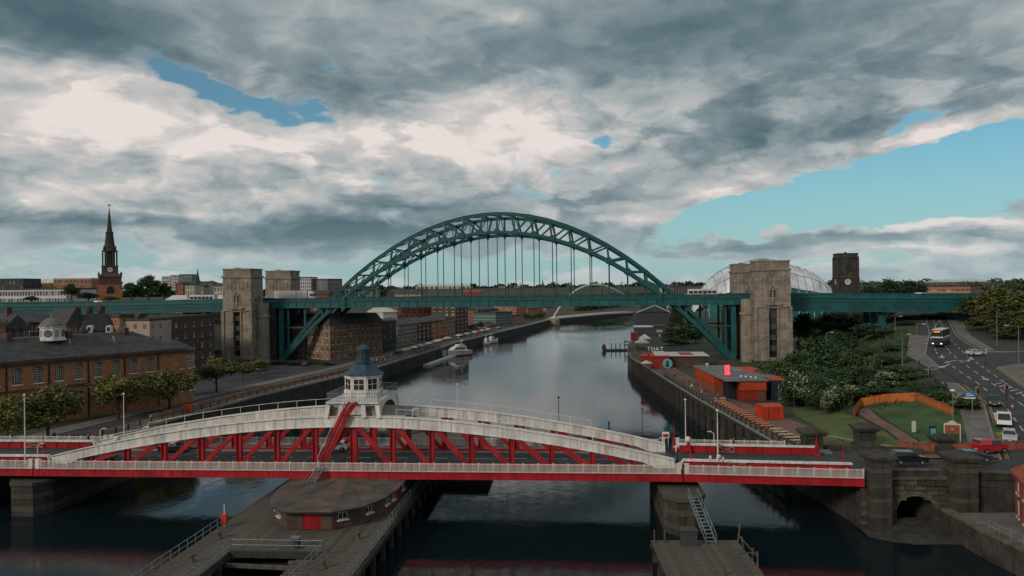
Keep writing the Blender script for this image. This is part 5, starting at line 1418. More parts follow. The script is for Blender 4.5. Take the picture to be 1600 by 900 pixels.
def engine_house():
    z0, z1 = 2.95, 5.0
    T = thing('pier_house', 'low many-sided brick engine house with red doors under the middle of the swing bridge', 'engine house', sb(0, 2), SBR)
    pl = [(-3.0, -15.6), (2.4, -15.6), (5.2, -13.4), (6.8, -10), (7.4, -6), (7.4, 12), (3, 16), (-3.6, 16), (-7, 12), (-7, -6), (-6.4, -10), (-5.2, -13.2)]
    wl = MB(); n = len(pl)
    pan = []
    for i in range(n):
        a, b = Vector(pl[i]), Vector(pl[(i + 1) % n]); d = b - a; W_ = d.length; ux = d.normalized(); nn = Vector((ux.y, -ux.x))
        hs = []
        if i == 0: hs = [(1.9, 4.1, 0, 1.75)]
        elif i == 4: hs = [(1.0, 2.5, 0, 1.75), (3.6, 4.7, .95, 1.75)]
        elif W_ > 2.5 and i in (1, 2, 3, 9, 10, 11):
            u = .7
            while u + 1.2 < W_ and len(hs) < 4: hs.append((u, u + 1.1, .95, 1.75)); u += 2.0
        facade(wl, (a.x, a.y, z0), ux, nn, W_, z1 - z0, hs, .18)
        pan.append((a, ux, nn, hs, i))
    wl.build('wall', M['brick_dark'], T)
    wm = window_mesh(1.1, .8, 2, 1, 'white'); wm1 = window_mesh(1.0, .85, 2, 1, 'white')
    for a, ux, nn, hs, i in pan:
        for (u0, u1, v0, v1) in hs:
            c = a + ux * (u0 + u1) / 2 - nn * .12
            if v0 == 0:
                q = MB(); q.box(-(u1 - u0) / 2, (u1 - u0) / 2, -.05, .05, 0, v1, 0)
                k = -(u1 - u0) / 2 + .1
                while k < (u1 - u0) / 2: q.box(k, k + .12, -.08, .05, .05, v1 - .05, 0); k += .28
                q.build('red_door', [M['red']], T, (c.x, c.y, z0), atan2(ux.y, ux.x))
            else: link('window', wm if u1 - u0 > 1.05 else wm1, T, (c.x, c.y, z0 + v0), atan2(ux.y, ux.x))
    sc = 1.06
    rf = MB(); rf.prism([(x * sc, y * sc) for x, y in pl], z1, z1 + .18); rf.build('roof_edge', M['stone_dark'], T)
    # roof as felted facets
    c = Vector((-.3, 0, z1 + .42))
    for i in range(n):
        a, b = pl[i], pl[(i + 1) % n]
        q = MB(); q.add([(a[0] * sc, a[1] * sc, z1 + .19), (b[0] * sc, b[1] * sc, z1 + .19), (b[0] * .3, b[1] * .3, z1 + .34), (a[0] * .3, a[1] * .3, z1 + .34)], [(0, 1, 2, 3)])
        q.add([(b[0] * .3, b[1] * .3, z1 + .34), (a[0] * .3, a[1] * .3, z1 + .34), c], [(1, 0, 2)])
        q.build('roof_facet', M['roof_felt'] if i % 2 else M['roof_felt_rusty'], T)
    return T
engine_house()
T = thing('bridge_pier', 'round dark stone pier carrying the pivot under the middle of the swing bridge', 'pier', sb(0, 8.2))
b = MB(); b.lathe([(7.2, -3), (7.2, 2.4), (7.4, 2.5), (7.4, 2.9)], 28); b.build('drum', M['stone_dark'], T)
b = MB(); b.lathe([(4.6, 2.9), (4.6, 4.8)], 28); b.build('pivot_ring', M['black'], T)
# pier just up the water from the middle, brownish island seen behind the far truss
T = thing('timber_jetty', 'brown timber jetty end showing behind the far truss right of the control cabin', 'jetty', sb(12, 34), SBR)
b = MB(); b.prism([(-14, -12), (4, -12), (4, 8), (-3, 13), (-9, 12), (-14, 5)], 2.4, 2.9); b.build('deck', M['timber'], T)
for x, y in ((-13.5, 4.5), (-9, 11.5), (-3, 12.5), (3.5, 7.5), (3.5, 0), (3.5, -8), (-13.5, -4)):
    q = MB(); q.box(x - .25, x + .25, y - .25, y + .25, -3, 3.4); q.build('pile', M['timber_dark'], T)
# side rest piers
def rest_pier(s, y0, y1, w, label, ladder):
    T = thing('bridge_pier', label, 'pier', sb(s, 0), SBR)
    b = MB(); b.prism([(-w, y0 + 2), (-w + 1.4, y0), (w - 1.4, y0), (w, y0 + 2), (w, y1 - 2), (w - 1.4, y1), (-w + 1.4, y1), (-w, y1 - 2)], -3, 4.1); b.build('shaft', M['stone_dark'], T)
    b = MB(); b.prism([(-w - .25, y0 + 1.9), (-w + 1.3, y0 - .25), (w - 1.3, y0 - .25), (w + .25, y0 + 1.9), (w + .25, y1 - 1.9), (w - 1.3, y1 + .25), (-w + 1.3, y1 + .25), (-w - .25, y1 - 1.9)], 4.1, 4.55); b.build('capping', M['stone_mossy'], T)
    for k in range(5):
        z = -.2 + k * .85
        q = MB(); q.prism([(-w - .06, y0 + 2), (-w + 1.36, y0 - .06), (w - 1.36, y0 - .06), (w + .06, y0 + 2), (w + .06, y1 - 2), (-w - .06, y1 - 2)], z, z + .74); q.build('stone_course', M['stone_mossy'] if k % 2 else M['stone_dark'], T)
    return T
rest_pier(HL + .2, -5.2, 15, 2.4, 'tall dark stone pier with a white ladder under the right end of the swing span', True)
rest_pier(-HL - 1.6, -1.0, 22, 2.9, 'dark stone pier under the left end of the swing span', False)
# white ladder down to the right-hand timber platform
T = thing('ladder', 'long white-railed ladder leaning from the right bridge pier to the timber platform', 'ladder', sb(HL + 1.1, -5.3), SBR)
st = MB()
for x in (-.55, .55):
    st.beam((x, .6, 4.7), (x + .5, -8.6, 2.1), .1, .2); st.tube((x, .6, 5.6), (x + .5, -8.6, 3.0), .05, 6)
    for k in range(5):
        u = k / 4; st.tube((x + .5 * u, .6 - 9.2 * u, 4.7 - 2.6 * u), (x + .5 * u, .6 - 9.2 * u, 5.6 - 2.6 * u), .04, 5)
st.build('stringer', M['steel'], T)
for k in range(13):
    u = (k + .5) / 13; q = MB(); q.box(-.52 + .5 * u, .52 + .5 * u, .6 - 9.2 * u - .16, .6 - 9.2 * u + .16, 4.7 - 2.6 * u, 4.75 - 2.6 * u); q.build('tread', M['steel'], T)
T = thing('timber_jetty', 'small square weathered timber platform with broken rails below the right bridge pier', 'jetty', (14.9, 81.8, 0), R(-2))
planks(T, 0, 9.4, -12.5, 0, 2.1, .62)
for x in (.3, 4.7, 9.1):
    for y in (-.4, -4.4, -8.4, -12.2):
        q = MB(); q.box(x - .22, x + .22, y - .22, y + .22, -3, 2.0); q.build('pile', M['timber_dark'], T)
for y in (-.5, -4.5, -8.5, -12.2): q = MB(); q.box(-.2, 9.6, y - .2, y + .2, 1.55, 1.97); q.build('bearer', M['timber_dark'], T)
for x, y, h, lean in ((9.3, -.2, 2.2, .3), (9.3, -2.6, 1.4, -.2), (9.4, -5.4, 1.2, .1), (9.4, -7.2, 1.5, 0), (5.6, -9.5, 1.1, .1), (.3, -.3, 1.4, 0), (1.4, -.3, 1.3, 0)):
    q = MB(); q.beam((x, y, 2.0), (x + lean, y, 2.1 + h), .14, .14); q.build('rail_post', M['timber'], T)
q = MB(); q.beam((6.2, -6.6, 3.1), (9.4, -6.4, 3.2), .1, .14); q.beam((9.3, -.2, 3.0), (9.4, -7.2, 3.1), .08, .12); q.build('rail_bar', M['timber'], T)
q = MB(); q.box(3.1, 4.7, -1.5, -.3, 2.1, 3.7); q.box(3.0, 4.8, -1.6, -.2, 3.7, 3.8); q.build('locker', M['dark_grey'], T)

# masts, signals and small red pedestals on the swing bridge approaches
def flagpole(p, h, label, m='white', w=.09, cat='pole', name='mast'):
    T = thing(name, label, cat, p); b = MB(); b.lathe([(w * 2.2, 0), (w * 2.2, .25), (w, .4), (w * .55, h), (w * .2, h + .1)], 8); b.build('shaft', M[m], T)
    b = MB(); b.lathe([(.16, h), (.2, h + .12), (.05, h + .25)], 8); b.build('finial', M[m], T); return T
flagpole(ar(1.3, TF + .1, ZD), 7.4, 'tall white mast beside the far red girder, right of the swing span')
flagpole(ar(4.6, TN + .2, ZD + 1.2), 6.3, 'tall white mast standing on the near red girder at the right')
flagpole(al(-5.6 + 1.0, TF + .2, ZD), 8.2, 'tall white mast at the left end of the curved trusses')
flagpole(al(3.0, TN - .8, ZD), 9.6, 'white mast at the far left edge of the photo')
flagpole(sb(11, 24, 2.9), 11.5, 'white mast standing on the jetty behind the far truss')
flagpole(sb(27.5, PF + .4, ZD), 7.2, 'thin dark post behind the far truss near its right end', 'black', .08)
flagpole(sb(35.0, PF + .6, ZD), 3.4, 'short dark post beside the far parapet', 'black', .18)
flagpole(sb(39.9, PF - .5, ZD), 5.6, 'thin dark mast behind the red pyramid pedestal', 'black', .06)
def pedestal(p, label, h=1.9, lamp=False):
    T = thing('signal_pedestal', label, 'pedestal', p, 0, 'red pedestals along the swing bridge approaches')
    b = MB(); b.lathe([(.55, 0), (.55, .2), (.40, .35), (.16, h), (.1, h + .15)], 4, (0, 0, 0), pi / 4); b.build('base', M['red'], T)
    if lamp: b = MB(); b.lathe([(.3, h), (.45, h + .1), (.45, h + .45), (.15, h + .7)], 10); b.build('lamp_housing', M['white'], T)
    else: b = MB(); b.tube((0, 0, h), (0, 0, h + 2.2), .05, 6); b.build('staff', M['red'], T)
pedestal(ar(-.3, PF - 2.2, ZD), 'red pyramid pedestal by the far end of the swing span')
pedestal(ar(1.6, TF - .5, ZD + .2), 'red pedestal topped with a white lamp housing at the far girder', 1.4, True)
pedestal(ar(1.2, TN + .9, ZD), 'red pedestal with thin staff at the end of the near girder', 1.7)
pedestal(ar(19.0, TF - 1, ZD), 'red pedestal at the right end of the far girder', 2.0)
pedestal(ar(20.2, TN + .6, ZD), 'red pedestal with tall thin staff next to the stone gate pillar', 1.5)
pedestal(al(-3.9, TF - .3, ZD), 'red pedestal with white cap at the left end of the far truss', 1.3, True)
pedestal(al(1.6, TN + 1.0, ZD), 'red pedestal with staff on the left approach', 1.5)
def small_lamp(p, label, rz=0, h=2.6, m='white'):
    T = thing('deck_light', label, 'lamp', p, rz); b = MB(); b.tube((0, 0, 0), (0, 0, h), .06, 6); b.tube((0, 0, h), (.5, 0, h + .3), .05, 6); b.build('post', M[m], T)
    b = MB(); b.box(.35, .95, -.12, .12, h + .25, h + .37); b.build('head', M[m], T)
small_lamp(ar(5.3, TF + .5, ZD), 'short white lamp by the far girder of the right approach', pi)
small_lamp(al(-.5, TF + .6, ZD), 'short white lamp by the far girder of the left approach')
small_lamp(al(1.3, TN - .6, ZD), 'short white lamp by the near girder at the left edge')
T = thing('signal_lights', 'cluster of white signal lamps on the near parapet right of the swing span', 'signal', ar(4.2, .45, ZD))
for x, z in ((-.9, 1.9), (.2, 2.0), (.75, 1.7)):
    b = MB(); b.tube((x, 0, 0), (x, 0, z), .05, 6); b.build('post', M['red'], T); b = MB(); b.lathe([(.1, 0), (.3 if x == .2 else .17, .1), (.3 if x == .2 else .17, .35), (.05, .5)], 8, (x, 0, z)); b.build('lamp', M['white'], T)
T = thing('warning_sign', 'red and white warning sign by the far end of the swing span', 'sign', ar(-1.4, PF - 1.0, ZD), R(-8))
b = MB(); b.tube((-.35, 0, 0), (-.35, 0, 2.2), .04, 5); b.tube((.35, 0, 0), (.35, 0, 2.2), .04, 5); b.build('leg', M['white'], T)
b = MB(); b.box(-.5, .5, -.05, .05, 1.5, 2.4); b.build('board', M['white'], T); b = MB(); b.box(-.38, .38, -.08, -.05, 1.65, 2.1); b.build('red_panel', M['red'], T)

# ------------------------------------------------------------------ right abutment with gate pillars and an arch
def abutment():
    T = thing('stone_abutment', 'shade-coloured stone abutment with a dark arch carrying the road to the swing bridge', 'abutment')  # shade over this stonework is put into its dark colours
    p0 = Vector((42.9, 92.4)); ux = Vector((1, -.03)).normalized(); nn = Vector((ux.y, -ux.x))
    def wp(u, d=0): v = p0 + ux * u + nn * d; return (v.x, v.y)
    # front wall in stone courses with an arched opening
    a0, a1, spring, crown = 4.1, 8.7, 2.3, 3.9
    def opening(z):
        if z <= spring: return (a0, a1)
        t = (z - spring) / (crown - spring)
        if t >= 1: return None
        hw = (a1 - a0) / 2 * sqrt(1 - t * t); c = (a0 + a1) / 2
        return (c - hw, c + hw)
    random.seed(11)
    z = -1.0; k = 0; L = 13.6
    shared = {}
    while z < 6.0:
        h = .62; u = -.2 - (.55 if k % 2 else 0)
        while u < L:
            w_ = random.choice((1.0, 1.25, 1.5)); x0, x1 = max(u, -.2), min(u + w_, L)
            parts = [(x0, x1)]
            op = opening(z + h * .6)
            if op:
                parts = []
                if x0 < op[0]: parts.append((x0, min(x1, op[0])))
                if x1 > op[1]: parts.append((max(x0, op[1]), x1))
            for c, d in parts:
                if d - c < .15: continue
                key = (round((d - c) * 4) / 4 or .25)
                if key not in shared:
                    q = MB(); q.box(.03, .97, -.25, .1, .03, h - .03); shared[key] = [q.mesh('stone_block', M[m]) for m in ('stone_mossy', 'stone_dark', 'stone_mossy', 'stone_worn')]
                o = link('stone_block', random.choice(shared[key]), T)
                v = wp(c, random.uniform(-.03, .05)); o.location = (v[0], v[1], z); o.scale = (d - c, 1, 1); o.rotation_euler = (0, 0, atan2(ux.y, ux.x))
            u += w_
        z += h; k += 1
    b = MB(); A, B = wp(-.2, -.1), wp(a0, -.1); C, D_ = wp(a1, -.1), wp(L, -.1)
    dv = Vector((0, 15.5))
    for (p, q) in ((A, B), (C, D_)): b.prism([p, q, (q[0], q[1] + 15.5), (p[0], p[1] + 15.5)], -2, 6.0)
    b.prism([B, C, (C[0], C[1] + 15.5), (B[0], B[1] + 15.5)], 4.05, 6.0)
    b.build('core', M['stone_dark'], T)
    n = 9
    for i in range(n):
        t0, t1 = pi * i / n, pi * (i + 1) / n; c = (a0 + a1) / 2; r = (a1 - a0) / 2
        q = MB(); pts = []
        for t, kx in ((t0, 1), (t1, 1), (t1, 1.24), (t0, 1.24)):
            v = wp(c - r * kx * cos(t), .28); pts.append((v[0], v[1], spring + (crown - spring) * (kx if kx == 1 else 1.36) * sin(t)))
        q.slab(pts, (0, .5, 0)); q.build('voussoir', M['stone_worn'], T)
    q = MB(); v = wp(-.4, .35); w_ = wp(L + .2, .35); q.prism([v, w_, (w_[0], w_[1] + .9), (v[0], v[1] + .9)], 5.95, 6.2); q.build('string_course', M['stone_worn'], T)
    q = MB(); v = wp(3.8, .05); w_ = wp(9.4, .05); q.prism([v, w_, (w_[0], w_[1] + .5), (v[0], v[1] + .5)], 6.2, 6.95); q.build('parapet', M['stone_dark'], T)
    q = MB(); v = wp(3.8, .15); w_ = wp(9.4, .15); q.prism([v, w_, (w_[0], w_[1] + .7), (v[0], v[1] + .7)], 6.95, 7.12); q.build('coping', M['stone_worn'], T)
    return p0, ux, nn
abutment()
def gate_pillar(x, y, w, z0, z1, label, dark='stone_dark'):
    T = thing('gate_pillar', label, 'pillar', (x, y, z0), R(-3)); h = z1 - z0
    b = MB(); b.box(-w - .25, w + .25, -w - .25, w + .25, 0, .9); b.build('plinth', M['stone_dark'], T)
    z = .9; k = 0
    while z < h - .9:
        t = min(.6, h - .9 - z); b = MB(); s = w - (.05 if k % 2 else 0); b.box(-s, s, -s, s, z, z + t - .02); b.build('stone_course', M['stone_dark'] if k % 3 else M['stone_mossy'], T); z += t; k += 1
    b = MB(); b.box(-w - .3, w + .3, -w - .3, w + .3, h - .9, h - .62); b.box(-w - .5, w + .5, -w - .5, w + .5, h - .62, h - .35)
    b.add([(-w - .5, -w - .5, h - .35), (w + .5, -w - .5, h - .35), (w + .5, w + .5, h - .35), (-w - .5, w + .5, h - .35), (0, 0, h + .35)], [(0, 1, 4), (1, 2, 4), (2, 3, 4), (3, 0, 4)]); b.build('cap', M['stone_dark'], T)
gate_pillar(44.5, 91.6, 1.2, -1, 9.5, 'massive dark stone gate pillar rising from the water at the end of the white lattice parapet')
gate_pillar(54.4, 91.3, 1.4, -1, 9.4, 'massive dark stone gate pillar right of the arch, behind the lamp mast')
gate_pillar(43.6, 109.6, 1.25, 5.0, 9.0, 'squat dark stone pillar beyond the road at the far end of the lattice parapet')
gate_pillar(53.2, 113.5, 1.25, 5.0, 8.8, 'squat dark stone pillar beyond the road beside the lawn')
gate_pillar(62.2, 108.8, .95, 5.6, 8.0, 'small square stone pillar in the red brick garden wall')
# wall from the right pillar to the brick house
T = thing('road_wall', 'dark stone retaining wall between the right gate pillar and the red-roofed house', 'wall')
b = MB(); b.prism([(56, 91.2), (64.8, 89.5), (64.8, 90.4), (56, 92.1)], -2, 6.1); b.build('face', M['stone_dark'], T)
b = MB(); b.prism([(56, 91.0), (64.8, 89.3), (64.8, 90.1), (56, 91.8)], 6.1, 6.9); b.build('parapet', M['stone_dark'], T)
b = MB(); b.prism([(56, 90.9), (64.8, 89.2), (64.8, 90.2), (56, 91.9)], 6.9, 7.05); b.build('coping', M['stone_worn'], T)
# shingle shore at the foot of the abutment and the sloping quay wall at the corner
g = MB(); rs = random.Random(3); xs = [42, 46, 50, 54, 58, 62, 66]; ys = [84, 87, 90, 93]
for y in ys:
    for x in xs: g.v.append((x, y, .05 + .9 * smoothstep(84, 93, y + rs.uniform(-1, 1)) - (.5 if y == 84 else 0) - (.6 if x == 42 else 0)))
n = len(xs)
for i in range(len(ys) - 1):
    for k in range(n - 1): a = i * n + k; g.f.append((a, a + 1, a + n + 1, a + n)); g.mi.append(0)
tag(g.build('muddy_shore', M['timber_dark'], smooth=True), kind='structure')
T = thing('quay_wall', 'low stone quay wall with a railing slanting down at the bottom right corner', 'quay wall')
b = MB(); b.prism([(51.5, 74.5), (56.5, 66), (58, 67), (53, 76.5), (52.6, 89.9), (51.4, 89.9), (51.0, 82.3)], -2, 2.7); b.build('face', M['stone_dark'], T)
b = MB(); b.prism([(51.4, 74.4), (56.4, 65.9), (57.4, 66.5), (52.4, 75.4), (52.4, 90.0), (51.2, 90.0), (50.9, 82.4)], 2.7, 2.95); b.build('coping', M['stone_worn'], T)
rail(T, [(51.9, 82, 2.95), (52.2, 75, 2.95), (56.9, 66.6, 2.95)], 1.0)
b = MB(); b.prism([(52.3, 82), (53, 76), (57.6, 67.5), (70, 67), (70, 89), (52.5, 89.3)], 2.2, 2.6); tag(b.build('quay_yard', M['paving']), kind='structure')
# brick house at the lower right corner
T = building('brick_house', 'red brick house with steep red roof and white windows at the lower right corner', 'house', (54.6, 78.5), (66, 73.5), 10, 2.6, 8.0, wall='brick_red', roof='hip', rh=4.6, roofm='roof_tile_red', frame='white', cols=4, rows=2, ww=1.4, wh=1.9, cornice=True)
# ------------------------------------------------------------------ right bank: roads, pavements, lawns
def hRoad(x, y): return hR(x, y)
bs = [(43.0, 95.2), (52, 94.6), (62, 93.4), (72, 92.2), (84, 91.0), (110, 89)]
bn = [(43.6, 106.0), (52, 105.4), (60, 103.5), (66, 101.5), (84, 104), (110, 108)]
drape('bridge_street', bs, bn, hRoad, .10, M['asphalt'], 8)
Lk = [(66, 101.2), (74, 116), (83, 132), (90, 150), (93.5, 164), (99.6, 182), (115, 211), (133, 245), (160, 288)]
Rk = [(86, 96), (91, 114), (95, 130), (98.5, 143), (106.8, 165), (114, 184), (124.5, 211), (142, 245), (170, 288)]
drape('hill_road', Lk, Rk, hRoad, .12, M['asphalt'], 10)
drape('side_road', [(92.5, 163), (84, 166), (70, 172), (56, 182)], [(88.5, 150), (82, 152), (70, 160), (56, 172)], hRoad, .115, M['asphalt'], 5)
drape('side_road', [(104, 158), (116, 168), (140, 176), (190, 186)], [(112, 182), (122, 184), (142, 186), (190, 196)], hRoad, .117, M['asphalt'], 5)
def kerb_line(label, pts, hf, w=.3, h=.24, name='kerb'):
    mb = MB()
    PP = []
    for a, b in zip(pts, pts[1:]):
        a, b = Vector(a), Vector(b); n = max(1, int((b - a).length / 3))
        for k in range(n): PP.append(a.lerp(b, k / n))
    PP.append(Vector(pts[-1]))
    wall_line(mb, PP, hf, w, h, .2)
    o = mb.build(name, M['kerb']); tag(o, kind='structure'); return o
# pavement beside the hill road, from the bridge up to the crossing
drape('pavement', [(63.2, 103.2), (71, 118), (79.6, 134), (85.5, 148)], [(65.8, 101.6), (73.8, 116), (82.8, 132), (88.2, 149)], hRoad, .22, M['paving'], 4)
kerb_line('', [(65.9, 101.4), (73.9, 115.9), (82.9, 131.9), (88.4, 149), (86, 150.6)], hRoad)
drape('pavement', [(94.2, 164.8), (100.4, 182), (117.6, 211)], [(91.8, 166), (96.6, 184), (113, 213)], hRoad, .2, M['paving'], 3)
kerb_line('', [(84, 166.3), (92, 164.2), (94.0, 165), (100.2, 182), (117.3, 211), (140, 245)], hRoad)
drape('pavement', [(98.8, 143), (107, 164.5), (112, 167.5), (140, 175)], [(104, 141), (112, 160), (116, 163), (141, 170)], hRoad, .22, M['paving'], 4)
kerb_line('', [(91.3, 114), (95.3, 130), (98.8, 143), (107, 165), (112, 167.6), (140, 175.8)], hRoad)
kerb_line('', [(190, 196.3), (142, 186.3), (122, 184.4), (115.5, 185.2), (125, 211), (142.5, 245)], hRoad)
drape('pavement', [(116.5, 186), (125.6, 211), (143, 245)], [(120, 186), (129, 211), (147, 245)], hRoad, .2, M['paving'], 3)
# painted markings: dashed lane lines, arrows, hatching, yellow edge lines
def on_road(x, y): return hRoad(x, y) + .16
def paint(mb, pts, w):
    for a, b in zip(pts, pts[1:]):
        a, b = Vector(a), Vector(b); d = (b - a); n = Vector((-d.y, d.x)).normalized() * w / 2
        mb.add([(a.x - n.x, a.y - n.y, on_road(a.x - n.x, a.y - n.y)), (b.x - n.x, b.y - n.y, on_road(b.x - n.x, b.y - n.y)), (b.x + n.x, b.y + n.y, on_road(b.x + n.x, b.y + n.y)), (a.x + n.x, a.y + n.y, on_road(a.x + n.x, a.y + n.y))], [(0, 1, 2, 3)])
def lerp_line(t):
    return [tuple(Vector(a).lerp(Vector(b), t)) for a, b in zip(Lk, Rk)]
mk = MB()
for t in (.27, .52, .76):
    P = lerp_line(t)
    for a, b in zip(P[1:], P[2:]):
        a, b = Vector(a), Vector(b); n = max(1, int((b - a).length / 5))
        for k in range(n): paint(mk, [a.lerp(b, k / n), a.lerp(b, (k + .5) / n)], .18)
tag(mk.build('lane_marking', M['lines']), kind='structure')
def arrow(px, py, ang, sc=1.0):
    p = G(px, py, roadz(150)); D = 38470 / (py - (450 - (px - 800) * .01117) + 99.45); x = ray(px, py)[0] * D
    mb = MB(); u = Vector((cos(ang), sin(ang))); c = Vector((x, D))
    paint(mb, [c - u * 2.2 * sc, c + u * .6 * sc], .3); 
    n = Vector((-u.y, u.x)); q = [c + u * 2.4 * sc, c + u * .6 * sc + n * .8, c + u * .6 * sc - n * .8]
    mb.add([(v.x, v.y, on_road(v.x, v.y)) for v in q], [(0, 1, 2)])
    tag(mb.build('road_arrow', M['lines']), kind='structure')
arrow(1472, 558, R(-120)); arrow(1476, 573, R(-140), 1.3); arrow(1515, 563, R(45)); arrow(1538, 592, R(-110)); 
mk = MB()
paint(mk, [(98.5, 171), (103, 174), (105, 172.5), (109, 178)], .3)
for k in range(9): paint(mk, [(93.0 + k * .25, 132 + k * 2.0), (95.2 + k * .3, 133.6 + k * 2.0)], .25)
for k in range(6): paint(mk, [(88.4 + k * .45, 118 + k * 1.6), (91.0 + k * .45, 119.4 + k * 1.6)], .3)
paint(mk, [(88.4, 117), (90.4, 128)], .15)
tag(mk.build('hatched_marking', M['lines']), kind='structure')
mk = MB()
for o in (.45, .75): paint(mk, [(66.0 + o, 101.0), (74 + o, 115.5), (83 + o, 131.5), (88.6 + o, 148.4)], .1)
for o in (-.45, -.75): paint(mk, [(98.8 + o, 143), (107 + o, 165)], .1)
tag(mk.build('yellow_line', M['yellow_line']), kind='structure')
mk = MB(); paint(mk, [(52, 100.2), (56, 99.9)], .14); paint(mk, [(58, 99.6), (62, 99)], .14); paint(mk, [(46, 100.7), (50, 100.4)], .14)
paint(mk, [(44, 106.0), (52, 105.4)], .12)
tag(mk.build('lane_marking', M['lines']), kind='structure')
# pavement south-east of the bridge, wedge of red paving
drape('pavement', [(44, 109.0), (53, 107.4), (60, 105.8), (66, 103.8)], [(44, 106.2), (52, 105.6), (60, 103.7), (66, 101.6)], hRoad, .24, M['paving_red'], 3)
drape('pavement', [(44, 95.0), (55, 94.2), (70, 92.2)], [(44, 92.6), (55, 92.0), (70, 90)], hRoad, .24, M['paving'], 2)
# quayside: boardwalk strip, brick path, lawns
def q(px, py): v = G(px, py, QR + .1); return (v.x, v.y)
bw0 = [(41.4 + .0, 110), (41.3, 120), (40.8, 140), (40.6, 164), (40.8, 198), (41.9, 250), (43.5, 280), (48.5, 316), (60, 374), (80, 470)]
bw1 = [(x + 3.6, y) for x, y in bw0]
T = thing('boardwalk', 'timber boardwalk along the right quay edge, lined with picnic tables', 'boardwalk', (0, 0, 0))
pm = MB(); pm.box(0, 3.6, .03, .55, -.06, .06); pme = [pm.mesh('plank', M[m]) for m in ('timber', 'timber', 'timber_light')]
y = 111.0
while y < 200:
    o = link('plank', pme[random.randrange(3)], T, (xR(y) + .35, y, QR + .14 + random.uniform(-.012, .012))); y += .58
mb = MB()
for y0 in range(200, 330, 2): mb.box(xR(y0) + .3, xR(y0) + 3.9, y0, y0 + 1.92, QR + .08, QR + .2)
o = mb.build('far_planking', M['timber'], T); o['kind'] = 'stuff'
for k in range(30):
    y0 = 112 + k * 5; b = MB(); x = xR(y0); b.box(x - .75, x - .35, y0 - .2, y0 + .2, -3, QR + .1); b.build('fender_pile', M['timber_dark'], T)
for k in range(12):
    y0 = 112 + k * 11; x = xR(y0) - .3; x1 = xR(y0 + 11) - .3; b = MB(); b.beam((x, y0, 3.2), (x1, y0 + 11, 3.2), .3, .3); b.beam((x, y0, QR - .1), (x1, y0 + 11, QR - .1), .35, .4); b.build('waling', M['timber_dark'], T)
drape('quay_path', [(45.2, 110), (44.9, 125), (44.6, 145), (44.4, 170), (44.6, 200), (46, 250), (48, 285)], [(51.5, 110), (51.5, 125), (50.5, 145), (48, 160), (48, 200), (50, 250), (52, 285)], hR, .13, M['paving_red'], 4)
drape('lawn', [(51.6, 111.5), (51.8, 125), (53, 140), (56, 152)], [(58.2, 111.5), (60, 122), (61, 132), (61.5, 140)], hR, .16, M['grass'], 6)
drape('lawn', [(46.2, 109.8), (46.6, 116), (47.2, 121)], [(51.0, 109.6), (51.2, 116), (51.3, 121)], hR, .17, M['grass'], 3)
drape('lawn', [(61.5, 112), (62.4, 120), (63.6, 128), (66, 138)], [(73, 111), (76.5, 118), (77.5, 127), (77, 138)], hR, .18, M['lawn_green'], 6)
drape('garden_path', [(58.6, 110), (60.4, 121), (61.6, 131), (63.5, 141)], [(60.8, 109.6), (62.2, 120), (63.4, 130), (66, 139)], hR, .2, M['paving_red'], 2)
kerb_line('', [(51.2, 121.5), (54.6, 114.5), (58.0, 110.3)], hR, .3, .3, 'path_edging')
kerb_line('', [(49.8, 128), (45.8, 113)], hR, .25, .25, 'path_edging')
# garden wall of red brick, curved, with a roadside return
T = thing('garden_wall', 'low curved red brick wall round the lawn by the junction', 'wall')
mb = MB(); wall_line(mb, [(57.3, 111.6), (58.6, 109.6), (61, 108.6), (66, 107.4), (71, 106.2), (74, 106.6), (75.6, 109.2)], hR, .4, 1.15); mb.build('brickwork', M['brick_red'], T)
mb = MB(); wall_line(mb, [(57.3, 111.6), (58.6, 109.6), (61, 108.6), (66, 107.4), (71, 106.2), (74, 106.6), (75.6, 109.2)], lambda x, y: hR(x, y) + 1.15, .5, .1, 0); mb.build('coping', M['stone_worn'], T)
T = thing('road_wall', 'dark low stone wall between the lawn and the bridge road', 'wall')
mb = MB(); wall_line(mb, [(44.6, 109.9), (52, 109.2), (55.5, 107.6), (57.8, 105.8)], hR, .5, 1.2); mb.build('masonry', M['stone_dark'], T)
# orange timber fence behind the lawn: every board its own piece
T = thing('timber_fence', 'curved orange timber board fence between the lawn and the dark bushes', 'fence')
fp = [G(1334, 652, 6.2), G(1345, 636, 6.6), G(1380, 634, 6.9), G(1432, 636, 7.2), G(1462, 645, 7.4), G(1490, 652, 7.6)]
fp = [Vector((p.x, p.y)) for p in fp]
bm_ = MB(); bm_.box(-.2, .2, -.03, .03, 0, 1.75); fme = [bm_.mesh('board', M[m]) for m in ('orange_fence', 'orange_fence', 'orange_fence2')]
for a, b in zip(fp, fp[1:]):
    d = b - a; n = int(d.length / .42); ang = atan2(d.y, d.x)
    for k in range(n):
        p = a.lerp(b, (k + .5) / n); o = link('board', fme[random.randrange(3)], T, (p.x, p.y, hR(p.x, p.y) - .1 + random.uniform(-.04, .04)), ang)
    for z in (.4, 1.4):
        q_ = MB(); q_.beam((a.x, a.y + .06, hR(a.x, a.y) + z), (b.x, b.y + .06, hR(b.x, b.y) + z), .06, .12); q_.build('fence_rail', M['timber'], T)
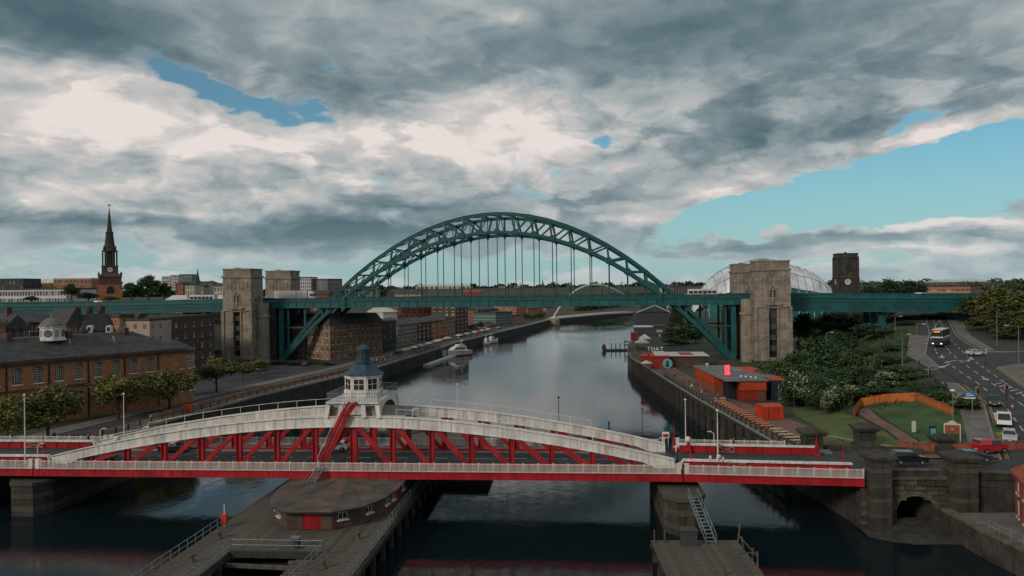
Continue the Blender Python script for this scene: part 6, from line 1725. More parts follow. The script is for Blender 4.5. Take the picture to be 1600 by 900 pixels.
# town sign board with scrolled white top
p = G(1488, 690, 6.4)
T = thing('town_sign', 'brown notice board with scrolled white crest on two posts by the garden wall', 'sign', (p.x, p.y, hR(p.x, p.y)), R(-20))
b = MB(); b.box(-1.1, -.98, -.06, .06, 0, 2.9); b.box(.98, 1.1, -.06, .06, 0, 2.9); b.build('post', M['pale'], T)
b = MB(); b.box(-1.0, 1.0, -.05, .05, 1.5, 2.75); b.build('board', M['brick_red'], T)
b = MB(); b.box(-1.05, 1.05, -.08, .08, 2.75, 2.95)
b.slab([(-1.05, -.07, 2.95), (-.6, -.07, 3.02), (-.35, -.07, 3.3), (0, -.07, 3.42), (.35, -.07, 3.3), (.6, -.07, 3.02), (1.05, -.07, 2.95)], (0, .14, 0)); b.build('crest', M['pale'], T)
b = MB(); b.lathe([(.2, 0), (.2, .02)], 12, (0, 0, 0)); o = b.build('emblem', M['yellow_line'], T); o.location = (0, -.06, 2.15); o.rotation_euler = (pi / 2, 0, 0)

# ------------------------------------------------------------------ container bars on the quay
def corrug(mb, x0, x1, y, z0, z1, mi=0, pitch=.5, d=.06):
    x = x0
    while x < x1 - .01:
        w = min(pitch, x1 - x)
        mb.box(x + .06, x + w * .5, y - d, y, z0 + .1, z1 - .1, mi); x += pitch
def container(T, x0, x1, y0, y1, z0, z1, m, name='container', parent=True):
    mb = MB(); mb.box(x0, x1, y0, y1, z0, z1)
    corrug(mb, x0 + .15, x1 - .15, y0, z0, z1)
    k = y0 + .2
    while k < y1 - .4: mb.box(x0 - .06, x0, k, k + .25, z0 + .1, z1 - .1); mb.box(x1, x1 + .06, k, k + .25, z0 + .1, z1 - .1); k += .5
    for xa in (x0, x1):
        for ya in (y0, y1): mb.box(xa - .1, xa + .1, ya - .1, ya + .1, z0, z1)
    return mb.build(name, M[m], T)
def bar_big():
    T = thing('container_bar', 'two-storey orange-red container bar with flat grey roof and pink neon sign', 'container bar', (45.6, 160.3, QR), R(-1))
    container(T, 3.0, 8.4, 0, 6, 0.05, 2.3, 'red_container', 'lower_container'); container(T, 3.0, 8.4, -.2, 6, 2.35, 4.35, 'orange', 'upper_container')
    container(T, 0, 2.5, 10, 29, 2.3, 4.35, 'orange', 'side_container'); container(T, 0.2, 2.5, 10, 29, 0, 2.25, 'brick_red', 'side_container')
    container(T, 3, 8.4, 6.2, 29, 0, 4.3, 'brick_dark', 'rear_container')
    b = MB(); b.box(-.3, 8.9, -.6, 30, 4.36, 4.62); b.build('roof', M['grey'], T)
    b = MB(); b.box(-.34, 8.94, -.64, -.6, 4.34, 4.66); b.box(-.34, -.3, -.6, 30, 4.34, 4.66); b.build('roof_fascia', M['steel'], T)
    b = MB(); b.box(.3, 3, 3.0, 3.1, 0, 4.3); b.build('glazed_front', M['glass'], T)
    for x in (.25, 1.6, 2.9): b = MB(); b.box(x - .07, x + .07, 2.85, 3.15, 0, 4.34); b.build('mullion', M['black'], T)
    b = MB(); b.box(-.1, .1, -.4, -.2, 0, 4.35); b.build('corner_post', M['black'], T)
    b = MB(); b.box(7.0, 8.2, -.1, .0, .05, 2.0); b.build('timber_door', M['timber'], T)
    for k, (x, y) in enumerate(((4.6, 5), (5.4, 4), (6.2, 3), (7.0, 2.2))):
        b = MB(); b.lathe([(.22, 4.62), (.3, 4.8), (.1, 5.0)], 8, (x, y, 0)); b.build('roof_vent', M['white'], T)
    b = MB(); b.tube((4.5, 11, 4.62), (4.5, 11, 5.4), .18, 8); b.tube((4.5, 11, 5.4), (6.4, 10.2, 5.5), .18, 8); b.build('flue', M['steel'], T)
    b = MB(); b.lathe([(.1, 4.62), (.1, 5.2), (.45, 5.4), (.4, 5.7), (.1, 5.8)], 8, (1.8, 24, 0)); b.build('roof_cowl', M['pale'], T)
    # neon sign frame with three columns of tube strokes
    f = MB()
    for x in (1.2, 2.6): f.box(x - .05, x + .05, 5.95, 6.05, 4.62, 7.3)
    for z in (4.9, 7.2): f.box(1.2, 2.6, 5.95, 6.05, z - .04, z + .04)
    f.build('sign_frame', M['red'], T)
    nt_ = MB(); r = random.Random(5)
    for c in range(3):
        x = 1.32 + c * .42; z = 4.95
        while z < 7.0:
            nt_.tube((x, 5.9, z), (x, 5.9, z + .34), .045, 5); nt_.tube((x, 5.9, z + .34), (x + .26, 5.9, z + .34 - r.choice((0, .17))), .045, 5)
            if r.random() < .6: nt_.tube((x + .26, 5.9, z), (x + .26, 5.9, z + .3), .045, 5)
            z += .46
    nt_.build('neon_tubes', emit('neon_red', (1.0, .06, .10), 2.2), T)
bar_big()
T = thing('container_bar', 'dark navy container block with bright orange and grey roofs next to the bushes', 'container bar', (55.6, 160.6, QR), R(-1))
container(T, 0, 3.4, 0, 5.5, 0, 4.3, 'navy'); container(T, -.8, 3.4, 8, 20, 0, 4.3, 'navy')
b = MB(); b.box(-.1, 3.5, -.1, 5.6, 4.32, 4.5); b.build('front_roof', M['scarlet'], T)
b = MB(); b.box(-.8, 3.5, 5.7, 13, 4.32, 4.48); b.build('middle_roof', M['grey'], T)
b = MB(); b.box(-.8, 3.5, 13.1, 26, 4.32, 4.52); b.build('rear_roof', M['scarlet'], T)
b = MB(); b.box(1.2, 1.9, -.12, -.02, .1, 2.9); b.build('pale_door', M['steel'], T)
p = G(1209, 657, QR)
T = thing('storage_container', 'small bright orange container standing alone on the path near the bridge', 'container', (p.x - 1.9, p.y + .2, QR + .15), R(4))
container(T, 0, 3.7, 0, 3.4, 0, 2.3, 'scarlet', 'body')
b = MB(); b.add([(-.1, -.1, 2.3), (3.8, -.1, 2.3), (3.8, 3.5, 2.3), (-.1, 3.5, 2.3), (-.1, 1.7, 2.75), (3.8, 1.7, 2.75)], [(0, 1, 5, 4), (2, 3, 4, 5), (0, 4, 3), (1, 2, 5)]); b.build('lid', M['orange'], T)
b = MB()
for x in (1.0, 1.9, 2.8): b.box(x, x + .06, -.14, -.06, .2, 2.1)
b.build('lock_bar', M['red_container'], T)
# bar with letters on the roof, tents and sheds further along
def letters(T, txt, x, y, z, size, m, name='letter'):
    for ch in txt:
        cu = bpy.data.curves.new('letter', 'FONT'); cu.body = ch; cu.size = size; cu.extrude = .08; cu.align_x = 'CENTER'
        o = bpy.data.objects.new(name, cu); COL.objects.link(o)
        dg = bpy.context.evaluated_depsgraph_get(); me = bpy.data.meshes.new_from_object(o.evaluated_get(dg)); bpy.data.objects.remove(o)
        me.materials.clear(); me.materials.append(M[m])
        o = link(name, me, T, (x, y, z)); o.rotation_euler = (pi / 2, 0, 0); x += size * .78
D = 226; a = W(1018, 556, D); 
T = thing('container_bar', 'long container bar with red roof edge and white letters spelling THAT on top', 'container bar', (a.x, D, QR), R(-6))
container(T, 0, 5, 0, 16, 0, 3.6, 'red_container'); container(T, 5.1, 17, 3, 15, 0, 3.4, 'brick_dark')
b = MB(); b.box(-.2, 5.2, -.2, 8, 3.62, 3.85); b.build('front_roof', M['scarlet'], T)
b = MB(); b.box(1.2, 5.0, 1, 15, 3.87, 4.0); b.box(5.3, 17.4, 2.4, 15.4, 3.5, 3.75); b.build('sheet_roof', M['pale'], T)
b = MB(); b.box(9, 13, 4, 12, 3.78, 3.86); b.build('roof_stripe', M['red'], T)
b = MB(); b.box(-.2, 5.2, 15.6, 15.8, 3.8, 4.1); b.build('letter_rail', M['black'], T)
letters(T, 'THAT', .35, 15.4, 4.1, 1.75, 'white')
D = 205; a = W(1043, 568, D)
T = thing('round_sign', 'round pale teal sign with a dark figure on a post by the boardwalk', 'sign', (a.x, D, QR), R(-8))
z = a.z - QR
b = MB(); b.box(-.12, .12, -.1, .1, 0, z - 1.1); b.build('post', M['timber'], T)
b = MB(); b.lathe([(1.32, 0), (1.32, .16)], 28); o = b.build('disc', M['teal_sign'], T); o.location = (0, 0, z); o.rotation_euler = (pi / 2, 0, 0)
b = MB(); b.slab([(-.5, -.2, -.9), (.35, -.2, -.9), (.45, -.2, -.35), (.15, -.2, 0), (.35, -.2, .3), (.2, -.2, .75), (-.2, -.2, .8), (-.4, -.2, .4), (-.3, -.2, .05), (-.55, -.2, -.3)], (0, .03, 0)); o = b.build('figure', M['navy'], T); o.location = (0, 0, z)
T = thing('riverside_shed', 'dark blue-grey boathouse with white-edged gable at the bend of the right quay', 'boathouse', tuple(W(996, 521, 470).xy) + (QR,), R(-4))
w_ = 20
b = MB(); b.box(0, w_, 0, 26, 0, 8.5); b.build('wall', M['slate_blue'], T)
b = MB(); b.add([(-.5, -.5, 8.5), (w_ + .5, -.5, 8.5), (w_ + .5, 26, 8.5), (-.5, 26, 8.5), (w_ * .55, -.5, 13), (w_ * .55, 26, 13)], [(0, 4, 5, 3), (1, 2, 5, 4), (0, 1, 4), (2, 3, 5)]); b.build('roof', M['slate_blue'], T)
b = MB(); b.beam((-.5, -.6, 8.5), (w_ * .55, -.6, 13), .25, .45); b.beam((w_ * .55, -.6, 13), (w_ + .5, -.6, 8.5), .25, .45); b.build('bargeboard', M['pale'], T)
b = MB(); b.box(4, 20, 14, 30, 8, 16); b.build('upper_block', M['slate_blue'], T); b = MB(); b.box(3.4, 20.6, 13.4, 30.6, 16, 16.5); b.build('upper_roof', M['pale'], T)
T = thing('riverside_shed', 'low grey shed with a pale roof edge in front of the dark boathouse', 'shed', tuple(W(992, 540, 372).xy) + (QR,), R(-6))
b = MB(); b.box(0, 15, 0, 10, 0, 4.6); b.build('wall', M['dark_grey'], T); b = MB(); b.box(-.3, 9, -.3, 10.3, 4.6, 5.0); b.build('roof_edge', M['pale'], T); b = MB(); b.box(9, 15.3, -.3, 10.3, 4.6, 5.4); b.build('roof', M['slate'], T)
T = thing('red_kiosk', 'small dark red kiosk at the water edge near the pontoon', 'kiosk', tuple(W(986, 532, 345).xy) + (QR,), R(-6))
b = MB(); b.box(0, 2.6, 0, 3, 0, 3.4); b.build('wall', M['red_container'], T); b = MB(); b.box(-.2, 2.8, -.2, 3.2, 3.4, 3.65); b.build('roof', M['brick_red'], T)
def tent(px, py, D, w, label, m='white'):
    p = W(px, py, D); T = thing('market_tent', label, 'tent', (p.x, D, QR), R(-6))
    for x in (0, w):
        for y in (0, w): b = MB(); b.box(x - .06, x + .06, y - .06, y + .06, 0, 2.3); b.build('pole', M['steel'], T)
    b = MB(); b.add([(-.2, -.2, 2.3), (w + .2, -.2, 2.3), (w + .2, w + .2, 2.3), (-.2, w + .2, 2.3), (w / 2, w / 2, 4.0)], [(0, 1, 4), (1, 2, 4), (2, 3, 4), (3, 0, 4)]); b.build('canopy', M[m], T)
    b = MB(); b.box(-.2, w + .2, -.22, -.18, 1.9, 2.3); b.box(-.22, -.18, -.2, w + .2, 1.9, 2.3); b.build('valance', M[m], T)
tent(994, 540, 300, 5, 'large white peaked tent on the right quay beyond the letters')
tent(1000, 534, 326, 4.4, 'white peaked tent behind the large one on the right quay')
T = thing('container_bar', 'low red container stall left of the lettered roof', 'stall', tuple(W(1003, 560, 238).xy) + (QR,), R(-6))
container(T, 0, 4.4, 0, 6, 0, 2.6, 'red_container'); b = MB(); b.box(-.2, 4.6, -.2, 6.2, 2.62, 2.8); b.build('roof', M['scarlet'], T)
T = thing('parasol', 'pale parasol beside the low red container stall', 'parasol', tuple(W(1010, 566, 222).xy) + (QR,))
b = MB(); b.tube((0, 0, 0), (0, 0, 2.5), .05, 6); b.build('pole', M['timber'], T); b = MB(); b.lathe([(1.9, 2.1), (1.8, 2.2), (.1, 2.9)], 8); b.build('canopy', M['cream'], T)
# bright lettering board behind
T = thing('sign_board', 'white lettered boards standing on the quay behind the lettered roof', 'sign', tuple(W(1026, 535, 330).xy) + (QR,), R(-6))
for k, (x, z) in enumerate(((0, 4.6), (.9, 4.6), (1.8, 4.6), (1.0, 2.6))): b = MB(); b.box(x, x + .7, -.05, .05, z, z + 1.1); b.build('board', M['white'], T)
b = MB(); b.box(-.1, .0, 0, .1, 0, 5.8); b.box(2.6, 2.7, 0, .1, 0, 5.8); b.build('post', M['black'], T)
# mooring pontoon with steel frames
p = G(948, 546, 0.6)
T = thing('mooring_pontoon', 'small dark mooring pontoon with steel frames reaching out from the right quay', 'pontoon', (p.x - 2, p.y - 1, 0), R(-4))
b = MB(); b.box(0, 12, 0, 3.2, -.4, .7); b.build('float', M['dark_grey'], T)
for x in (1, 4.2, 6.2, 8.2, 10.4): b = MB(); b.box(x - .12, x + .12, .2, .44, .7, 3.6 if x < 9 else 5.2); b.box(x - .12, x + .12, 2.6, 2.84, .7, 3.2); b.beam((x, .3, 3.2), (x, 2.7, 3.2), .15, .15); b.build('frame', M['black'], T)
for z in (2.4, 3.9): b = MB(); b.box(9.8, 12.4, .1, .3, z, z + .7); b.build('board', M['steel'], T)
b = MB(); b.lathe([(1.0, .7), (1.1, 1.6), (.7, 2.6), (.2, 3.0)], 8, (.6, 1.6, 0)); b.build('winch_drum', M['brick_dark'], T)
b = MB(); b.beam((12, 1.6, .8), (15.5, 1.6, QR), 1.0, .15); b.build('gangway', M['steel'], T)
# picnic tables
def picnic_table():
    T = thing('picnic_table', 'x', 'picnic table', (0, 0, 0), 0, 'picnic tables along the boardwalk')
    for y in (-.3, -.1, .1, .3): b = MB(); b.box(-1.0, 1.0, y - .09, y + .09, .72, .77); b.build('table_board', M['tab'], T)
    for y in (-.75, .75): b = MB(); b.box(-1.0, 1.0, y - .15, y + .15, .42, .47); b.build('seat', M['tab'], T)
    for x in (-.7, .7):
        b = MB(); b.beam((x, -.6, 0), (x, -.2, .72), .08, .1, (1, 0, 0)); b.beam((x, .6, 0), (x, .2, .72), .08, .1, (1, 0, 0)); b.box(x - .04, x + .04, -.85, .85, .36, .43); b.build('leg_frame', M['timber_dark'], T)
    return T
PT = picnic_table()
M_tab = M['tab']; M['tab'] = M['tab_pale']; PT2 = picnic_table(); M['tab'] = M_tab
n = 0
for k in range(14):
    y = 127.5 + k * 2.15
    src = PT; lab = 'orange timber picnic table in the long row on the boardwalk'
    if k == 0: src.location = (xR(y) + 2.6, y, QR + .2); src.rotation_euler.z = R(3); src['label'] = lab
    else: dup(src, (xR(y) + 2.6 + random.uniform(-.15, .15), y, QR + .2), R(random.uniform(-4, 4)), lab)
for k in range(5):
    y = 115.3 + k * 2.3; lab = 'pale bare-wood picnic table at the bridge end of the boardwalk row'
    if k == 0: PT2.location = (xR(y) + 3.0, y, QR + .2); PT2['label'] = lab
    else: dup(PT2, (xR(y) + 2.9, y, QR + .2), R(random.uniform(-4, 4)), lab)
T = thing('bench_seat', 'long pale slatted bench in front of the big container bar', 'bench', tuple(W(1117, 627, 158).xy) + (QR,), R(0))
for z, y in ((.45, 0), (.8, .3), (1.05, .34)): b = MB(); b.box(0, 2.4, y, y + .3 if z < .5 else y + .06, z, z + .14); b.build('slat', M['tab_pale'], T)
b = MB(); b.box(.1, .25, 0, .35, 0, .45); b.box(2.15, 2.3, 0, .35, 0, .45); b.build('leg', M['timber_dark'], T)
# fence of posts along the boardwalk edge
def bollard(m='black', h=1.05):
    T = thing('boardwalk_post', 'x', 'post', (0, 0, 0), 0, 'timber posts along the boardwalk edge')
    b = MB(); b.box(-.12, .12, -.12, .12, 0, h); b.build('shaft', M['timber_dark'], T); b = MB(); b.add([(-.14, -.14, h), (.14, -.14, h), (.14, .14, h), (-.14, .14, h), (0, 0, h + .15)], [(0, 1, 4), (1, 2, 4), (2, 3, 4), (3, 0, 4), (3, 2, 1, 0)]); b.build('cap', M['timber'], T)
    return T
BP = bollard()
lab = 'dark timber post standing on the outer edge of the boardwalk'
for k in range(36):
    y = 112 + k * 2.6
    pos = (xR(y) + .45, y, QR + .12)
    if k == 0: BP.location = pos; BP['label'] = lab
    else: dup(BP, pos, 0, lab)
T = thing('rope_rail', 'thin rail running along the boardwalk behind the picnic tables', 'railing')
rail(T, [(45.3, 150, QR + .1), (44.6, 165, QR + .1), (44.4, 196, QR + .1)], 1.1, 'rail', 'timber', 3.0)
# ------------------------------------------------------------------ trees and bushes
def leafmat(name, c, v=.3): return mat(name, c, .8, 0, v, .8, spec=.2)
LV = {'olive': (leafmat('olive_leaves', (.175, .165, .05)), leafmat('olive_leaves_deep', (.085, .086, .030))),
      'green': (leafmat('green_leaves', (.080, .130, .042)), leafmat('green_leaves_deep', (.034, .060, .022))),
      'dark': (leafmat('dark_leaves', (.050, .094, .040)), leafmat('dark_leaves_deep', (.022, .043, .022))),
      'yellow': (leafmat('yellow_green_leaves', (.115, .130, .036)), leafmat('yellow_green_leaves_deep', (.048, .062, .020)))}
M['blossom'] = mat('white_blossom', (.40, .40, .30), .8, 0, .2, 2)
def crown_mesh(rs, lobes, n, size, mats, flower=0.0):
    """many small leaf faces spread through overlapping lobes"""
    mb = MB()
    tot = sum(r * r for (_, _, _, r, _) in lobes)
    for li, (cx, cy, cz, r, fl) in enumerate(lobes):
        k = int(n * r * r / tot); dark = rs.random() < .42
        for _ in range(k):
            while True:
                d = Vector((rs.gauss(0, 1), rs.gauss(0, 1), rs.gauss(0, 1)))
                if d.length > .1: break
            d.normalize(); q = r * (rs.random() ** .38) * rs.uniform(.82, 1.12)
            p = Vector((cx, cy, cz)) + Vector((d.x * q, d.y * q, d.z * q * fl))
            u = Vector((rs.gauss(0, 1), rs.gauss(0, 1), rs.gauss(0, .7))); u.normalize(); w = u.cross(d + Vector((rs.uniform(-.6, .6), rs.uniform(-.6, .6), rs.uniform(-.2, .9))))
            if w.length < .05: continue
            w.normalize(); s = size * rs.uniform(.55, 1.25)
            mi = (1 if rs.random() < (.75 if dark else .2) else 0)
            if flower and d.z > -.1 and rs.random() < flower * (1.6 if not dark else .3) and q > r * .72: mi = 2; s *= .75
            mb.add([p - u * s * .5, p + w * s * .42, p + u * s * .5, p - w * s * .42], [(0, 1, 2, 3)], mi)
    me = bpy.data.meshes.new('crown'); me.from_pydata(mb.v, [], mb.f)
    for m in mats: me.materials.append(m)
    me.polygons.foreach_set('material_index', mb.mi)
    return me
def tree_proto(name, label, cat, seed, h, w, trunk, n, size, leaves, flower=0.0, group=None, nl=11, flat=.8):
    rs = random.Random(seed)
    T = thing(name, label, cat, (0, 0, -500), 0, group)
    lobes = [(0, 0, trunk + (h - trunk) * .5, w * .30, (h - trunk) / w * .95)]
    for i in range(nl):
        a = 2 * pi * i / nl * 1.618 * 2 + rs.uniform(-.4, .4); rr = w * .5 * rs.uniform(.30, .68); z = trunk + (h - trunk) * rs.uniform(.22, .82)
        f = 1 - abs((z - trunk) / (h - trunk) - .45) * .9
        lobes.append((rr * f * cos(a), rr * f * sin(a), z, w * rs.uniform(.14, .23), flat))
    lobes.append((rs.uniform(-.1, .1) * w, 0, trunk + (h - trunk) * .86, w * .16, flat))
    mats = list(LV[leaves]) + ([M['blossom']] if flower else [])
    link('crown', crown_mesh(rs, lobes, n, size, mats, flower), T)
    tb = MB(); r0 = max(.12, h * .022)
    top = trunk + (h - trunk) * .55
    pts = [Vector((0, 0, -.5)), Vector((rs.uniform(-.1, .1), rs.uniform(-.1, .1), trunk * .6)), Vector((rs.uniform(-.3, .3), rs.uniform(-.3, .3), top))]
    tb.tube(pts[0], pts[1], r0 * 1.2, 7, r0 * .9); tb.tube(pts[1], pts[2], r0 * .9, 7, r0 * .35)
    for (cx, cy, cz, r, fl) in lobes[1:7]:
        b = pts[1].lerp(pts[2], rs.uniform(.1, .7)); tb.tube(b, (cx * .9, cy * .9, cz), r0 * .42, 5, r0 * .12)
    tb.build('trunk', M['bark'], T)
    return T
PR = {}
PR['street'] = [tree_proto('street_tree', 'x', 'tree', s, 9, 9.5, 2.2, 4200, .42, 'olive', group=None) for s in (1, 2)]
PR['bush'] = [tree_proto('bush', 'x', 'bush', s, 6, 8.5, .4, 3600, .42, l, nl=12) for s, l in ((3, 'green'), (4, 'dark'), (5, 'dark'))]
PR['hawthorn'] = [tree_proto('hawthorn_bush', 'x', 'bush', s, 5.2, 6, .5, 3400, .36, 'green', flower=.42, nl=10) for s in (6, 7)]
PR['tall'] = [tree_proto('tree', 'x', 'tree', s, 14, 11, 2.5, 4200, .55, l, nl=14) for s, l in ((8, 'yellow'), (9, 'olive'), (10, 'dark'), (11, 'green'))]
PR['far'] = [tree_proto('tree', 'x', 'tree', s, 10, 10, 1.2, 700, 1.0, l, nl=9) for s, l in ((12, 'dark'), (13, 'green'), (14, 'olive'))]
H0 = {'street': 9, 'bush': 6, 'hawthorn': 5.2, 'tall': 14, 'far': 10}
W0 = {'street': 9.5, 'bush': 8.5, 'hawthorn': 6, 'tall': 11, 'far': 10}
used = set()
def ground(x, y): return hL(x, y) if (x < xL(y)) else hR(x, y) if x > xR(y) else 0
def plant(kind, var, px, ytop, D, width, label, group=None, zb=None):
    x = ray(px, 450)[0] * D
    zb = ground(x, D) - .1 if zb is None else zb
    zt = W(px, ytop, D).z; h = max(1.2, zt - zb)
    src = PR[kind][var % len(PR[kind])]
    key = (kind, var % len(PR[kind]))
    if key in used: o = dup(src, (x, D, zb), random.uniform(0, 6.28), label, group)
    else:
        o = src; used.add(key); o.location = (x, D, zb); o.rotation_euler.z = random.uniform(0, 6.28); o['label'] = label
        if group: o['group'] = group
    s = width / W0[kind] * (1.22 if kind in ('bush', 'hawthorn') else 1.08); o.scale = (s, s * random.uniform(.9, 1.1), h / H0[kind])
    return o
g = 'street trees in front of the town hall'
for px, yt, D, w, lab in ((72, 602, 128, 13.5, 'broad olive street tree nearest the camera, hiding the lower town hall windows'), (182, 586, 150, 14, 'olive street tree in front of the middle of the town hall'),
                     (263, 576, 160, 12.5, 'olive street tree by the rounded end of the town hall'), (337, 558, 188, 13.5, 'olive street tree in front of the left bridge tower'), (12, 618, 121, 10, 'olive street tree cut off by the left edge of the photo')):
    plant('street', int(px) % 2, px, yt, D, w, lab, g)
g = 'bushes on the slope between the quay and the road'
for i, (px, yt, D, w, lab) in enumerate((
    (1218, 562, 172, 9, 'dark bush right behind the navy container block'), (1252, 550, 180, 11, 'tall dark bush at the foot of the right bridge tower'), (1292, 538, 184, 12, 'high rounded bush right of the tower foot'),
    (1332, 545, 178, 11, 'dark bush midway along the slope, below the street lamp'), (1366, 506, 226, 14, 'large rounded tree-like bush under the viaduct column'), (1398, 548, 196, 9, 'bush left of the small roundabout lawn'),
    (1402, 572, 166, 10, 'bush above the white blossom at the middle of the slope'), (1352, 572, 164, 11, 'wide bush above the orange fence centre'), (1304, 580, 158, 10, 'dark bush behind the left white-blossom hawthorn'),
    (1262, 590, 156, 9, 'low dark bush behind the bright orange container'), (1386, 606, 148, 9, 'dark bush directly behind the orange fence, centre'), (1430, 606, 143, 8.5, 'dark bush behind the right half of the orange fence'),
    (1468, 612, 138, 8, 'dark bush at the roadside end of the fence'), (1338, 604, 150, 9, 'dark bush behind the left end of the orange fence'), (1244, 606, 154, 7, 'low bush beside the red path'), (1500, 628, 131, 5.5, 'roadside bush beside the globe lamp'),
    (1280, 612, 146, 7, 'low bush below the hawthorn on the left'), (1310, 520, 232, 10, 'shadowed bush under the viaduct right of the tower'), (1262, 528, 240, 10, 'shadowed bush under the viaduct beside the tower'),
    (1420, 585, 158, 8, 'bush by the mouth of the side road'), (1205, 575, 200, 8, 'bush between the navy block and the tower base'))):
    plant('bush', i, px, yt, D, w, lab, g)
g = 'hawthorns in white blossom'
for i, (px, yt, D, w, lab) in enumerate(((1240, 580, 150, 6, 'white-blossom hawthorn beside the navy container block'), (1308, 588, 143, 7, 'white-blossom hawthorn at the middle left of the slope'), (1290, 612, 141, 3.5, 'small white-blossom hawthorn low on the slope'),
    (1392, 570, 152, 8, 'spreading white-blossom hawthorn right of the slope centre'), (1506, 614, 128, 4.5, 'white-blossom hawthorn beside the pavement and blue sign'), (1374, 590, 149, 5, 'small blossoming hawthorn left of the spreading one'))):
    plant('hawthorn', i, px, yt, D, w, lab, g)
g = 'trees by the junction and above the viaduct'
for i, (px, yt, D, w, lab) in enumerate(((1524, 462, 236, 17, 'yellow-green tree left of the junction grove'), (1556, 444, 222, 18, 'tall yellow-green tree in the middle of the junction grove'), (1598, 434, 214, 20, 'tallest tree at the right edge of the photo'),
    (1540, 492, 218, 13, 'olive tree in front of the junction grove'), (1580, 486, 206, 13, 'olive tree behind the gallows street lamp'), (1630, 470, 200, 15, 'tree cut off by the right edge'), (1503, 470, 262, 13, 'tree beside the bus road at the end of the viaduct'), (1566, 510, 204, 9, 'low bushy tree at the verge behind the side road'))):
    plant('tall', (0, 1, 0, 1, 0, 1, 3, 1)[i], px, yt, D, w, lab, g)
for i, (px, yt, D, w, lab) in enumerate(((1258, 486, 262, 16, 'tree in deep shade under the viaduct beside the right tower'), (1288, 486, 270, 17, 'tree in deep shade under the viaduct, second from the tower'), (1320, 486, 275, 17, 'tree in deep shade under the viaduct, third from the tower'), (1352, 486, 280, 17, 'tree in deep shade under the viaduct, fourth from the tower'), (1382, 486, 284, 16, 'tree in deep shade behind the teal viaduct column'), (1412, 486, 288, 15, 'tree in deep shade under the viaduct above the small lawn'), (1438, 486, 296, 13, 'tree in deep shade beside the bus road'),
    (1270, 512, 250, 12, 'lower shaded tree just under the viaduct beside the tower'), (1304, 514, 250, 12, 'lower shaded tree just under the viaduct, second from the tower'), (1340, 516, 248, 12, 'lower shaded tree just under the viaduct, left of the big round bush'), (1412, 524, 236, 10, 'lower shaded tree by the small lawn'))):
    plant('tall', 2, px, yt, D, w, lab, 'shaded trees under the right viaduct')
g = 'bushes on the slope between the quay and the road'
for i, (px, yt, D, w, lab) in enumerate(((1236, 560, 192, 10, 'dense bush against the right bridge tower'), (1272, 556, 196, 11, 'dense bush between tower foot and high rounded bush'), (1312, 552, 200, 11, 'dense bush on the upper slope below the first street lamp'), (1350, 545, 204, 11, 'dense bush in front of the large rounded one'), (1384, 556, 180, 10, 'dense bush on the upper slope left of the second lamp'),
    (1320, 574, 168, 10, 'dense bush in the middle of the slope'), (1276, 572, 168, 10, 'dense bush in the middle of the slope, left part'), (1366, 585, 156, 9, 'dense bush above the right-hand blossom'), (1412, 596, 150, 8, 'dense bush below the side road'), (1446, 600, 146, 7, 'dense bush at the road verge'), (1232, 592, 162, 7, 'dense bush beside the navy block'))):
    plant('bush', i + 1, px, yt, D, w, lab, g)
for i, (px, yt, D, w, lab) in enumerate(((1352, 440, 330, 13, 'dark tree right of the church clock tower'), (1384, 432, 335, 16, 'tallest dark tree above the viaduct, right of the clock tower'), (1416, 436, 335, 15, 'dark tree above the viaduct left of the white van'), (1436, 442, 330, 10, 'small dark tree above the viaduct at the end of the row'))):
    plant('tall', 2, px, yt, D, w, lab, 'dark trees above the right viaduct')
for i, (px, yt, D, w, lab) in enumerate(((232, 428, 430, 18, 'big dark tree right of the church spire'), (206, 440, 436, 14, 'dark tree between the church spire and the big tree'), (256, 440, 440, 12, 'dark tree left of the striped towers'), (112, 442, 425, 13, 'dark tree left of the church tower'),
    (138, 456, 410, 14, 'low dark tree in front of the church tower'), (48, 462, 405, 9, 'dark tree in front of the long white office'), (172, 462, 415, 12, 'olive tree at the foot of the church tower'), (297, 459, 338, 9, 'small olive tree between the two pale roofed sheds'))):
    plant('tall', 1 if 'olive' in lab else 2, px, yt, D, w, lab, 'trees round the church')
gl = (('far', 0, 673, 531, 366, 7, 'dark round tree on the left quay near the moored yacht'), ('far', 0, 690, 528, 382, 8, 'second dark round tree on the left quay near the yacht'), ('far', 0, 738, 506, 452, 8, 'dark tree below the tall brick tower block'), ('far', 1, 748, 502, 470, 8, 'tree right of the tall brick tower block'),
      ('far', 0, 726, 510, 438, 7, 'dark tree at the foot of the tall brick tower'), ('far', 0, 822, 489, 590, 12, 'dark tree behind the left quay before the footbridge'), ('far', 1, 832, 492, 585, 10, 'green tree by the left end of the footbridge'), ('far', 0, 843, 489, 610, 12, 'dark tree beside the pale orange block'), ('far', 0, 735, 488, 560, 12, 'dark tree left of the red brick riverside apartments'))
for k, v, px, yt, D, w, lab in gl: plant(k, v, px, yt, D, w, lab, 'trees along the left quay')
for i in range(30):
    px = 1008 + (i * 37) % 92; D = 300 + (i * 53) % 190; yt = 490 + (i * 29) % 30 + (18 if D < 360 else 6)
    if ray(px, 450)[0] * D < xR(D) + 14: continue
    plant('far', i % 2, px, yt, D, 9 + i % 4, 'dark bush on the shaded slope behind the riverside sheds', 'bushes behind the riverside sheds')
for i, (px, yt, D, w, lab) in enumerate(((404, 560, 226, 8, 'tree on the left quay in front of the tower pier'), (378, 566, 214, 7, 'small tree at the foot of the left bridge tower'))):
    plant('street', i, px, yt, D, w, lab, 'street trees in front of the town hall')
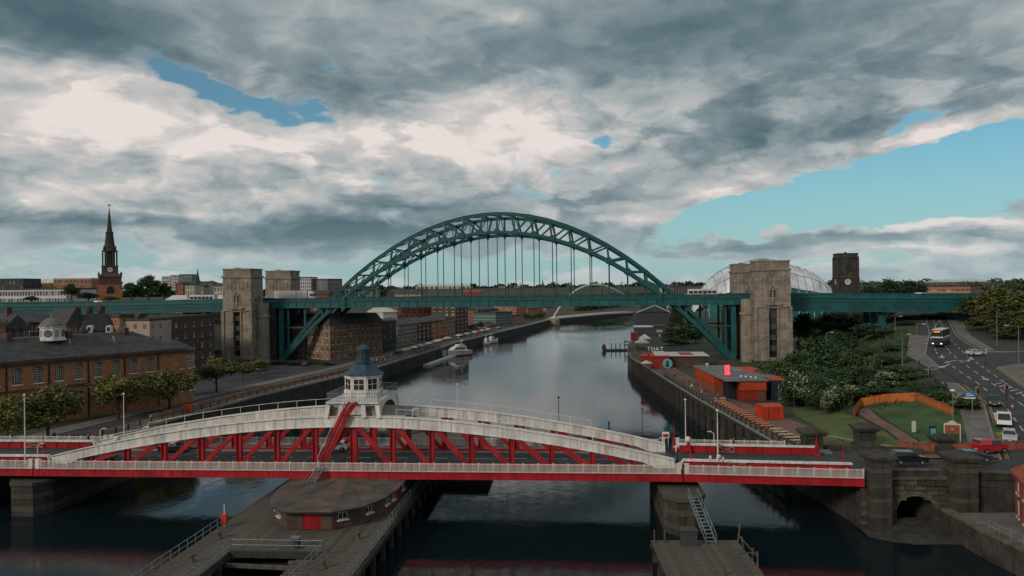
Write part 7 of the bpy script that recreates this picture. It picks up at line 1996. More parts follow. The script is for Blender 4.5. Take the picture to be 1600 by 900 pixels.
for i, (px, yt, D, w, lab) in enumerate(((432, 562, 258, 7, 'dark shrub beside the left springing of the arch'), (458, 564, 256, 7, 'dark shrub under the left end of the arch'), (486, 563, 258, 7, 'dark shrub left of the broad sandstone block'), (508, 566, 254, 5, 'low shrub at the corner of the broad sandstone block'))):
    plant('bush', i, px, yt, D, w, lab, 'shrubs under the left end of the arch')
for kind_, lst_ in PR.items():      # a kind that found no place is taken out again
    for i_, src_ in enumerate(lst_):
        if (kind_, i_) not in used:
            for c_ in list(src_.children): bpy.data.objects.remove(c_)
            bpy.data.objects.remove(src_)
def treeline(name, label, pts, hgt, size, n, leaves, seed):
    """far-off woodland that reads as one mass"""
    rs = random.Random(seed); mb = MB()
    for _ in range(n):
        t = rs.random() * (len(pts) - 1); i = int(t); a, b = Vector(pts[i]), Vector(pts[i + 1]); p = a.lerp(b, t - i)
        bump = .55 + .45 * abs(sin(t * 37 + seed) * cos(t * 11.3))
        z = p.z + hgt * bump * rs.random(); p = Vector((p.x + rs.uniform(-4, 4), p.y + rs.uniform(-8, 8), z))
        u = Vector((rs.gauss(0, 1), rs.gauss(0, 1), rs.gauss(0, 1))).normalized(); w = u.orthogonal().normalized(); s = size * rs.uniform(.6, 1.3)
        mb.add([p - u * s * .5, p + w * s * .5, p + u * s * .5, p - w * s * .5], [(0, 1, 2, 3)], 1 if rs.random() < .5 else 0)
    me = bpy.data.meshes.new(name); me.from_pydata(mb.v, [], mb.f)
    for m in LV[leaves]: me.materials.append(m)
    me.polygons.foreach_set('material_index', mb.mi)
    tag(link(name, me), label, 'trees', None, 'stuff')
treeline('woodland', 'far wooded bank across the river bend', [(150, 850, 5), (230, 960, 5), (330, 1050, 6), (520, 1090, 6)], 17, 3.2, 9000, 'dark', 1)
treeline('woodland', 'green slope of trees left of the far orange apartments', [(70, 800, 5), (110, 880, 8), (150, 960, 10), (230, 1060, 10)], 14, 3.0, 6000, 'green', 2)
treeline('woodland', 'dark far-off treeline on the horizon', [(-700, 2300, 18), (-200, 2400, 20), (300, 2300, 20), (800, 2400, 20), (1600, 2300, 18)], 26, 8, 9000, 'dark', 3)
treeline('woodland', 'dark treeline behind the church and offices on the left', [(-560, 700, 22), (-420, 720, 24), (-260, 760, 24), (-130, 780, 22)], 11, 3.0, 7000, 'dark', 4)
treeline('woodland', 'dark treeline behind the right viaduct and sheds', [(240, 560, 16), (330, 560, 20), (450, 560, 22), (560, 540, 22)], 11, 2.6, 7000, 'dark', 5)
# grass tufts and rough cover on the slope
rs = random.Random(21); mb = MB()
for _ in range(16000):
    y = rs.uniform(118, 235); x = rs.uniform(52, 118)
    off = x - xR(y)
    rx = interp([(p[1], p[0]) for p in Lk], y)
    if x > rx - 3.5 or x < interp([(105, 62), (140, 62), (160, 60), (240, 58)], y): continue
    if 148 < y < 184 and x > 56 + (x - 70) * .1 and abs((y - (187 - .38 * (x - 50) - 0)) ) < 9: continue
    if y < 136 and x < 77: continue
    p = Vector((x, y, hR(x, y))); h = rs.uniform(.25, .9); a = rs.uniform(0, 6.28); u = Vector((cos(a), sin(a), 0)) * rs.uniform(.12, .3)
    mb.add([p - u, p + u, p + u * .3 + Vector((rs.uniform(-.2, .2), rs.uniform(-.2, .2), h))], [(0, 1, 2)], rs.randrange(2))
me = bpy.data.meshes.new('rough_grass'); me.from_pydata(mb.v, [], mb.f)
for m in LV['green']: me.materials.append(m)
me.polygons.foreach_set('material_index', mb.mi)
tag(link('rough_grass', me), 'rough grass and ground cover on the slope between quay and road', 'grass', None, 'stuff')
# ------------------------------------------------------------------ vehicles
PAINT = {}
def paint_mat(name, c): 
    if name not in PAINT: PAINT[name] = mat('car_paint_' + name, c, .35, .0, .06, .5, spec=.5, coat=.6)
    return PAINT[name]
M['head'] = mat('headlamp_glass', (.6, .6, .58), .2, 0, .05, 1)
M['tail'] = emit('tail_lamp', (.8, .02, .03), .5)
M['trim'] = mat('black_trim', (.02, .02, .022), .6, 0, .1, 1)
def car_profile(kind):
    if kind == 'van': return dict(L=4.6, w=.92, low=[(-2.3, .32), (2.2, .32), (2.3, .55), (2.28, .95), (1.55, 1.12)], top=[(1.55, 1.12), (.95, 1.78), (-2.15, 1.86), (-2.3, 1.2)], belt=1.12)
    if kind == 'suv': return dict(L=4.5, w=.93, low=[(-2.2, .36), (2.15, .36), (2.25, .6), (2.2, .95), (1.15, 1.08)], top=[(1.15, 1.08), (.45, 1.64), (-1.7, 1.68), (-2.2, 1.15)], belt=1.08)
    return dict(L=4.2, w=.89, low=[(-2.05, .3), (2.0, .3), (2.12, .55), (2.05, .82), (1.05, .96)], top=[(1.05, .96), (.35, 1.42), (-1.25, 1.46), (-2.05, .98)], belt=.96)
def car(label, paint, c, p, rz, kind='hatch', lit=False, group=None):
    P = car_profile(kind); T = thing('parked_car' if False else 'car', label, 'van' if kind == 'van' else 'car', p, rz, group)
    m = paint_mat(paint, c); w = P['w']
    low = P['low'] + [(P['top'][-1][0], P['belt'] + .02)]; tp = P['top']
    b = MB()
    # lower body: three widths so that the sides curve in
    prof = low
    def ringv(y, k): return [(x, y, .3 + (z - .3) * k + (1 - k) * 0) for x, z in prof]
    n = len(prof)
    layers = [(-w + .10, .30), (-w, .45), (-w, .8)]
    vs = []; 
    for y, s in ((-w + .07, .985), (-w, 1), (w, 1), (w - .07, .985)):
        vs += [(x * s, y, z) for x, z in prof]
    fs = []
    for i in range(3):
        for k in range(n): a = i * n + k; bq = i * n + (k + 1) % n; fs.append((a, bq, bq + n, a + n))
    fs += [tuple(range(n)), tuple(reversed(range(3 * n, 4 * n)))]
    b.add(vs, fs)
    # roof and pillars
    ins = .80
    (x0, z0), (x1, z1), (x2, z2), (x3, z3) = tp
    V = []
    for sy in (-1, 1): V += [(x0, sy * w * .96, z0), (x1, sy * w * ins, z1), (x2, sy * w * ins, z2), (x3, sy * w * .96, z3)]
    b.add(V, [(0, 1, 2, 3), (7, 6, 5, 4), (1, 5, 6, 2), (0, 4, 5, 1), (2, 6, 7, 3)])
    b.build('body', m, T)
    g = MB(); e = .015
    def side(sy):
        f = lambda x, z: w * (.96 + (ins - .96) * (z - z0) / (z1 - z0)) + e
        pts = [(x0 - .22, z0 + .05), (x1 - .06, z1 - .09), (x2 + .12, z2 - .10), (x3 + .22, z3 + .06)]
        mid = (x1 + x2) / 2 + .05
        q1 = [pts[0], pts[1], (mid + .05, z1 - .09), (mid + .05, z0 + .05)]
        q2 = [(mid - .05, z0 + .05), (mid - .05, z1 - .09), pts[2], pts[3]]
        for q in ((q1, q2) if kind != 'van' else (q1,)): g.add([(x, sy * f(x, z), z) for x, z in q], [(0, 1, 2, 3)])
    side(-1); side(1); g.build('side_window', M['glass'], T)
    ws = MB()
    a, c_ = Vector((x0, 0, z0)), Vector((x1, 0, z1)); nrm = Vector((z1 - z0, 0, x0 - x1)).normalized() * e
    p1, p2 = a.lerp(c_, .1) + nrm, a.lerp(c_, .92) + nrm
    ws.add([(p1.x, -w * .86, p1.z), (p1.x, w * .86, p1.z), (p2.x, w * .74, p2.z), (p2.x, -w * .74, p2.z)], [(0, 1, 2, 3)]); ws.build('windscreen', M['glass'], T)
    rw = MB(); a, c_ = Vector((x3, 0, z3)), Vector((x2, 0, z2)); nrm = Vector((-(z2 - z3), 0, (x2 - x3))).normalized() * e
    p1, p2 = a.lerp(c_, .2) + nrm, a.lerp(c_, .88) + nrm
    rw.add([(p1.x, -w * .84, p1.z), (p1.x, w * .84, p1.z), (p2.x, w * .74, p2.z), (p2.x, -w * .74, p2.z)], [(0, 3, 2, 1)]); rw.build('rear_window', M['glass'], T)
    for x in (P['L'] * .31, -P['L'] * .30):
        for sy in (-1, 1):
            wh = MB(); wh.tube((0, -.11, 0), (0, .11, 0), .32, 16); o = wh.build('wheel', M['tyre'], T, (x, sy * (w - .09), .32))
            hb = MB(); hb.tube((0, -.125, 0), (0, .125, 0), .19, 10); hb.build('rim', M['steel'], o)
            ar_ = MB()
            for k in range(6):
                t0, t1 = pi * k / 6, pi * (k + 1) / 6
                ar_.beam((x + .37 * cos(t0), sy * (w + .005), .34 + .37 * sin(t0)), (x + .37 * cos(t1), sy * (w + .005), .34 + .37 * sin(t1)), .03, .07, (0, 1, 0))
            ar_.build('wheel_arch', M['trim'], T)
    fx = P['low'][2][0]; bx = -P['L'] / 2
    for sy in (-1, 1):
        h = MB(); h.box(fx - .22, fx + .012, sy * w * .70 - .17, sy * w * .70 + .17, .62, .76); h.build('headlight', M['head'], T)
        h = MB(); h.box(bx - .03, bx + .12, sy * w * .76 - .13, sy * w * .76 + .13, .72, .95); h.build('tail_light', M['tail'] if lit else M['red'], T)
        h = MB(); h.box(x0 - .35, x0 - .15, sy * (w + .02), sy * (w + .18), z0, z0 + .14); h.build('wing_mirror', m, T)
    h = MB(); h.box(fx - .1, fx + .02, -w * .55, w * .55, .4, .56); h.build('grille', M['trim'], T)
    h = MB(); h.box(fx, fx + .03, -.26, .26, .42, .52); h.box(bx - .035, bx, -.26, .26, .5, .6); h.build('number_plate', M['pale'], T)
    h = MB(); h.box(bx - .04, bx + .1, -w * .9, w * .9, .34, .5); h.box(fx - .1, fx + .03, -w * .9, w * .9, .3, .4); h.build('bumper', M['trim'], T)
    return T
SILV, BLK, WHT, RED_, BLUE_ = (.38, .40, .41), (.012, .013, .015), (.62, .62, .60), (.46, .010, .015), (.012, .045, .065)
def onz(px, py, z): p = G(px, py, z); return (p.x, p.y, z)
def on_hill(px, py):
    D = 38470 / (py - (450 - (px - 800) * .01117) + 99.45); x = ray(px, py)[0] * D; return (x, D, hR(x, D) + .12)
car('silver hatchback on the swing bridge near its left end', 'silver', SILV, onz(156, 718, ZD), SBR + pi)
car('black hatchback on the swing bridge between the red truss posts', 'black', BLK, onz(272, 706, ZD), SBR)
car('pale silver car on the swing bridge below the control cabin', 'pale_silver', (.50, .53, .52), onz(524, 704, ZD), SBR + pi)
car('black car with red tail lights between the two stone gate pillars', 'black', BLK, onz(1419, 724, 6.42), R(-4), 'suv', True)
car('dark blue hatchback behind the right gate pillar', 'dark_blue', BLUE_, onz(1520, 720, 6.42), R(-2))
car('bright red van turning at the bottom of the hill road', 'red', RED_, onz(1547, 706, 6.45), R(12), 'van')
car('silver people carrier coming down the hill road', 'silver', SILV, on_hill(1577, 690), R(58 + 180), 'suv')
car('black saloon waiting at the traffic lights behind the flatbed truck', 'black', BLK, on_hill(1553, 634), R(60 + 180), 'suv')
car('white car turning into the road at the far right of the junction', 'white', WHT, on_hill(1524, 556), R(10))
car('white car parked on the left quayside below the street trees', 'white', WHT, onz(42, 668, QL + .15), R(20))
car('dark car parked on the left quayside behind the white one', 'black', BLK, onz(66, 662, QL + .15), R(24))
car('white car on the left quay road beyond the bridge lamp', 'white', WHT, (xL(262) - 8, 262, QL + .15), R(72))
for k, (y, c, nm, w_) in enumerate(((296, BLK, 'black', 'in front of the broad sandstone block'), (324, (.38, .40, .41), 'silver', 'behind the market stalls'), (352, (.46, .01, .015), 'red', 'near the moored yacht'), (372, WHT, 'white', 'below the orange brick building'), (396, BLK, 'black', 'at the foot of the tall brick tower'), (440, WHT, 'white', 'beyond the tall brick tower'), (470, (.38, .40, .41), 'silver', 'near the riverside apartments'))):
    car(nm + ' car parked on the far left quay ' + w_, nm, c, (xL(y) - 9.2, y, QL + .12), R(68))
for k, (x, y, c, nm, w_) in enumerate(((-92, 226, (.38, .40, .41), 'silver', 'between town hall and bridge tower'), (-88, 232, BLK, 'black', 'beside the left bridge tower'), (-80, 238, WHT, 'white', 'in front of the left bridge tower'), (-70, 252, (.02, .04, .12), 'navy', 'below the left end of the arch'))):
    car(nm + ' car parked on the left quay ' + w_, nm, c, (x, y, hL(x, y) + .14), R(40 + 20 * k))
# flatbed recovery truck
T = thing('flatbed_truck', 'white flatbed truck with an empty load bed coming down the hill', 'truck', on_hill(1567, 664), R(60 + 180))
b = MB(); b.box(-3.4, 1.4, -1.05, 1.05, .75, 1.0); b.build('load_bed', M['pale'], T)
for y0, y1 in ((-1.1, -1.02), (1.02, 1.1)): b = MB(); b.box(-3.4, 1.4, y0, y1, .75, 1.28); b.build('side_board', M['white'], T)
b = MB(); b.box(-3.45, -3.38, -1.1, 1.1, .75, 1.25); b.build('tailboard', M['white'], T)
b = MB(); b.box(-.9, -.1, -.35, .35, 1.0, 1.35); b.build('load', M['timber'], T)
b = MB(); b.box8([(1.5, -1, .5), (3.4, -1, .5), (3.4, 1, .5), (1.5, 1, .5), (1.5, -.92, 2.3), (2.7, -.92, 2.3), (2.7, .92, 2.3), (1.5, .92, 2.3)]); b.build('cab', paint_mat('white', WHT), T)
b = MB(); b.add([(3.26, -.85, 1.2), (3.26, .85, 1.2), (2.84, .8, 2.12), (2.84, -.8, 2.12)], [(0, 1, 2, 3)]); b.build('windscreen', M['glass'], T)
for x in (-2.3, 2.5):
    for sy in (-1, 1): b = MB(); b.tube((0, -.13, 0), (0, .13, 0), .4, 14); b.build('wheel', M['tyre'], T, (x, sy * .9, .4))
b = MB(); b.box(-3.2, 3.0, -.5, .5, .45, .75); b.build('chassis', M['trim'], T)
# double-decker bus
p = on_hill(1470, 540)
T = thing('double_decker_bus', 'double-decker bus with dark lower deck and white band coming under the viaduct', 'bus', p, R(51 + 180))
b = MB(); b.box(-5.2, 5.2, -1.25, 1.25, .35, 2.2); b.build('lower_body', M['navy'], T)
b = MB(); b.box8([(-5.2, -1.25, 2.2), (5.2, -1.25, 2.2), (5.2, 1.25, 2.2), (-5.2, 1.25, 2.2), (-5.15, -1.2, 4.15), (5.0, -1.2, 4.15), (5.0, 1.2, 4.15), (-5.15, 1.2, 4.15)]); b.build('upper_body', M['dark_grey'], T)
b = MB(); b.box(-5.15, 5.0, -1.2, 1.2, 4.15, 4.32); b.build('roof', M['white'], T)
b = MB(); b.box(-5.24, 5.24, -1.28, 1.28, 2.15, 2.5); b.build('white_band', M['white'], T)
for sy in (-1, 1):
    for k in range(7):
        for z0, z1 in ((1.2, 2.05), (2.75, 3.75)): b = MB(); b.box(-4.9 + k * 1.4, -3.65 + k * 1.4, sy * 1.27 - .015, sy * 1.27 + .015, z0, z1); b.build('window', M['glass'], T)
b = MB(); b.box(5.2, 5.24, -1.1, 1.1, 1.0, 2.1); b.box(5.12, 5.2, -1.1, 1.1, 2.7, 3.5); b.build('windscreen', M['glass'], T)
b = MB(); b.box(5.1, 5.24, -.85, .85, 3.55, 3.95); b.build('display_box', M['trim'], T)
b = MB()
for k in range(6): b.box(5.24, 5.26, -.7 + k * .24, -.55 + k * .24, 3.62, 3.88)
b.build('destination_display', emit('amber_display', (1.0, .22, .03), 1.6), T)
for sy in (-1, 1):
    b = MB(); b.box(5.2, 5.25, sy * .95 - .18, sy * .95 + .18, .65, .85); b.build('headlight', emit('bus_headlight', (1, .95, .8), 2.0), T)
    for x in (-3.0, 3.2): b = MB(); b.tube((0, -.14, 0), (0, .14, 0), .48, 14); b.build('wheel', M['tyre'], T, (x, sy * 1.13, .48))
# lorry and other traffic on the arch bridge
T = thing('articulated_lorry', 'long white articulated lorry on the arch bridge between the left towers', 'lorry', tb_world(-79, 11, 25.9), TBR)
b = MB(); b.box(-8.4, 4.6, -1.25, 1.25, 1.1, 4.0); b.build('trailer', M['white'], T)
b = MB(); b.box8([(5.0, -1.2, .6), (7.4, -1.2, .6), (7.4, 1.2, .6), (5.0, 1.2, .6), (5.0, -1.15, 3.9), (6.6, -1.15, 3.3), (6.6, 1.15, 3.3), (5.0, 1.15, 3.9)]); b.build('cab', paint_mat('white', WHT), T)
b = MB(); b.box(5.9, 6.9, -1.24, -1.2, 1.9, 2.8); b.box(7.0, 7.3, -1.0, 1.0, 1.9, 2.8); b.build('cab_window', M['glass'], T)
b = MB(); b.box(-8.4, 7.2, -.9, .9, .5, 1.1); b.build('chassis', M['trim'], T)
for x in (-7, -5.8, -4.6, 3.2, 6.5):
    for sy in (-1, 1): b = MB(); b.tube((0, -.15, 0), (0, .15, 0), .5, 12); b.build('wheel', M['tyre'], T, (x, sy * 1.05, .5))
def deck_pos(px, t, z=25.9):
    a = ray(px, 465)[0]; d = TB[1]; # solve along the bridge axis
    u, v = cos(TBR), sin(TBR); ox, oy = TB[0] - t * v, TB[1] + t * u
    s = (a * oy - ox) / (u - a * v)
    q = tb_world(s, t); return (q.x, q.y, deckz(s) - .05)
car('white hatchback on the right viaduct behind the stone tower', 'white', WHT, deck_pos(1258, 3), TBR)
car('second pale car just ahead on the right viaduct', 'pale_silver', (.5, .53, .52), deck_pos(1269, 3), TBR, 'suv')
car('white panel van on the right viaduct below the dark trees', 'white', WHT, deck_pos(1441, 3), TBR, 'van')
car('white panel van on the left viaduct above the chimneys', 'white', WHT, deck_pos(157, 3), TBR, 'van')
car('white car on the deck right of the arch', 'white', WHT, deck_pos(1077, 4), TBR)
def coach(px, t, label):
    T = thing('coach', label, 'coach', deck_pos(px, t), TBR)
    b = MB(); b.box(-5, 5, -1.2, 1.2, .4, 3.1); b.build('body', M['white'], T)
    for sy in (-1, 1):
        for k in range(6): b = MB(); b.box(-4.7 + k * 1.55, -3.35 + k * 1.55, sy * 1.21 - .02, sy * 1.21 + .02, 1.5, 2.5); b.build('window', M['glass'], T)
    for x in (-3, 3.2):
        for sy in (-1, 1): b = MB(); b.tube((0, -.14, 0), (0, .14, 0), .48, 12); b.build('wheel', M['tyre'], T, (x, sy * 1.08, .48))
coach(318, 5, 'white coach on the left viaduct just left of the stone tower'); coach(1098, 5, 'white coach on the deck in front of the curved steel roof')

# ------------------------------------------------------------------ street furniture
def street_lamp(px, py, ytop, label, arm, onhill=True, h=None, D=None):
    p = on_hill(px, py) if onhill else onz(px, py, QL)
    if D: p = (ray(px, 450)[0] * D, D, ground(ray(px, 450)[0] * D, D))
    zt = W(px, ytop, p[1]).z; h = h or zt - p[2]
    T = thing('street_lamp', label, 'street lamp', p); b = MB(); b.lathe([(.13, 0), (.13, 1.2), (.09, 1.3), (.06, h)], 8); b.build('post', M['steel'], T)
    if arm:
        b = MB(); b.tube((0, 0, h - .06), (arm, 0, h + .1), .045, 6); b.build('arm', M['steel'], T)
        sg = 1 if arm > 0 else -1
        b = MB(); b.box8([(arm - .1, -.14, h + .04), (arm + sg * .75 if sg > 0 else arm - .1, -.14, h + .04), (arm + .75 if sg > 0 else arm - .1, .14, h + .04), (arm - .1, .14, h + .04)] + [(arm - .1, -.1, h + .2), (arm + .65 if sg > 0 else arm - .1, -.1, h + .2), (arm + .65 if sg > 0 else arm - .1, .1, h + .2), (arm - .1, .1, h + .2)]) if sg > 0 else b.box(arm - .75, arm + .1, -.14, .14, h + .04, h + .2)
        b.build('lamp_head', M['pale'], T)
street_lamp(1592, 578, 509, 'gallows street lamp with its arm to the left at the right edge', -2.3)
street_lamp(1558, 541, 486, 'tall plain street lamp post in front of the junction grove', 0)
street_lamp(1433, 563, 507, 'street lamp with arm to the right left of the bus', 1.3)
street_lamp(1410, 567, 523, 'shorter street lamp with arm to the right beside the small lawn', 1.3)
street_lamp(1290, 560, 520, 'street lamp with arm to the right among the dark bushes', 1.3, D=200)
street_lamp(1398, 540, 495, 'street lamp standing against the teal viaduct column', 1.4, D=225)
p = on_hill(1489, 662); 
T = thing('globe_lamp', 'pale globe-topped lamp post behind the town sign', 'street lamp', p); h = W(1489, 612, p[1]).z - p[2]
b = MB(); b.lathe([(.1, 0), (.1, .8), (.06, .9), (.05, h)], 8); b.build('post', M['steel'], T); b = MB(); b.lathe([(.1, h), (.42, h + .1), (.45, h + .2), (.1, h + .42)], 12); b.build('lamp_head', M['white'], T)
p = on_hill(1520, 700)
T = thing('sign_mast', 'tall grey mast with a blue direction sign behind the right gate pillar', 'sign mast', (p[0], p[1], p[2]), R(-10)); h = W(1520, 612, p[1]).z - p[2]
b = MB(); b.lathe([(.12, 0), (.12, 1.0), (.08, 1.1), (.06, h)], 8); b.build('post', M['steel'], T)
b = MB(); b.box(-1.05, .35, -.16, -.09, h - .75, h + .05); b.build('board', mat('blue_sign', (.04, .16, .40), .5, 0, .1, 1), T)
b = MB(); b.box(-.85, -.3, -.18, -.165, h - .3, h - .18); b.box(-.85, .1, -.18, -.165, h - .55, h - .42); b.build('sign_text_bar', M['white'], T); 
b = MB(); b.box(-1.1, .4, -.15, -.09, h - 1.0, h - .8); b.build('lower_plate', M['white'], T)
def traffic_light(px, py, ytop, label, rz, base=False):
    p = on_hill(px, py); T = thing('traffic_light', label, 'traffic light', p, rz); h = W(px, ytop, p[1]).z - p[2]
    b = MB(); b.lathe([(.07, 0), (.06, h - .9)], 8); b.build('post', M['black'], T)
    b = MB(); b.box(-.19, .19, -.12, .12, h - 1.0, h); b.build('signal_head', M['black'], T)
    b = MB(); b.box(-.27, .27, .1, .13, h - 1.08, h + .08); b.build('backing_board', M['pale'], T)
    for k, m in enumerate(('tail', 'trim', 'trim')): b = MB(); b.tube((0, -.16, h - .17 - k * .31), (0, -.12, h - .17 - k * .31), .1, 10); b.build('lens', M[m], T)
traffic_light(1528, 634, 605, 'traffic light on the pavement beside the waiting black car', R(10)); traffic_light(1573, 628, 600, 'traffic light right of the waiting black car', R(0))
traffic_light(1453, 600, 575, 'dark traffic light at the tip of the side road', R(30)); traffic_light(1436, 578, 562, 'dark traffic light beside the small lawn', R(40)); traffic_light(1540, 572, 545, 'traffic light at the far side of the junction', R(200))
def road_cone(px, py, label):
    T = thing('road_cone', label, 'road cone', on_hill(px, py)); b = MB(); b.box(-.3, .3, -.3, .3, 0, .06); b.build('base', M['trim'], T); b = MB(); b.lathe([(.22, .06), (.05, .95)], 12); b.build('cone', M['scarlet'], T); b = MB(); b.lathe([(.165, .42), (.115, .66)], 12); b.build('stripe', M['white'], T)
road_cone(1448, 541, 'orange road cone left of the bus'); road_cone(1582, 640, 'orange road cone beside the hatched road marking')
T = thing('barrier', 'red plastic barrier on the pavement by the traffic light', 'barrier', on_hill(1530, 640), R(60))
b = MB(); b.box(-.8, .8, -.06, .06, .3, 1.0); b.build('panel', M['scarlet'], T); b = MB(); b.box(-.7, -.6, -.3, .3, 0, .3); b.box(.6, .7, -.3, .3, 0, .3); b.build('foot', M['trim'], T)
T = thing('notice_board', 'white upright notice on the brick garden wall', 'sign', tuple(G(1428, 678, 6.5).xy) + (6.3,), R(-6)); b = MB(); b.box(-.3, .3, -.05, .05, .5, 2.2); b.build('board', M['pale'], T); b = MB(); b.box(-.06, .06, -.04, .1, 0, .5); b.build('post', M['steel'], T)
T = thing('information_panel', 'teal information panel standing by the brick garden wall', 'sign', tuple(G(1458, 688, 6.4).xy) + (6.3,), R(-8)); b = MB(); b.box(-.5, .5, -.08, .08, .2, 2.3); b.build('panel', M['navy'], T); b = MB(); b.box(-.38, .38, -.1, -.085, .9, 1.9); b.build('picture', M['teal_sign'], T)
# ------------------------------------------------------------------ left quayside surface, railing and details
def strip_off(o0, o1, y0, y1, st=8):
    ys = []; y = y0
    while y < y1: ys.append(y); y += st
    ys.append(y1)
    return [(xL(y) - o0, y) for y in ys], [(xL(y) - o1, y) for y in ys]
a, b = strip_off(1.2, 4.6, 60, 420); drape('promenade', a, b, hL, .1, M['paving_red'], 3)
a, b = strip_off(4.9, 11.0, 60, 700); drape('quay_road', a, b, hL, .09, M['asphalt'], 3)
a, b = strip_off(11.3, 15.5, 60, 420); drape('quay_pavement', a, b, hL, .12, M['paving'], 3)
a, b = strip_off(1.2, 4.6, 420, 700, 20); drape('promenade', a, b, hL, .1, M['paving'], 3)
kerb_line('', [(xL(y) - 4.75, y) for y in range(70, 420, 10)], hL, .3, .16); kerb_line('', [(xL(y) - 11.15, y) for y in range(70, 420, 10)], hL, .3, .16)
drape('quay_plaza', [(xL(y) - 15.8, y) for y in range(172, 300, 8)], [(xL(y) - 44, y) for y in range(172, 300, 8)], hL, .11, M['asphalt'], 8)
T = thing('quay_railing', 'dark post-and-rail fence along the edge of the left promenade', 'railing')
y = 100.0; mb = MB()
while y < 330:
    b = MB(); b.box(xL(y) - .75, xL(y) - .55, y - .1, y + .1, QL, QL + 1.25); b.lathe([(.13, QL + 1.25), (.02, QL + 1.5)], 6, (xL(y) - .65, y, 0)) if False else None; b.build('rail_post', M['black'], T); y += 3.2
y = 100.0
while y < 326:
    for z in (.6, 1.1): mb.beam((xL(y) - .65, y, QL + z), (xL(y + 3.2) - .65, y + 3.2, QL + z), .06, .06)
    y += 3.2
mb.build('rail', M['black'], T)
T = thing('parapet_wall', 'low pinkish stone wall along the left promenade behind the railing', 'wall')
mb = MB(); wall_line(mb, [(xL(y) - 4.4, y) for y in (150, 170, 190, 210, 230, 250)], hL, .5, .95); mb.build('masonry', M['sandstone'], T)
T = thing('life_ring_box', 'small red box on the left promenade railing', 'box', (xL(157) - 1.2, 157, QL + .1)); b = MB(); b.box(-.9, .9, -.3, .3, .5, 1.7); b.build('cabinet', M['scarlet'], T); b = MB(); b.box(-.1, .1, -.1, .1, 0, .5); b.build('post', M['black'], T)
# market stalls along the far left quay
for k, (y, c) in enumerate(((318, 'pale'), (326, 'pink'), (334, 'white'), (343, 'pink'), (352, 'pale'), (371, 'white'), (384, 'cream'), (398, 'white'), (288, 'pink'), (297, 'white'), (306, 'cream'), (412, 'pale'), (424, 'white'))):
    T = thing('market_stall', 'market stall with ' + {'pale': 'grey-white', 'pink': 'pinkish', 'white': 'white', 'cream': 'cream'}[c] + ' awning on the far left quay' + ('' if 310 < y < 400 else ', near end' if y < 310 else ', far end'), 'market stall', (xL(y) - 3.6, y, QL + .1), R(62), 'market stalls on the left quay')
    for x in (-1.5, 1.5):
        for yy in (-1, 1): b = MB(); b.box(x - .05, x + .05, yy - .05, yy + .05, 0, 2.2); b.build('pole', M['steel'], T)
    b = MB(); b.add([(-1.7, -1.2, 2.2), (1.7, -1.2, 2.2), (1.7, 1.2, 2.2), (-1.7, 1.2, 2.2), (-1.7, 0, 2.8), (1.7, 0, 2.8)], [(0, 1, 5, 4), (2, 3, 4, 5), (0, 4, 3), (1, 2, 5)]); b.build('awning', M[c], T)
    b = MB(); b.box(-1.4, 1.4, -.8, -.2, .75, .85); b.build('counter', M['timber'], T)
# ------------------------------------------------------------------ boats
def yacht(p, rz, L, label, sc=1.0):
    T = thing('motor_yacht', label, 'boat', p, rz)
    h = MB(); st = []; N_ = 12
    for i in range(N_ + 1):
        u = i / N_; x = -L / 2 + L * u; w = L * .15 * (1 - max(0, (u - .45) / .55) ** 2.2) ; zt = 1.5 + .7 * u * u
        st.append([(x, -w, zt), (x, -w * .82, .2), (x + (0 if u < 1 else 0), 0, -.6), (x, w * .82, .2), (x, w, zt)])
    for s in st: h.v += s
    for i in range(N_):
        for k in range(4): a = i * 5 + k; h.f.append((a, a + 1, a + 6, a + 5)); h.mi.append(0)
        h.f.append((i * 5 + 4, i * 5, i * 5 + 5, i * 5 + 9)); h.mi.append(0)
    h.f.append((0, 1, 2, 3, 4)); h.mi.append(0)
    h.build('hull', M['white'], T, smooth=False)
    c = MB(); w = L * .11
    c.box8([(-L * .34, -w, 1.5), (L * .22, -w, 1.7), (L * .22, w, 1.7), (-L * .34, w, 1.5), (-L * .32, -w * .85, 2.9), (L * .06, -w * .8, 2.9), (L * .06, w * .8, 2.9), (-L * .32, w * .85, 2.9)]); c.build('cabin', M['white'], T)
    for sy in (-1, 1): c = MB(); c.box8([(-L * .28, sy * (w * .93) - .04, 2.05), (L * .13, sy * (w * .93) - .04, 2.05), (L * .13, sy * w * .93 + .04, 2.05), (-L * .28, sy * w * .93 + .04, 2.05), (-L * .28, sy * w * .88 - .04, 2.6), (L * .06, sy * w * .88 - .04, 2.6), (L * .06, sy * w * .88 + .04, 2.6), (-L * .28, sy * w * .88 + .04, 2.6)]); c.build('cabin_window', M['glass'], T)
    c = MB(); c.box8([(-L * .28, -w * .8, 2.92), (0, -w * .8, 2.92), (0, w * .8, 2.92), (-L * .28, w * .8, 2.92), (-L * .26, -w * .7, 3.6), (-L * .06, -w * .7, 3.6), (-L * .06, w * .7, 3.6), (-L * .26, w * .7, 3.6)]); c.build('flybridge', M['pale'], T)
    c = MB(); c.beam((-L * .2, 0, 3.6), (-L * .23, 0, 5.2), .12, .12); c.box(-L * .24, -L * .2, -.8, .8, 4.7, 4.8); c.build('radar_arch', M['white'], T)
    T.scale = (sc, sc, sc)
yacht((xL(334) + 4.6, 334, .2), R(225), 12, 'white motor yacht moored at the left quay, largest boat in view', 1.35)
yacht((xL(408) + 3.6, 408, .2), R(60), 10, 'white cabin cruiser moored further along the left quay')
yacht((xL(398) + 3.2, 396, .2), R(65), 7, 'small white boat moored just this side of the cabin cruiser')
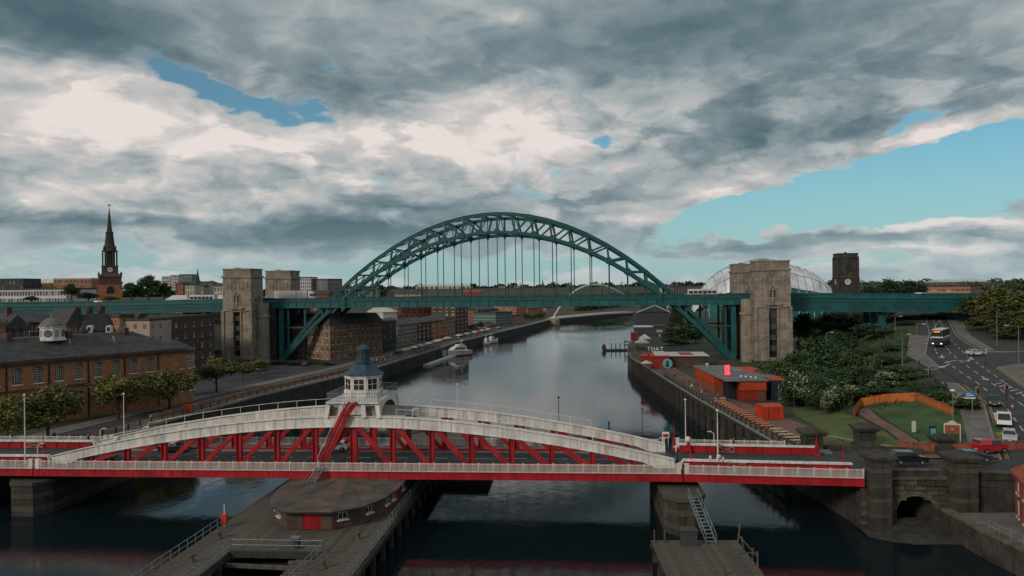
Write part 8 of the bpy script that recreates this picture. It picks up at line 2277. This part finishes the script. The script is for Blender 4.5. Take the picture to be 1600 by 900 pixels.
T = thing('landing_stage', 'long low pale pontoon along the left quay behind the white yacht', 'pontoon', (xL(318) + 2.6, 312, 0), R(80))
b = MB(); b.box(-22, 34, -1.2, 1.2, -.3, .7); b.build('float', M['pale'], T)
for x in (-16, 0, 16, 32): b = MB(); b.tube((x, 1.6, -3), (x, 1.6, 4), .22, 8); b.build('guide_pile', M['black'], T)
# ------------------------------------------------------------------ people
def person_mesh(pose, mats):
    """one continuous skinned figure, 1.75 m tall, coloured by region"""
    st = .16 if pose == 'walk' else .05
    V = [(0, 0, .95), (0, .01, 1.18), (0, .0, 1.42), (0, .01, 1.52), (0, -.01, 1.62), (0, -.01, 1.74),
         (.10, 0, .90), (.11, -st, .50), (.12, -st * 1.2 + .06, .09), (.12, -st * 1.2 - .10, .04),
         (-.10, 0, .90), (-.11, st * .6, .50), (-.12, st * 1.5, .09), (-.12, st * 1.5 - .16, .04),
         (.19, 0, 1.40), (.25, st * .5, 1.13), (.25, st * .3 - .08, .88), (.25, -.12, .80),
         (-.19, 0, 1.40), (-.25, -st * .5, 1.13), (-.25, -st * .6 - .08, .88), (-.25, -.14, .80)]
    E = [(0, 1), (1, 2), (2, 3), (3, 4), (4, 5), (0, 6), (6, 7), (7, 8), (8, 9), (0, 10), (10, 11), (11, 12), (12, 13), (2, 14), (14, 15), (15, 16), (16, 17), (2, 18), (18, 19), (19, 20), (20, 21)]
    Rr = [.135, .125, .14, .062, .095, .085, .095, .062, .045, .04, .095, .062, .045, .04, .075, .05, .038, .035, .075, .05, .038, .035]
    me = bpy.data.meshes.new('tmp'); me.from_pydata(V, E, []); o = bpy.data.objects.new('tmp', me); COL.objects.link(o)
    sk = o.modifiers.new('skin', 'SKIN'); ss = o.modifiers.new('sub', 'SUBSURF'); ss.levels = 1; ss.render_levels = 1
    for i, r in enumerate(Rr):
        d = me.skin_vertices[0].data[i]; d.radius = (r, r * (.8 if i in (0, 1, 2) else 1)); d.use_root = i == 0
    dg = bpy.context.evaluated_depsgraph_get(); out = bpy.data.meshes.new_from_object(o.evaluated_get(dg)); bpy.data.objects.remove(o)
    out.materials.clear()
    for m in mats: out.materials.append(M[m] if isinstance(m, str) else m)
    for pl in out.polygons:
        c = pl.center
        if c.z > 1.70 or (c.z > 1.6 and c.y > .03): k = 3
        elif c.z > 1.49 or (abs(c.x) > .2 and c.z < .9): k = 2
        elif c.z > .93: k = 0
        else: k = 1
        pl.material_index = k
    out.polygons.foreach_set('use_smooth', [True] * len(out.polygons)); out.name = 'person'
    return out
CL = {n: mat('cloth_' + n, c, .9, 0, .15, 3) for n, c in (('black', (.015, .016, .018)), ('navy', (.02, .03, .06)), ('red', (.45, .03, .03)), ('white', (.6, .6, .58)), ('grey', (.15, .15, .16)), ('denim', (.05, .08, .14)), ('orange', (.5, .14, .04)), ('hair', (.03, .02, .015)))}
PM = {}
def person(p, rz, top, legs, label, pose='walk', group=None):
    k = (top, legs, pose)
    if k not in PM: PM[k] = person_mesh(pose, [CL[top], CL[legs], M['skin'], CL['hair']])
    o = link('person', PM[k], None, p, rz); tag(o, label, 'person', group); return o
person(ar(8.2, TF + 1.6, ZD + .1), R(80), 'black', 'black', 'person in black walking on the far footway past the red girder')
person(ar(5.9, TF - 1.0, ZD + .02), R(90), 'grey', 'black', 'cyclist-like figure in grey stepping past the white mast on the roadway')
person(ar(-2.2, TF + 1.5, ZD + .1), R(-90), 'black', 'denim', 'person in black by the far end of the swing span')
person(al(.2 + 1.9, TF + 1.6, ZD + .1), R(90), 'black', 'black', 'person in black on the far footway at the left approach')
person((xL(152) - 3.5, 152, QL + .12), R(30), 'black', 'grey', 'person in dark clothes by the red box on the left promenade')
person((xL(216) - 3.0, 216, QL + .12), R(40), 'red', 'denim', 'person in a red jacket on the left promenade')
person((xL(240) - 3.2, 240, QL + .12), R(200), 'orange', 'black', 'person in an orange top on the left promenade beyond the bridge cabin')
person((xL(128) - 6, 128, QL + .12), R(10), 'black', 'black', 'person in black standing under the nearest street tree')
for i, (off, y, t, l) in enumerate(((1.6, 176, 'white', 'denim'), (1.5, 166, 'white', 'black'), (2.2, 188, 'red', 'black'), (2.6, 172, 'grey', 'denim'), (1.8, 196, 'black', 'grey'), (2.8, 158, 'black', 'denim'), (2.0, 207, 'orange', 'black'))):
    person((xR(y) + off, y, QR + .2), R(i * 50), t, l, f'person in {"a " if t != "black" else ""}{t}{" top" if t != "black" else ""} strolling on the boardwalk', 'walk', 'people on the boardwalk')
rs = random.Random(9)
for i in range(60):
    y = rs.uniform(252, 402); t = rs.choice(('black', 'navy', 'red', 'white', 'grey', 'black')); l = rs.choice(('black', 'denim', 'grey'))
    person((xL(y) - rs.uniform(1.5, 7), y, QL + .12), rs.uniform(0, 6.28), t, l, f'person in {t} top and {l} trousers in the left quay market crowd', rs.choice(('walk', 'stand')), 'crowd on the left quay')
